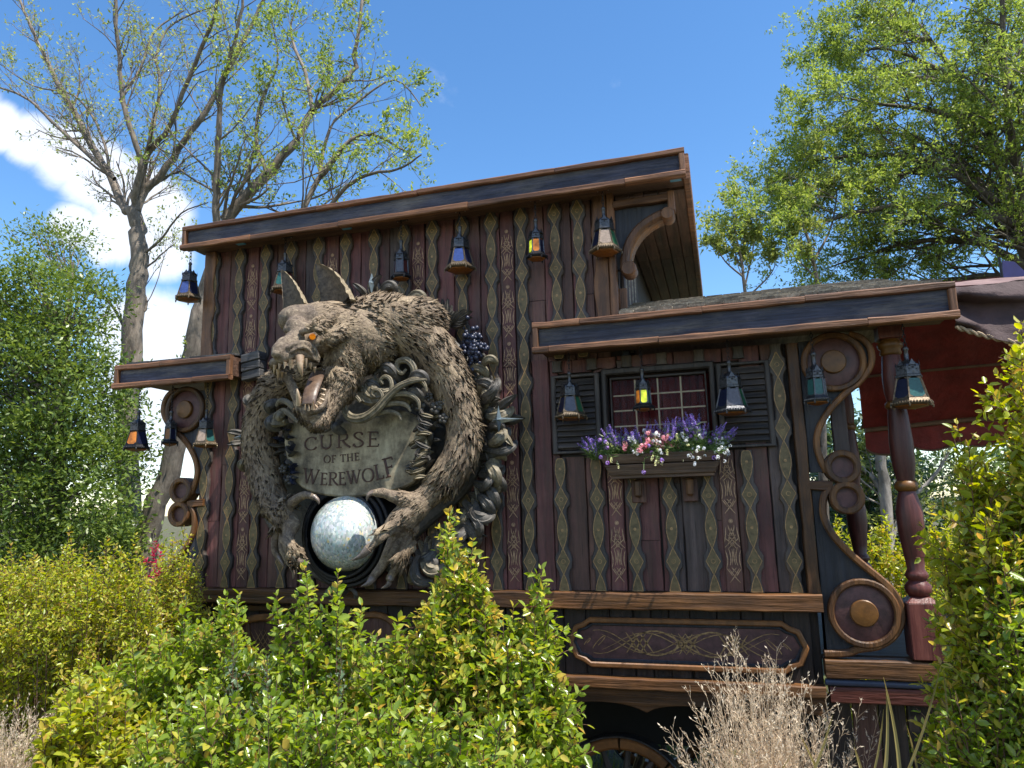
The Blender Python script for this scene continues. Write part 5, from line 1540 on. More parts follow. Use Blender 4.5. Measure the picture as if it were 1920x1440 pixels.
# lips: upper lip rises over the fang then runs to the corner
chain([(514, 680, 1.13, 9), (534, 672, 1.17, 10), (556, 661, 1.13, 10), (574, 664, 1.07, 10), (590, 680, 1.0, 9), (601, 700, .94, 9), (609, 722, .88, 9)], .018)
chain([(512, 682, 1.08, 7), (520, 690, 1.02, 6), (532, 694, .95, 6)], .015)
# brow ridges and eye pouch
chain([(538, 618, 1.0, 7), (560, 618, .99, 9), (584, 612, .96, 9), (606, 602, .90, 11), (622, 594, .82, 9)], .014)
chain([(575, 642, .98, 9), (602, 638, .93, 10), (628, 626, .84, 12), (648, 615, .74, 12)], .02)
# lower jaw hangs open
chain([(636, 712, .70, 28), (622, 748, .76, 22), (607, 775, .84, 18), (594, 785, .92, 15)], .03)
chain([(540, 706, .98, 8), (550, 730, .98, 9), (562, 755, .98, 10), (576, 776, .97, 12), (592, 788, .93, 13)], .02)
chain([(611, 724, .86, 9), (610, 745, .92, 8), (600, 764, .98, 8), (582, 770, 1.0, 9)], .015)
chain([(520, 692, 1.0, 6), (530, 705, .98, 6), (541, 718, .98, 6)], .015)
ell(600, 790, .90, 17, 15, 15, .03)
cone((556, 612, .96, 20), (572, 634, .98, 20), .02)
chain([(541, 652, 1.19, 4.5), (556, 644, 1.17, 5), (574, 644, 1.12, 5.5), (588, 655, 1.05, 5.5), (596, 672, .99, 5)], .01)
chain([(546, 660, 1.19, 3.5), (558, 652, 1.17, 4), (573, 652, 1.13, 4), (584, 663, 1.07, 4)], .008)
# carve: mouth cavity, eye sockets, nostrils, wrinkles
ell(582, 712, 1.02, 24, 60, 38, .015, True)
ell(572, 694, 1.08, 22, 36, 18, .012, True)
ell(586, 744, 1.02, 16, 38, 23, .012, True)
ell(545, 698, 1.05, 14, 40, 16, .012, True)
ell(586, 629, 1.12, 14, 26, 9, .008, True)
ell(596, 616, 1.06, 13, 16, 8, .01, True)
chain([(566, 622, 1.10, 6), (580, 618, 1.11, 7), (596, 612, 1.07, 7)], .012)
ell(531, 661, 1.30, 8, 12, 6.5, .006, True); ell(514, 664, 1.27, 4.5, 9, 5, .006, True)
for (y0, a) in ((592, 0), (600, 2), (608, 3), (584, -2)):
    chain([(535 + a, y0 + 2, 1.03, 2), (548, y0 - 3, 1.07, 2.6), (566, y0 - 2, 1.06, 2.6), (580, y0 + 3, 1.00, 2)], .008, True)
for q in ((536, 640, 546, 648), (548, 634, 560, 648), (562, 628, 572, 645), (540, 652, 560, 656)):
    chain([(q[0], q[1], 1.30, 1.6), (q[2], q[3], 1.22, 1.6)], .008, True)
def surface_nets(phi):
    sgn = phi < 0
    nx, ny, nz = phi.shape
    c = np.zeros((nx - 1, ny - 1, nz - 1), dtype=np.int8)
    corners = [(i, j, k) for i in (0, 1) for j in (0, 1) for k in (0, 1)]
    for i, j, k in corners: c += sgn[i:nx - 1 + i, j:ny - 1 + j, k:nz - 1 + k]
    act = (c > 0) & (c < 8)
    idx = -np.ones(c.shape, dtype=np.int32); ids = np.argwhere(act); idx[act] = np.arange(len(ids))
    acc = np.zeros((len(ids), 3)); cnt = np.zeros(len(ids))
    for a in corners:
        for ax in range(3):
            if a[ax]: continue
            b_ = list(a); b_[ax] = 1
            pa = phi[ids[:, 0] + a[0], ids[:, 1] + a[1], ids[:, 2] + a[2]]; pb = phi[ids[:, 0] + b_[0], ids[:, 1] + b_[1], ids[:, 2] + b_[2]]
            cr = (pa < 0) != (pb < 0)
            t_ = np.where(cr, pa / np.where(pa - pb == 0, 1, pa - pb), 0)
            p = np.array(a, dtype=float)[None].repeat(len(ids), 0); p[:, ax] += t_
            acc[cr] += p[cr]; cnt[cr] += 1
    V = ids + acc / np.maximum(cnt, 1)[:, None]
    F_ = []
    for ax in range(3):
        o1, o2 = [(1, 2), (2, 0), (0, 1)][ax]
        sl = [slice(1, n_ - 1) for n_ in phi.shape]; sl[ax] = slice(0, phi.shape[ax] - 1)
        a = sgn[tuple(sl)]; sl2 = list(sl); sl2[ax] = slice(1, phi.shape[ax]); b_ = sgn[tuple(sl2)]
        e = np.argwhere(a != b_); 
        for d in (o1, o2): e[:, d] += 1
        fl_ = a[tuple((e - np.array([0 if k == ax else 1 for k in range(3)])).T)]
        def g(d1, d2):
            q = e.copy(); q[:, o1] -= d1; q[:, o2] -= d2; return idx[q[:, 0], q[:, 1], q[:, 2]]
        Q = np.stack([g(1, 1), g(0, 1), g(0, 0), g(1, 0)], 1)
        Q[~fl_] = Q[~fl_][:, ::-1]
        F_.append(Q)
    return V, np.concatenate(F_)
# coarse surface relief
SV, SF = surface_nets(PHI)
SV = G0 + SV * RES
m, t, b, o = new_mat('sculpted_fur_resin')
v = mapv(t, (1, 1, 1), False)
n1 = noise_(t, v, 4, 6, .6); n2 = noise_(t, v, 38, 8, .7, .8); n3 = noise_(t, v, 110, 4, .6)
col = ramp(t, n2, [(.34, (.085, .064, .048)), (.5, (.20, .155, .11)), (.66, (.36, .295, .21))])
col = mixc_(t, .75, col, ramp(t, n1, [(.35, (.62, .56, .58)), (.65, (1.1, 1.05, .95))]), 'MULTIPLY')
t.links.new(col, b.inputs['Base Color']); b.inputs['Roughness'].default_value = .62; b.inputs['Specular IOR Level'].default_value = .35
ad = N(t, 'ShaderNodeMath', operation='MULTIPLY_ADD', ins={1: .3}); t.links.new(n3, ad.inputs[0]); t.links.new(n2, ad.inputs[2])
setbump(t, b, ad.outputs[0], .9, .016)
M['fur'] = m
wb = fast_mesh('body', SV, SF, [4] * len(SF), M['fur'], wolf, smooth=True)
# normals for the fur tufts
A_, B_, C_, D_ = (SV[SF[:, k]] for k in range(4))
FN = np.cross(C_ - A_, D_ - B_); FN /= np.linalg.norm(FN, axis=1)[:, None] + 1e-9
FC = (A_ + B_ + C_ + D_) / 4
# chains give the flow of the fur
flow = []
def addflow(ch, k): 
    for i in range(len(ch) - 1):
        a, b_ = wp(*ch[i][:3]), wp(*ch[i + 1][:3]); flow.append((a, b_, k))
addflow([(640, 580, .6), (668, 600, .55)] + [c[:3] for c in ARM_R], 1.0)
addflow([c[:3] for c in ARM_L], .8)
addflow([(575, 590, .9), (640, 600, .7)], .32); addflow([(600, 640, .9), (650, 690, .62)], .55); addflow([(650, 680, .62), (650, 745, .6)], .8); addflow([(640, 715, .65), (600, 790, .9)], .5)
fa = np.array([f[0] for f in flow]); fb_ = np.array([f[1] for f in flow]); fk = np.array([f[2] for f in flow]) * 1.12
sel = NR.permutation(len(FC))[:60000]
V, FV, sz = [], [], []
MOUTH = wp(575, 710, 1.0); rngl = NR.random
placed = {}
cnt = 0
hands = [wp(548, 990, .5), wp(560, 935, .55), wp(740, 1000, .52), wp(720, 930, .58), wp(720, 1060, .5), wp(530, 1020, .47), wp(700, 1020, .7)]
noset = [(wp(535, 660, 1.15), .20), (wp(565, 640, 1.05), .16), (MOUTH, .20), (wp(590, 622, 1.0), .10), (wp(585, 755, 1.0), .12)] + [(h, .15) for h in hands] + [(wp(*h), .12) for h in ((592, 934, .6), (716, 1092, .5), (545, 1065, .5), (735, 1085, .46), (522, 1050, .44), (695, 1088, .52), (690, 924, .64))]
fbr = wp(555, 595, .95)
for q in sel:
    c = FC[q]; n_ = FN[q]
    if n_[1] > .55: continue
    if any(np.linalg.norm(c - h) < r_ for h, r_ in noset): continue
    # nearest flow segment
    ba = fb_ - fa; h = np.clip(((c - fa) * ba).sum(1) / (ba * ba).sum(1), 0, 1)
    d = np.linalg.norm(c - fa - h[:, None] * ba, axis=1); j = int(np.argmin(d))
    k = fk[j]
    if np.linalg.norm(c - fbr) < .17: continue
    wd = wp(790, 940, .45)
    if np.linalg.norm(c - wd) < .25: k = .5
    L = (.125 + .06 * rngl()) * k; w_ = (.040 + .016 * rngl()) * k
    cell = tuple((c / (w_ * .72)).astype(int)) + (int(k * 10),)
    if cell in placed: continue
    placed[cell] = 1
    f = ba[j] / np.linalg.norm(ba[j]); f = f + NR.normal(0, .10, 3) + .55 * np.array(noise.noise_vector(Vector(c * 5.5))); f = f - f.dot(n_) * n_
    ln = np.linalg.norm(f)
    if ln < .15: continue
    f /= ln
    s = np.cross(f, n_)
    b0 = len(V); up = n_
    c0 = c - f * L * .45 - up * .004; c1 = c + f * L * .15 + up * w_ * .34; c2 = c + f * L * .75 + up * w_ * (.19 + .6 * rngl() ** 2) + s * w_ * (rngl() - .5) * .8
    cm = c + f * L * .45 + up * w_ * .34
    V += [c0 - s * w_ * .45, c0 + up * w_ * .25, c0 + s * w_ * .45,
          c1 - s * w_ * .56 - up * w_ * .34, c1 + up * w_ * .08, c1 + s * w_ * .56 - up * w_ * .34,
          cm - s * w_ * .35 - up * w_ * .2, cm + up * w_ * .08, cm + s * w_ * .35 - up * w_ * .2, c2]
    FV += [b0, b0 + 3, b0 + 4, b0 + 1, b0 + 1, b0 + 4, b0 + 5, b0 + 2, b0 + 3, b0 + 6, b0 + 7, b0 + 4, b0 + 4, b0 + 7, b0 + 8, b0 + 5, b0 + 6, b0 + 9, b0 + 7, b0 + 7, b0 + 9, b0 + 8, b0 + 3, b0 + 5, b0 + 9]
    sz += [4, 4, 4, 4, 3, 3, 3]
    cnt += 1
print('tufts', cnt)
m, t, b, o = new_mat('sculpted_fur_tufts')
v = mapv(t, (1, 1, 1), False)
ge = N(t, 'ShaderNodeNewGeometry')
n2 = noise_(t, v, 60, 6, .7, .8)
c0 = ramp(t, ge.outputs['Random Per Island'], [(0, (.185, .142, .10)), (.5, (.25, .195, .138)), (1, (.37, .30, .215))])
c0 = mixc_(t, .8, c0, ramp(t, noise_(t, v, 4, 6, .6), [(.35, (.62, .56, .55)), (.65, (1.15, 1.1, 1.0))]), 'MULTIPLY')
col = mixc_(t, .8, c0, ramp(t, n2, [(.35, (.5, .48, .46)), (.6, (1.15, 1.12, 1.05))]), 'MULTIPLY')
t.links.new(col, b.inputs['Base Color']); b.inputs['Roughness'].default_value = .6; b.inputs['Specular IOR Level'].default_value = .35
setbump(t, b, n2, .8, .012)
M['tuft'] = m
fu = fast_mesh('fur', np.array(V), FV, sz, M['tuft'], wolf, smooth=True); fu['kind'] = 'stuff'
# ears: hollow horn-like shells
def ear(base, tip, wb_, bend, open_dir):
    B = Vector(wp(*base)); T_ = Vector(wp(*tip)); ax = T_ - B; L = ax.length; ax.normalize()
    od = Vector(open_dir); od = (od - od.dot(ax) * ax).normalized(); sd = ax.cross(od)
    n = 16; K_ = 18; vs = []
    for i in range(n + 1):
        u = i / n
        c = B + ax * L * u + sd * bend * math.sin(PI * u) * L - od * .10 * L * u * u
        r_ = wb_ * (1 - u) ** .82 + .004
        for k in range(K_):
            q = k / K_
            jag = 1 + .05 * math.sin(i * 2.3 + k) 
            if q < .5:
                a = PI * q / .5; x, y = math.cos(a), -math.sin(a) * .75
            else:
                a = PI * (q - .5) / .5; x, y = -math.cos(a) * .86, -math.sin(a) * .62 + .02
            vs.append(c + sd * x * r_ * jag + od * y * r_)
    fs = []
    for i in range(n):
        for k in range(K_):
            a = i * K_ + k; b_ = i * K_ + (k + 1) % K_
            fs.append((a, b_, b_ + K_, a + K_))
    fs.append(tuple(range(K_))); fs.append(tuple(n * K_ + k for k in range(K_)))
    mb = MB().add(vs, fs)
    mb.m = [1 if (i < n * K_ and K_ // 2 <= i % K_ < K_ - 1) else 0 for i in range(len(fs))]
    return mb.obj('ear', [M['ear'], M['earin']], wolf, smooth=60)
m, t, b, o = new_mat('ear_resin')
v = mapv(t, (1, 1, 1), False); n2 = noise_(t, v, 30, 8, .7, .5)
t.links.new(ramp(t, n2, [(.32, (.14, .105, .065)), (.66, (.40, .32, .20))]), b.inputs['Base Color']); b.inputs['Roughness'].default_value = .6
setbump(t, b, n2, .9, .014); M['ear'] = m
M['earin'] = plain('ear_hollow_shade', (.075, .055, .036), .7, scale=30, var=.5, bump=.8, c2=(.2, .15, .10), dist=.02)  # darker than the ear resin: shade of the hollow put into the colour
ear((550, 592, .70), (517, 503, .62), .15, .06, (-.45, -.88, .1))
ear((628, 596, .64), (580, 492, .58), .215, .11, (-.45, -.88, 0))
# eyes
M['eye'] = plain('glowing_amber_eye', (.8, .25, .01), .2, scale=60, var=.3, bump=0, emit=(1, .30, .01), es=.25)
def ball(p, r_, m, name, sx=1, sy=1): return MB().lathe([(max(.0005, r_ * math.sin(a)), r_ * math.cos(a)) for a in np.linspace(0, PI, 13)], p, 16, sx=sx, sy=sy).obj(name, m, wolf, smooth='all')
ball(wp(586, 631, 1.035), .022, M['eye'], 'eye')
# teeth, tongue, claws
M['tooth'] = plain('stained_ivory', (.36, .20, .11), .35, scale=14, var=.35, bump=.3, c2=(.55, .42, .28))
M['claw'] = plain('dark_horn_claw', (.10, .07, .055), .35, scale=18, var=.4, bump=.4, c2=(.26, .2, .16))
M['tongue'] = plain('painted_tongue', (.085, .05, .034), .4, scale=22, var=.3, bump=.5, c2=(.15, .095, .062))
def spike(pts, r0, m, name, n=8):
    pts = [Vector(wp(*p)) for p in pts]
    if len(pts) == 2: pts = [pts[0], pts[0].lerp(pts[1], .5), pts[1]]
    P = smoothline([tuple(p) for p in pts], 4); n_ = len(P)
    return MB().tube(P, [r0 * (1 - (i / (n_ - 1)) ** 1.4) + .0008 for i in range(n_)], n).obj(name, m, wolf, smooth=60)
for pts, r_ in (([(562, 668, 1.14), (563, 688, 1.15), (567, 707, 1.12)], .030), ([(572, 672, 1.10), (574, 690, 1.08)], .016), ([(546, 674, 1.17), (544, 694, 1.16)], .016), ([(535, 679, 1.19), (533, 692, 1.19)], .011), ([(525, 682, 1.19), (523, 693, 1.19)], .010), ([(516, 684, 1.16), (513, 700, 1.15)], .012),
                ([(582, 680, 1.04), (583, 693, 1.02)], .012), ([(590, 688, 1.0), (590, 700, .98)], .011),
                ([(522, 692, 1.08), (521, 712, 1.06)], .014), ([(529, 696, 1.04), (529, 710, 1.02)], .011), ([(536, 698, 1.0), (537, 710, .99)], .010),
                ([(561, 760, 1.02), (558, 738, 1.06), (557, 728, 1.07)], .018), ([(608, 742, .95), (600, 738, .97)], .011), ([(607, 751, .97), (598, 746, .99)], .011), ([(602, 759, .99), (594, 752, 1.0)], .011), ([(595, 765, 1.0), (588, 756, 1.02)], .010), ([(610, 732, .92), (602, 728, .94)], .011),
                ([(586, 768, 1.03), (588, 748, 1.06)], .012), ([(572, 768, 1.04), (572, 757, 1.06)], .009), ([(579, 770, 1.04), (579, 759, 1.06)], .009)):
    spike(pts, r_, M['tooth'], 'tooth')
tp = [wp(596, 700, .80), wp(590, 715, .92), wp(583, 735, 1.0), (wp(580, 750, 1.03)), wp(579, 760, 1.04)]
tp = [Vector(p) for p in smoothline([tuple(p) for p in tp], 4)]
MB().tube(tp, [.055 * (1 - .25 * (i / (len(tp) - 1)) ** 2) * (1 if i < len(tp) - 1 else .5) for i in range(len(tp))], 12, flat=.35, fdir=(.25, -.9, .35)).obj('tongue', M['tongue'], wolf, smooth=60)
for pts, r_ in (([(553, 1040, .62), (562, 1053, .66), (582, 1056, .68)], .036), ([(547, 1060, .5), (551, 1074, .5), (549, 1086, .49)], .022), ([(522, 1044, .45), (530, 1056, .46), (534, 1066, .46)], .02),
                ([(588, 931, .62), (596, 938, .62), (598, 946, .61)], .02), ([(700, 923, .64), (690, 929, .66), (688, 940, .66)], .022),
                ([(691, 1029, .73), (678, 1042, .74), (659, 1051, .73)], .032), ([(700, 1082, .52), (690, 1094, .55), (676, 1100, .56)], .03), ([(733, 1080, .46), (728, 1096, .48), (714, 1104, .49)], .028)):
    spike(pts, r_, M['claw'], 'claw')
# ------------------------------------------------------------------ vegetation
def leaf_mesh(name, P, D, L, Wd, mats, parent, mi=None, oval=True, up=(0, 0, 1)):
    """P (n,3) leaf bases, D (n,3) directions, L lengths, Wd widths; folded leaf blades"""
    n = len(P)
    P = np.asarray(P, dtype=np.float64); D = np.asarray(D, dtype=np.float64); L = np.asarray(L)[:, None]; Wd = np.asarray(Wd)[:, None]
    D = D / (np.linalg.norm(D, axis=1)[:, None] + 1e-9)
    r_ = NR.normal(0, .55, (n, 3)) + np.array(up)
    s = np.cross(D, r_); s /= np.linalg.norm(s, axis=1)[:, None] + 1e-9
    u = np.cross(s, D)
    if oval:
        V = np.stack([P, P + D * L * .3 + s * Wd * .45 + u * Wd * .16, P + D * L * .68 + s * Wd * .42 + u * Wd * .12, P + D * L - u * L * .08, P + D * L * .68 - s * Wd * .42 + u * Wd * .12, P + D * L * .3 - s * Wd * .45 + u * Wd * .16], 1)
        b_ = np.arange(n)[:, None] * 6
        FV = np.concatenate([b_ + np.array([[0, 1, 2, 3]]), b_ + np.array([[0, 3, 4, 5]])], 1).reshape(-1)
        sizes = np.full(2 * n, 4); m_ = np.repeat(mi, 2) if mi is not None else None
    else:
        V = np.stack([P, P + D * L * .45 + s * Wd * .5, P + D * L, P + D * L * .45 - s * Wd * .5], 1)
        FV = (np.arange(n)[:, None] * 4 + np.array([[0, 1, 2, 3]])).reshape(-1)
        sizes = np.full(n, 4); m_ = mi
    return fast_mesh(name, V.reshape(-1, 3), FV, sizes, mats, parent, mi=m_)
class Tubes:
    """many tapered limbs in one mesh"""
    def __init__(s): s.V = []; s.F = []; s.n = 0
    def add(s, pts, r0, r1, k=5):
        pts = np.asarray(pts, dtype=np.float64); m_ = len(pts)
        T_ = np.gradient(pts, axis=0); T_ /= np.linalg.norm(T_, axis=1)[:, None] + 1e-9
        ref = np.array([.31, .17, .93]) if abs(T_[0][2]) < .85 else np.array([.93, .2, .1])
        a = np.cross(T_, ref); a /= np.linalg.norm(a, axis=1)[:, None] + 1e-9; b_ = np.cross(T_, a)
        rr = np.linspace(r0, r1, m_) if not hasattr(r0, '__len__') else np.asarray(r0)
        q = np.arange(k) * 2 * PI / k
        V = pts[:, None] + (a[:, None] * np.cos(q)[None, :, None] + b_[:, None] * np.sin(q)[None, :, None]) * rr[:, None, None]
        s.V.append(V.reshape(-1, 3))
        i = np.arange(m_ - 1)[:, None] * k; j = np.arange(k)[None]; j2 = (j + 1) % k
        s.F.append((np.stack([i + j, i + k + j, i + k + j2, i + j2], -1).reshape(-1, 4)) + s.n)
        s.n += m_ * k
    def obj(s, name, m, parent):
        return fast_mesh(name, np.concatenate(s.V), np.concatenate(s.F).reshape(-1), [4] * sum(len(f) for f in s.F), m, parent, smooth=True)
def bark(name, c1, c2, sc=9):
    m, t, b, o = new_mat(name)
    v = mapv(t, (1, 1, .3), False)
    n1 = noise_(t, v, sc, 8, .7, .6); n2 = noise_(t, mapv(t, (1, 1, 1), False), 2.2, 5, .6)
    col = ramp(t, n1, [(.32, c1), (.62, c2)])
    col = mixc_(t, .7, col, ramp(t, n2, [(.38, (.5, .5, .48)), (.62, (1.15, 1.12, 1.1))]), 'MULTIPLY')
    t.links.new(col, b.inputs['Base Color']); b.inputs['Roughness'].default_value = .8
    setbump(t, b, n1, .8, .03)
    return m
M['bark'] = bark('grey_brown_bark', (.07, .053, .04), (.24, .20, .16))
M['barkd'] = bark('dark_brown_bark', (.045, .036, .028), (.14, .115, .09))
M['barkg'] = bark('pale_grey_bark', (.13, .115, .10), (.42, .38, .34), 5)
M['twig'] = bark('shrub_twig', (.09, .045, .025), (.22, .12, .07), 40)
G = np.random.default_rng(5)
def rand_perp(d):
    r_ = G.normal(size=3); r_ -= r_.dot(d) * d; return r_ / (np.linalg.norm(r_) + 1e-9)
def wob(p0, d, L, n, curve, wig):
    """wandering line"""
    pts = [np.array(p0)]; d = np.array(d) / np.linalg.norm(d); st = L / n
    for i in range(n):
        d = d + np.array(curve) / n + G.normal(0, wig, 3); d /= np.linalg.norm(d)
        pts.append(pts[-1] + d * st)
    return np.array(pts), d
def grow(T_, LP, p0, d, L, r0, lev, cfg):
    n = 7 if lev < 2 else 5
    pts, dl = wob(p0, d, L, n, cfg['curve'], cfg['wig'])
    T_.add(pts, r0, r0 * .35, 5 if lev < 2 else 3)
    if lev >= cfg['leaflev']:
        for i in range(1, n + 1):
            for _ in range(G.poisson(cfg['leaves'])):
                LP.append((pts[i] + G.normal(0, cfg['ls'] * .3, 3), G.normal(size=3) * .9 + dl * .5 + np.array([0, 0, .1])))
    if lev >= cfg['lev']: return
    k = cfg['kids'][lev] if lev < len(cfg['kids']) else 3
    for j in range(k):
        u = G.uniform(.2, 1.0); i = min(n - 1, int(u * n)); p = pts[i] + (pts[i + 1] - pts[i]) * (u * n - i if u < 1 else 1)
        t_ = pts[min(n, i + 1)] - pts[i]; t_ /= np.linalg.norm(t_) + 1e-9
        a = math.radians(G.uniform(*cfg['ang']))
        nd = t_ * math.cos(a) + rand_perp(t_) * math.sin(a) + np.array(cfg['bias'])
        grow(T_, LP, p, nd / np.linalg.norm(nd), L * cfg['ratio'] * G.uniform(.7, 1.2), r0 * .45 * (1.1 - .4 * u), lev + 1, cfg)
def limb_tree(name, label, limbs, y0, cfg, barkm, leafm, group=None, drift=0.0, trunk_to=None):
    """limbs: list of (pixel points, radius m at start, radius at end, dy)"""
    base = at(*limbs[0][0][0], y0)
    th_ = thing(name, label, 'tree', (base.x, y0, 0), group)
    T_ = Tubes(); LP = []
    for li, (pp_, r0, r1, dy) in enumerate(limbs):
        n = len(pp_); P = []
        for i, (a, b_) in enumerate(pp_):
            p = at(a, b_, y0 + dy * i / max(1, n - 1)); P.append((p.x, p.y, p.z))
        if li == 0 and P[0][2] > 0: P = [(P[0][0] + .0, P[0][1], -.1)] + P
        P = np.array(smoothline(P, 4)); P[1:-1] += G.normal(0, r0 * .12, (len(P) - 2, 3))
        T_.add(P, r0 * (.85 if li else 1), r1 * (.8 if li else 1), 9)
        if li == 0: continue
        seg = np.linalg.norm(np.diff(P, axis=0), axis=1).sum()
        for _ in range(int(seg * cfg['dens'])):
            u = G.uniform(.08, 1); i = min(len(P) - 2, int(u * (len(P) - 1)))
            t_ = P[i + 1] - P[i]; t_ /= np.linalg.norm(t_) + 1e-9
            a = math.radians(G.uniform(*cfg['ang'])); nd = t_ * math.cos(a) + rand_perp(t_) * math.sin(a) + np.array(cfg['bias'])
            rr = (r0 + (r1 - r0) * u)
            grow(T_, LP, P[i], nd / np.linalg.norm(nd), cfg['L'] * G.uniform(.5, 1.15) * (1.1 - .45 * u), max(.006, rr * .32), 1, cfg)
    T_.obj('trunk', barkm, th_)
    P = np.array([l[0] for l in LP]); D = np.array([l[1] for l in LP])
    L = G.uniform(.7, 1.25, len(P)) * cfg['ls']
    leaf_mesh('crown', P, D, L, L * cfg.get('lw', .42), leafm, th_, oval=False)
    print(name, 'leaves', len(P))
    return th_
M['leafa'] = leafmat('spring_olive_leaf', [(.12, .16, .04), (.20, .25, .07), (.30, .33, .10), (.15, .20, .06)], .45, .45)
M['leafb'] = leafmat('fresh_green_leaf', [(.10, .16, .03), (.19, .26, .055), (.28, .34, .085), (.12, .19, .04)], .45, .45)
M['leafc'] = leafmat('glossy_green_leaf', [(.055, .095, .018), (.11, .17, .03), (.20, .26, .055), (.08, .13, .025)], .36, .34)
M['leafd'] = leafmat('dark_evergreen_leaf', [(.02, .045, .016), (.04, .075, .025), (.08, .12, .04)], .35, .25)
cfgA = dict(curve=(0, 0, .25), wig=.10, leaves=.15, leaflev=3, lev=4, kids=[3, 4, 4, 3], ang=(25, 65), bias=(0, 0, .18), ratio=.52, dens=2.6, L=1.45, ls=.09, lw=.42)
limb_tree('bare_branched_tree', 'tall sparsely leafed tree forking above its grey trunk, behind the left end of the wagon', [
    ([(240, 1000), (243, 700), (258, 560), (263, 480), (256, 430), (249, 392)], .26, .15, 0),
    ([(249, 395), (234, 389), (206, 328), (164, 258), (127, 188), (103, 145), (70, 80), (47, 23), (20, -40)], .13, .035, 1.5),
    ([(253, 392), (254, 360), (265, 309), (255, 272), (230, 188), (225, 117), (218, 47), (222, -40)], .10, .04, -1),
    ([(256, 395), (270, 360), (300, 328), (347, 262), (389, 206), (431, 122), (469, 52), (505, -20)], .12, .04, .5),
    ([(262, 365), (277, 290), (319, 234), (366, 117), (398, 42), (410, -20)], .08, .035, -1.2),
    ([(266, 335), (282, 262), (300, 164), (294, 100), (328, 42), (412, 9)], .06, .02, 1.2),
    ([(215, 335), (155, 281), (94, 225), (56, 188), (0, 164), (-60, 150)], .06, .02, -.5),
    ([(206, 328), (190, 250), (140, 180), (60, 160), (0, 120)], .045, .015, 1),
    ([(225, 188), (262, 130), (290, 60), (345, 20)], .045, .02, 1),
    ([(263, 480), (300, 450), (340, 400), (390, 380)], .04, .012, 0),
    ([(255, 600), (275, 570), (262, 520), (300, 480), (330, 455)], .05, .012, .5),
    ([(245, 640), (200, 560), (150, 545), (110, 535)], .04, .012, .3)], 7.0, cfgA, M['bark'], M['leafa'])
cfgB = dict(cfgA); cfgB.update(leaves=.42, dens=3.2, ls=.08)
limb_tree('leaning_tree', 'tree with pale leaning trunk passing behind the left end of the wagon', [
    ([(270, 1080), (281, 992), (318, 885), (350, 740), (366, 632), (388, 540), (415, 440)], .22, .14, 0),
    ([(412, 440), (422, 412), (469, 361), (516, 309), (563, 253), (586, 206), (647, 155), (666, 108), (680, -10)], .15, .035, 1.0),
    ([(411, 440), (406, 380), (408, 300), (410, 234), (416, 170), (440, 80), (455, 0)], .09, .03, -1.0),
    ([(560, 440), (572, 389), (600, 330), (638, 281), (680, 250), (720, 262), (770, 290)], .07, .02, .6),
    ([(610, 400), (650, 350), (700, 325), (745, 318), (790, 290)], .05, .015, -.6),
    ([(586, 206), (570, 130), (545, 60), (560, 0)], .05, .015, .6),
    ([(500, 325), (480, 260), (490, 190), (520, 120), (510, 40)], .05, .015, .4),
    ([(348, 760), (372, 720), (392, 680), (420, 640)], .16, .1, .3),
    ([(640, 282), (600, 330), (620, 240), (660, 200), (740, 150), (790, 200)], .05, .012, 1)], 5.4, cfgB, M['bark'], M['leafb'])
cfgC = dict(cfgA); cfgC.update(leaves=1.35, dens=6.8, ls=.070, lw=.38, L=1.5, curve=(-.1, 0, -.05), bias=(-.05, 0, .05), kids=[3, 4, 4, 3])
limb_tree('feathery_tree', 'big dense light green tree filling the right upper corner behind the awning', [
    ([(2060, 1100), (2040, 800), (1990, 620), (1950, 520)], .34, .24, 0),
    ([(1955, 540), (1900, 440), (1840, 350), (1785, 295), (1740, 270), (1670, 250), (1600, 240)], .13, .02, 1),
    ([(1950, 520), (1890, 360), (1850, 240), (1800, 150), (1740, 70), (1680, 0)], .12, .03, 1.6),
    ([(1900, 420), (1800, 390), (1700, 385), (1600, 400), (1520, 420), (1470, 400)], .08, .015, -1),
    ([(1950, 520), (1850, 460), (1750, 450), (1650, 470), (1560, 500)], .09, .015, .5),
    ([(1960, 520), (1905, 300), (1885, 150), (1880, -40)], .12, .04, -1),
    ([(1870, 380), (1780, 320), (1690, 295), (1610, 290), (1530, 300), (1490, 300)], .07, .015, 0),
    ([(1990, 500), (1960, 300), (1950, 100), (1960, -60)], .1, .04, 1),
    ([(1800, 150), (1740, 150), (1680, 130), (1620, 100)], .05, .012, .5),
    ([(1830, 250), (1760, 210), (1690, 200), (1620, 190), (1570, 180)], .06, .012, -.6),
    ([(1800, 150), (1720, 110), (1650, 90), (1590, 110)], .05, .012, .9),
    ([(1760, 300), (1680, 330), (1590, 350), (1510, 370), (1480, 360)], .05, .012, .3),
    ([(1745, 75), (1690, 60), (1640, 20), (1600, -30)], .05, .012, .5),
    ([(1950, 560), (1860, 520), (1760, 530), (1660, 540), (1580, 540)], .08, .015, 1.2)], 7.5, cfgC, M['barkd'], M['leafb'])
cfgD = dict(cfgA); cfgD.update(leaves=2.6, dens=3.4, ls=.085, lw=.4, L=.75, lev=3, leaflev=2, kids=[3, 4, 4], curve=(0, 0, .3))
limb_tree('young_tree', 'slender young tree just right of the tall box of the wagon', [
    ([(1400, 1000), (1398, 620), (1398, 560)], .07, .05, 0), ([(1398, 570), (1392, 500), (1380, 440), (1378, 395)], .035, .008, 0), ([(1396, 540), (1408, 490), (1416, 440)], .02, .006, .3), ([(1394, 520), (1360, 490), (1335, 450)], .02, .006, -.3), ([(1398, 560), (1440, 520), (1455, 495)], .02, .006, .3)], 6.2, cfgD, M['bark'], M['leafa'])
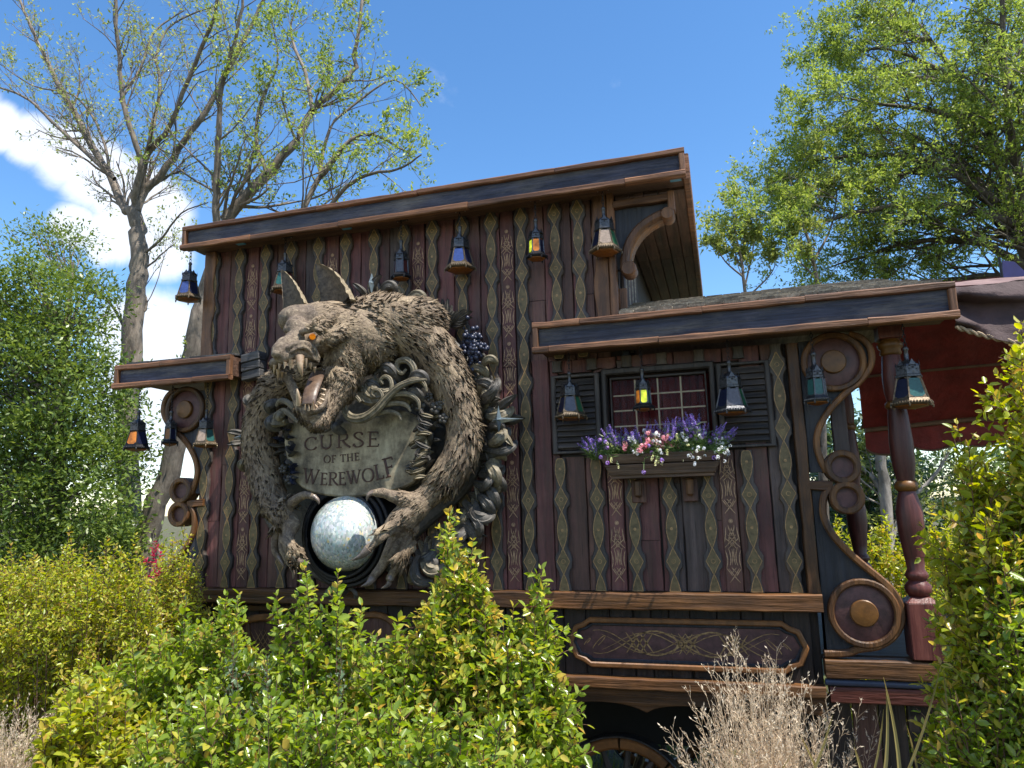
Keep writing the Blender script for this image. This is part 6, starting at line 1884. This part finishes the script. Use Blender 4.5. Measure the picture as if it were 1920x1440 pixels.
limb_tree('young_tree', 'slender young tree standing at the left edge of the big feathery tree', [
    ([(1545, 1000), (1540, 620), (1534, 530)], .08, .05, 0), ([(1536, 540), (1515, 450), (1490, 370), (1478, 320)], .04, .008, 0), ([(1526, 490), (1560, 420), (1570, 350)], .03, .006, .5), ([(1530, 520), (1490, 480), (1470, 440)], .02, .006, -.3)], 6.6, cfgD, M['bark'], M['leafa'])

def dense_tree(name, label, silh, y0, depth, n, ls, leafm, barkm, stem, group=None, lw=.42, clump=.35, up=(0, -.2, 1)):
    """crown filling an outline seen from the front; leaves set in clumps at twig ends"""
    px = [p[0] for p in silh]; 
    poly = [xz(a, b_, y0) for a, b_ in silh]
    xs = [p[0] for p in poly]; zs = [p[1] for p in poly]
    def inside(x, z):
        c = False; j = len(poly) - 1
        for i in range(len(poly)):
            if (poly[i][1] > z) != (poly[j][1] > z) and x < (poly[j][0] - poly[i][0]) * (z - poly[i][1]) / (poly[j][1] - poly[i][1] + 1e-9) + poly[i][0]: c = not c
            j = i
        return c
    bx = at(stem[0], stem[1], y0).x
    th_ = thing(name, label, 'tree' if 'tree' in name else 'shrub', (bx, y0, 0), group)
    cen = []
    k = max(30, n // 110); tries = 0
    while len(cen) < k and tries < k * 40:
        tries += 1
        x, z = G.uniform(min(xs), max(xs)), G.uniform(min(zs), max(zs))
        if inside(x, z): cen.append((x, y0 + G.uniform(-depth, depth) * .5, z))
    cen = np.array(cen)
    T_ = Tubes()
    zb_ = 0; zt_ = max(zs) - 1.1
    tr_ = np.array([(bx, y0, zb_ - .1), (bx + .05, y0, zb_ + (zt_ - zb_) * .35), (bx - .05, y0, zb_ + (zt_ - zb_) * .7), (bx, y0, zt_)])
    tr_ = np.array(smoothline([tuple(p) for p in tr_], 4)); T_.add(tr_, .03 * (zt_ - zb_) + .02, .015, 7)
    for c in cen[::2]:
        zz = c[2] - G.uniform(.3, 1.0) * abs(c[0] - bx) - .2; zz = min(max(zz, .2), zt_ * .95)
        s = np.array((bx, y0, zz)); m_ = (s + c) / 2 + G.normal(0, .05, 3) - np.array([0, 0, .08])
        T_.add(np.array([s, m_, c]), .022, .006, 4)
    T_.obj('trunk', barkm, th_)
    per = n // len(cen)
    P = np.repeat(cen, per, 0) + G.normal(0, 1, (len(cen) * per, 3)) * np.array([clump, clump, clump * .62])
    D = (P - np.repeat(cen, per, 0)); D = D / (np.linalg.norm(D, axis=1)[:, None] + 1e-6) + G.normal(0, .7, D.shape) + np.array([0, -.1, .1])
    L = G.uniform(.7, 1.25, len(P)) * ls
    leaf_mesh('crown', P, D, L, L * lw, leafm, th_, oval=False, up=up)
    return th_
dense_tree('broadleaf_tree', 'dense glossy green tree filling the left edge behind the shrubs', [(-160, 620), (-60, 545), (0, 520), (50, 500), (85, 490), (130, 500), (170, 560), (195, 620), (215, 700), (225, 780), (240, 860), (250, 940), (240, 1060), (190, 1130), (-160, 1130)], 4.6, 1.8, 85000, .10, M['leafc'], M['bark'], (90, 1050), clump=.21)
dense_tree('broadleaf_tree', 'small light green tree top rising just above the dense tree at far left', [(40, 440), (90, 410), (120, 400), (150, 450), (120, 490), (60, 480)], 5.6, .6, 1500, .09, M['leafc'], M['bark'], (95, 1000), clump=.2)
dense_tree('evergreen_tree', 'dark evergreen seen through the porch left of the turned column', [(1540, 860), (1640, 830), (1700, 900), (1705, 1060), (1690, 1180), (1560, 1180)], 8.2, 1.2, 9000, .11, M['leafd'], M['barkd'], (1640, 1100), clump=.3)
dense_tree('evergreen_tree', 'mid green tree seen through the porch right of the turned column', [(1720, 860), (1800, 840), (1900, 830), (2000, 850), (2000, 1150), (1740, 1150)], 8.8, 1.2, 9000, .11, M['leafc'], M['barkd'], (1840, 1100), clump=.4)
limb_tree('bare_trunked_tree', 'pale thin trunks behind the porch between the two columns', [([(1665, 1100), (1662, 950), (1650, 850), (1640, 700)], .10, .07, 0), ([(1662, 960), (1640, 900), (1600, 850), (1590, 700)], .06, .03, .3), ([(1665, 1050), (1690, 960), (1760, 880), (1800, 800)], .05, .02, .3)], 7.0, cfgD, M['barkg'], M['leafa'])
# a row of far trees closing the view behind everything
for k, (x, y, w, h) in enumerate([(-16, 22, 5, 7), (-9, 26, 6, 6.5), (-2, 24, 5, 5.5), (6, 25, 6, 6), (13, 22, 5, 6.5), (20, 20, 5, 7.5)]):
    th_ = thing('distant_tree', ['broad distant tree at the far left beyond the lawn', 'distant tree left of the wagon, beyond the leaning trunk', 'distant tree hidden behind the tall part of the wagon', 'distant tree behind the lower roof of the wagon', 'distant tree beyond the porch columns', 'tall distant tree at the far right beyond the awning'][k], 'tree', (x, y, 0))
    T_ = Tubes(); T_.add(np.array([(x, y, -.1), (x, y, h * .4), (x + .2, y, h * .8)]), .25, .06, 6); T_.obj('trunk', M['barkd'], th_)
    n = 3500; q = G.normal(size=(70, 3)); q /= np.linalg.norm(q, axis=1)[:, None]; q *= G.uniform(.4, 1, (70, 1)) ** .5
    cen = np.array([x, y, h * .6]) + q * np.array([w * .5, w * .45, h * .4])
    P = np.repeat(cen, 50, 0) + G.normal(0, .45, (n, 3)); D = G.normal(size=(n, 3))
    leaf_mesh('crown', P, D, np.full(n, .3), np.full(n, .2), M['leafd'] if k % 2 else M['leafc'], th_, oval=False)

# ---- shrubs built shoot by shoot
M['sl'] = leafmat('privet_leaf', [(.10, .17, .02), (.20, .29, .03), (.32, .40, .055), (.13, .21, .025), (.42, .46, .09)], .27, .42, spec=.6)
M['sy'] = leafmat('young_bronze_leaf', [(.45, .46, .07), (.50, .44, .07), (.46, .30, .08), (.52, .52, .10)], .3, .45)
M['ylf'] = leafmat('yellow_green_leaf', [(.18, .24, .02), (.30, .35, .03), (.42, .44, .05), (.24, .30, .03), (.42, .36, .05)], .35, .42)
M['sd'] = leafmat('dark_privet_leaf', [(.03, .075, .02), (.06, .12, .03), (.10, .17, .04), (.04, .09, .025)], .22, .25, spec=.6)
M['grl'] = leafmat('grey_green_leaf', [(.09, .14, .07), (.14, .20, .10)], .4, .3)
def shrub(name, label, tips, region, y0, depth, nshoot, mats, ls=.055, lw=.50, young=.10, dens=1.0, base_z=None, lat=1.0, cat='shrub', group=None, spacing=.030, open_=.3):
    """tips: pixel places of the tall leading shoots; region: silhouette pixel line the body stays under"""
    xs_ = [p[0] for p in region]; 
    def top(px): return float(np.interp(px, xs_, [p[1] for p in region]))
    mx_ = sum(p[0] for p in region) / len(region)
    bx = at(mx_, 1300, y0).x; bz_ = ground_z(bx, y0) if base_z is None else base_z
    th_ = thing(name, label, cat, (bx, y0, bz_), group)
    T_ = Tubes(); LP = []; LD = []; LL = []; MI = []
    def shoot(p0, p1, r0, lev, tipy):
        p0 = np.array(p0); p1 = np.array(p1); L = np.linalg.norm(p1 - p0)
        n = max(4, int(L / .07)); mid_ = (p0 + p1) / 2; mid_[2] += L * .05; mid_[:2] = p0[:2] * .62 + p1[:2] * .38 if lev == 0 else mid_[:2]
        mid_ = mid_ + G.normal(0, L * .03, 3)
        u = np.linspace(0, 1, n + 1)[:, None]
        pts = (1 - u) ** 2 * p0 + 2 * u * (1 - u) * mid_ + u * u * p1
        T_.add(pts, r0, max(.0012, r0 * .3), 3)
        # leaves in opposite pairs
        k = int(L / (spacing / dens)); ph = G.uniform(0, PI)
        for i in range(k):
            q = (i + .5) / k
            if lev == 0 and (1 - q) * L > .34: continue
            if lev == 0 and q < .15: continue
            f = q * n; a = min(n - 1, int(f)); p = pts[a] + (pts[a + 1] - pts[a]) * (f - a)
            t_ = pts[a + 1] - pts[a]; t_ /= np.linalg.norm(t_) + 1e-9
            s1 = np.cross(t_, [math.cos(ph + i * PI / 2), math.sin(ph + i * PI / 2), .2]); s1 /= np.linalg.norm(s1) + 1e-9
            near = (1 - q) * L
            for sg in (1, -1):
                if G.random() < .06: continue
                d = s1 * sg * (1 - .45 * max(0, 1 - near / .05)) + t_ * (.55 + .6 * max(0, 1 - near / .05)) + G.normal(0, .2, 3)
                LP.append(p); LD.append(d); LL.append(ls * G.uniform(.5, 1.25) * (.62 + .38 * min(1, near / .06)))
                MI.append(1 if (near < .075 * (1 + tipy) and G.random() < young * 3.5 * (1 if near < .04 else .5)) else 0)
        return pts, L
    shoots = []
    for (a, b_) in tips:
        for _ in range(2): shoots.append((a + G.uniform(-3, 3), b_ + (0 if _ == 0 else G.uniform(15, 60)), G.uniform(-.15, .1), 1))
    x0, x1 = min(xs_), max(xs_)
    for _ in range(nshoot):
        a = G.uniform(x0, x1); t_ = top(a); lo = 1500
        b_ = t_ + (lo - t_) * G.random() ** 1.25 * .95
        dy = G.uniform(-depth, depth) * .5
        shoots.append((a, b_, dy, 0))
    for (a, b_, dy, ld_) in shoots:
        yy = y0 + dy
        tp_ = at(a, b_, yy)
        bz2 = ground_z(tp_.x, yy) if base_z is None else base_z
        L = tp_.z - bz2
        if L < .08: continue
        base = (tp_.x + (bx - tp_.x) * open_ * G.uniform(.5, 1.2), yy + (y0 - yy) * .4, bz2)
        pts, L = shoot(base, tuple(tp_), .006, 0, ld_)
        vis = min(L * .8, .75)
        for _ in range(int(vis / .045 * lat)):
            back_ = G.uniform(.05, vis); q = 1 - back_ / L; f = q * (len(pts) - 1); i = min(len(pts) - 2, int(f)); p = pts[i] + (pts[i + 1] - pts[i]) * (f - i)
            ll = min(.26, .045 + back_ * .38) * G.uniform(.5, 1.1)
            d = rand_perp(np.array([0, 0, 1.])) * G.uniform(.5, 1) + np.array([0, 0, G.uniform(.45, 1.1)])
            d /= np.linalg.norm(d)
            lp, _l = shoot(p, p + d * ll, .0025, 1, 0)
            if ll > .14:
                for _2 in range(2):
                    p2 = lp[len(lp) // 2] ; d2 = d + rand_perp(d) * .9; d2 /= np.linalg.norm(d2)
                    shoot(p2, p2 + d2 * ll * .5, .0018, 2, 0)
    T_.obj('stems', M['twig'], th_)
    P, D, L = np.array(LP), np.array(LD), np.array(LL)
    leaf_mesh('foliage', P, D, L, L * lw, mats, th_, mi=np.array(MI, dtype=np.int32))
    print(name, 'leaves', len(P))
    return th_
# far and middle hedges first, nearest last
shrub('yellow_shrub', 'bright yellow green shrub filling the left behind the dry grass', [(130, 990), (200, 1005), (255, 1000), (60, 1030), (20, 1020)], [(-60, 1040), (0, 1035), (60, 1035), (140, 1010), (200, 1020), (250, 1015), (285, 1050), (300, 1110)], -.9, .8, 230, [M['ylf'], M['sy']], ls=.042, lw=.44, young=.10, base_z=.5, lat=.9)
shrub('yellow_shrub', 'dull yellow green shrub growing against the left corner of the wagon', [(345, 985), (365, 1040), (320, 1000)], [(270, 1060), (300, 1010), (340, 1000), (372, 1040), (385, 1130)], -.5, .4, 70, [M['ylf'], M['sy']], ls=.040, lw=.44, young=.12, base_z=.3, lat=.9)
shrub('yellow_shrub', 'yellow green shrub glowing behind the scroll bracket and columns', [(1570, 965), (1600, 990), (1660, 960), (1745, 950)], [(1540, 980), (1600, 1000), (1660, 975), (1700, 1010), (1760, 960), (1800, 960)], 4.0, .9, 120, [M['ylf'], M['sy']], ls=.07, lw=.45, young=.10, base_z=0.0, lat=.7, spacing=.04)
shrub('yellow_shrub', 'green shrub behind the porch floor between the columns', [(1690, 1060)], [(1640, 1120), (1700, 1080), (1760, 1060), (1800, 1050)], 3.2, .7, 60, [M['sl'], M['sy']], ls=.06, lw=.45, base_z=0, lat=.7, spacing=.04)
shrub('privet_shrub', 'dark green privet shrub left of centre with pale tips before the arched panel', [(425, 1112), (447, 1110), (350, 1120), (388, 1165), (300, 1175)], [(130, 1280), (230, 1210), (310, 1180), (360, 1150), (430, 1150), (490, 1230), (540, 1290)], -1.75, .6, 170, [M['sl'], M['sy']], young=.05)
shrub('privet_shrub', 'privet shrub with two thin upright shoots below the crystal ball', [(572, 1056), (632, 1068), (519, 1112), (678, 1130), (745, 1150)], [(480, 1240), (530, 1190), (580, 1180), (640, 1165), (700, 1180), (760, 1190), (800, 1240)], -2.0, .6, 150, [M['sl'], M['sy']], young=.06)
shrub('privet_shrub', 'tallest privet shrub with bronze tipped leading shoots right of the crystal ball', [(845, 955), (886, 1008), (842, 985), (868, 1040), (822, 1070), (905, 1090)], [(740, 1260), (790, 1150), (830, 1050), (880, 1050), (920, 1130), (960, 1210), (985, 1290)], -1.9, .55, 170, [M['sl'], M['sy']], young=.2, ls=.052)
shrub('privet_shrub', 'privet shrub at the left end of the long cartouche panel', [(1018, 1062), (998, 1120), (1030, 1160), (960, 1135), (1042, 1235), (945, 1170)], [(880, 1290), (930, 1200), (975, 1165), (1010, 1150), (1030, 1230), (1035, 1330), (1015, 1430)], -1.85, .55, 150, [M['sl'], M['sy']], young=.06)
shrub('privet_shrub', 'low privet shrub at the lower left edge in front of the hedge', [(150, 1240), (110, 1300), (210, 1250)], [(70, 1380), (120, 1310), (180, 1270), (240, 1260), (300, 1290)], -2.2, .5, 90, [M['ylf'], M['sy']], young=.08)
shrub('privet_shrub', 'low bright privet shrub along the bottom edge at centre', [(380, 1290), (500, 1300)], [(250, 1380), (320, 1310), (420, 1290), (520, 1300), (640, 1320), (760, 1300), (880, 1310), (950, 1340), (1000, 1410)], -2.55, .5, 150, [M['sl'], M['sy']], young=.06, ls=.052)
shrub('grey_leaved_shrub', 'sparse grey green shrub with bare pale stems among the centre privets', [(440, 1200), (640, 1200), (500, 1230)], [(420, 1300), (470, 1250), (560, 1260), (640, 1240), (680, 1310)], -2.25, .3, 22, [M['grl'], M['grl']], young=0, lat=.5, ls=.03)
shrub('privet_shrub', 'tall privet shrub with yellow leading shoots at the right edge', [(1912, 600), (1893, 672), (1870, 900), (1790, 790), (1815, 830), (1845, 850), (1800, 960), (1765, 1020)], [(1780, 1400), (1790, 1180), (1815, 1060), (1840, 960), (1875, 930), (1900, 820), (1925, 720), (1970, 650), (2060, 620)], -1.9, .6, 150, [M['ylf'], M['sy']], young=.12, ls=.052)
shrub('privet_shrub', 'dark glossy privet shrub at the lower right corner', [(1745, 1320), (1780, 1300), (1760, 1380)], [(1755, 1400), (1785, 1250), (1840, 1120), (1880, 1000), (1940, 960), (2020, 950)], -2.1, .5, 230, [M['sl'], M['sy']], young=.08, ls=.042)

# ---- dry grasses
M['straw'] = leafmat('dry_straw', [(.46, .36, .25), (.62, .52, .38), (.76, .67, .52), (.33, .25, .16)], .6, .35)
M['blade'] = leafmat('dried_blade', [(.10, .07, .05), (.22, .15, .08), (.30, .26, .09), (.16, .17, .05)], .5, .3)
def dry_grass(label, px, y0, topy, spread, n, lean=.1, bz_=None):
    b0 = at(px, 1440, y0); bz_ = ground_z(b0.x, y0) if bz_ is None else bz_
    th_ = thing('dry_grass_clump', label, 'ornamental grass', (b0.x, y0, bz_), 'dry ornamental grass clumps')
    T_ = Tubes(); V = []; 
    H = at(px, topy, y0).z - bz_
    fine = Tubes()
    for _ in range(n):
        a = G.uniform(0, 2 * PI); rr = G.random() ** .5
        h = H * G.uniform(.55, 1.0) * (1 - .22 * rr)
        p0 = np.array([b0.x + math.cos(a) * .08 * rr, y0 + math.sin(a) * .08, bz_])
        p1 = p0 + np.array([math.cos(a) * spread * rr + G.normal(0, .03), math.sin(a) * spread * .8 * rr, h])
        m_ = (p0 + p1) / 2 + np.array([0, 0, h * .1]); m_[:2] = p0[:2] * .7 + p1[:2] * .3
        u = np.linspace(0, 1, 9)[:, None]
        pts = (1 - u) ** 2 * p0 + 2 * u * (1 - u) * m_ + u * u * p1
        T_.add(pts, .0015, .0006, 3)
        for _2 in range(15):
            q = G.uniform(.45, 1); f = q * 8; i = min(7, int(f)); p = pts[i] + (pts[i + 1] - pts[i]) * (f - i)
            t_ = pts[i + 1] - pts[i]; t_ /= np.linalg.norm(t_); d = t_ * .8 + rand_perp(t_) * G.uniform(.25, .7); d /= np.linalg.norm(d); L = G.uniform(.03, .10) * (1.25 - .5 * q)
            e = p + d * L
            fine.add(np.array([p, p + d * L * .5 + G.normal(0, .003, 3), e]), .0009, .0005, 3)
            for _3 in range(3):
                s = p + d * L * G.uniform(.3, 1); d3 = d + rand_perp(d) * .8
                V.append((s, d3))
    T_.obj('stalks', M['straw'], th_); fine.obj('branchlets', M['straw'], th_)['kind'] = 'stuff'
    P = np.array([v[0] for v in V]); D = np.array([v[1] for v in V]); L = G.uniform(.008, .02, len(P))
    leaf_mesh('seed_heads', P, D, L, L * .3, M['straw'], th_, oval=False)
dry_grass('tall pale dry grass clump standing before the cartouche panel', 1425, -2.0, 1155, .25, 260)
dry_grass('brown dry grass clump in the lower left corner', 10, -2.3, 1270, .3, 260)
dry_grass('thin dry grass stalks right of the pale clump', 1540, -1.7, 1225, .22, 26)
bl = thing('strap_leaved_plant', 'few long dried strap leaves rising at the bottom right before the wagon', 'plant', tuple(at(1640, 1500, -2.2)))
def straps(items, y0, parent):
    for (x0, x1, y1, w) in items:
        p0 = at(x0, 1560, y0); p1 = at(x1, y1, y0 + .05)
        mb = MB(); vs = []
        for i in range(9):
            u = i / 8; c = p0.lerp(p1, u) + Vector((.02 * math.sin(u * 3), 0, .0)); ww = w * (1 - u) ** .6 * .5 + .0008
            vs += [c + Vector((-ww, 0, 0)), c + Vector((0, .004, 0)), c + Vector((ww, 0, 0))]
        fs = []
        for i in range(8):
            fs += [(i * 3, i * 3 + 1, i * 3 + 4, i * 3 + 3), (i * 3 + 1, i * 3 + 2, i * 3 + 5, i * 3 + 4)]
        mb.add(vs, fs).obj('strap_leaf', M['blade'], parent)
straps([(1690, 1655, 1270, .016), (1650, 1762, 1250, .012), (1640, 1660, 1290, .016), (1700, 1850, 1330, .014), (1620, 1600, 1400, .02), (1760, 1768, 1260, .012), (1560, 1500, 1380, .014), (1600, 1655, 1330, .01), (1720, 1700, 1365, .01), (1465, 1560, 1340, .016), (1350, 1480, 1420, .012)], -2.3, bl)
# small red leaved shrub by the leaning trunk
shrub('red_leaved_shrub', 'small crimson leaved shrub at the foot of the leaning trunk', [(290, 1015), (300, 1025)], [(270, 1040), (290, 1025), (315, 1040)], 2.2, .3, 14, [leafmat('crimson_leaf', [(.35, .02, .04), (.5, .05, .08)], .4, .4)] * 2, young=0, base_z=0, lat=.5)
bpy.context.view_layer.update()
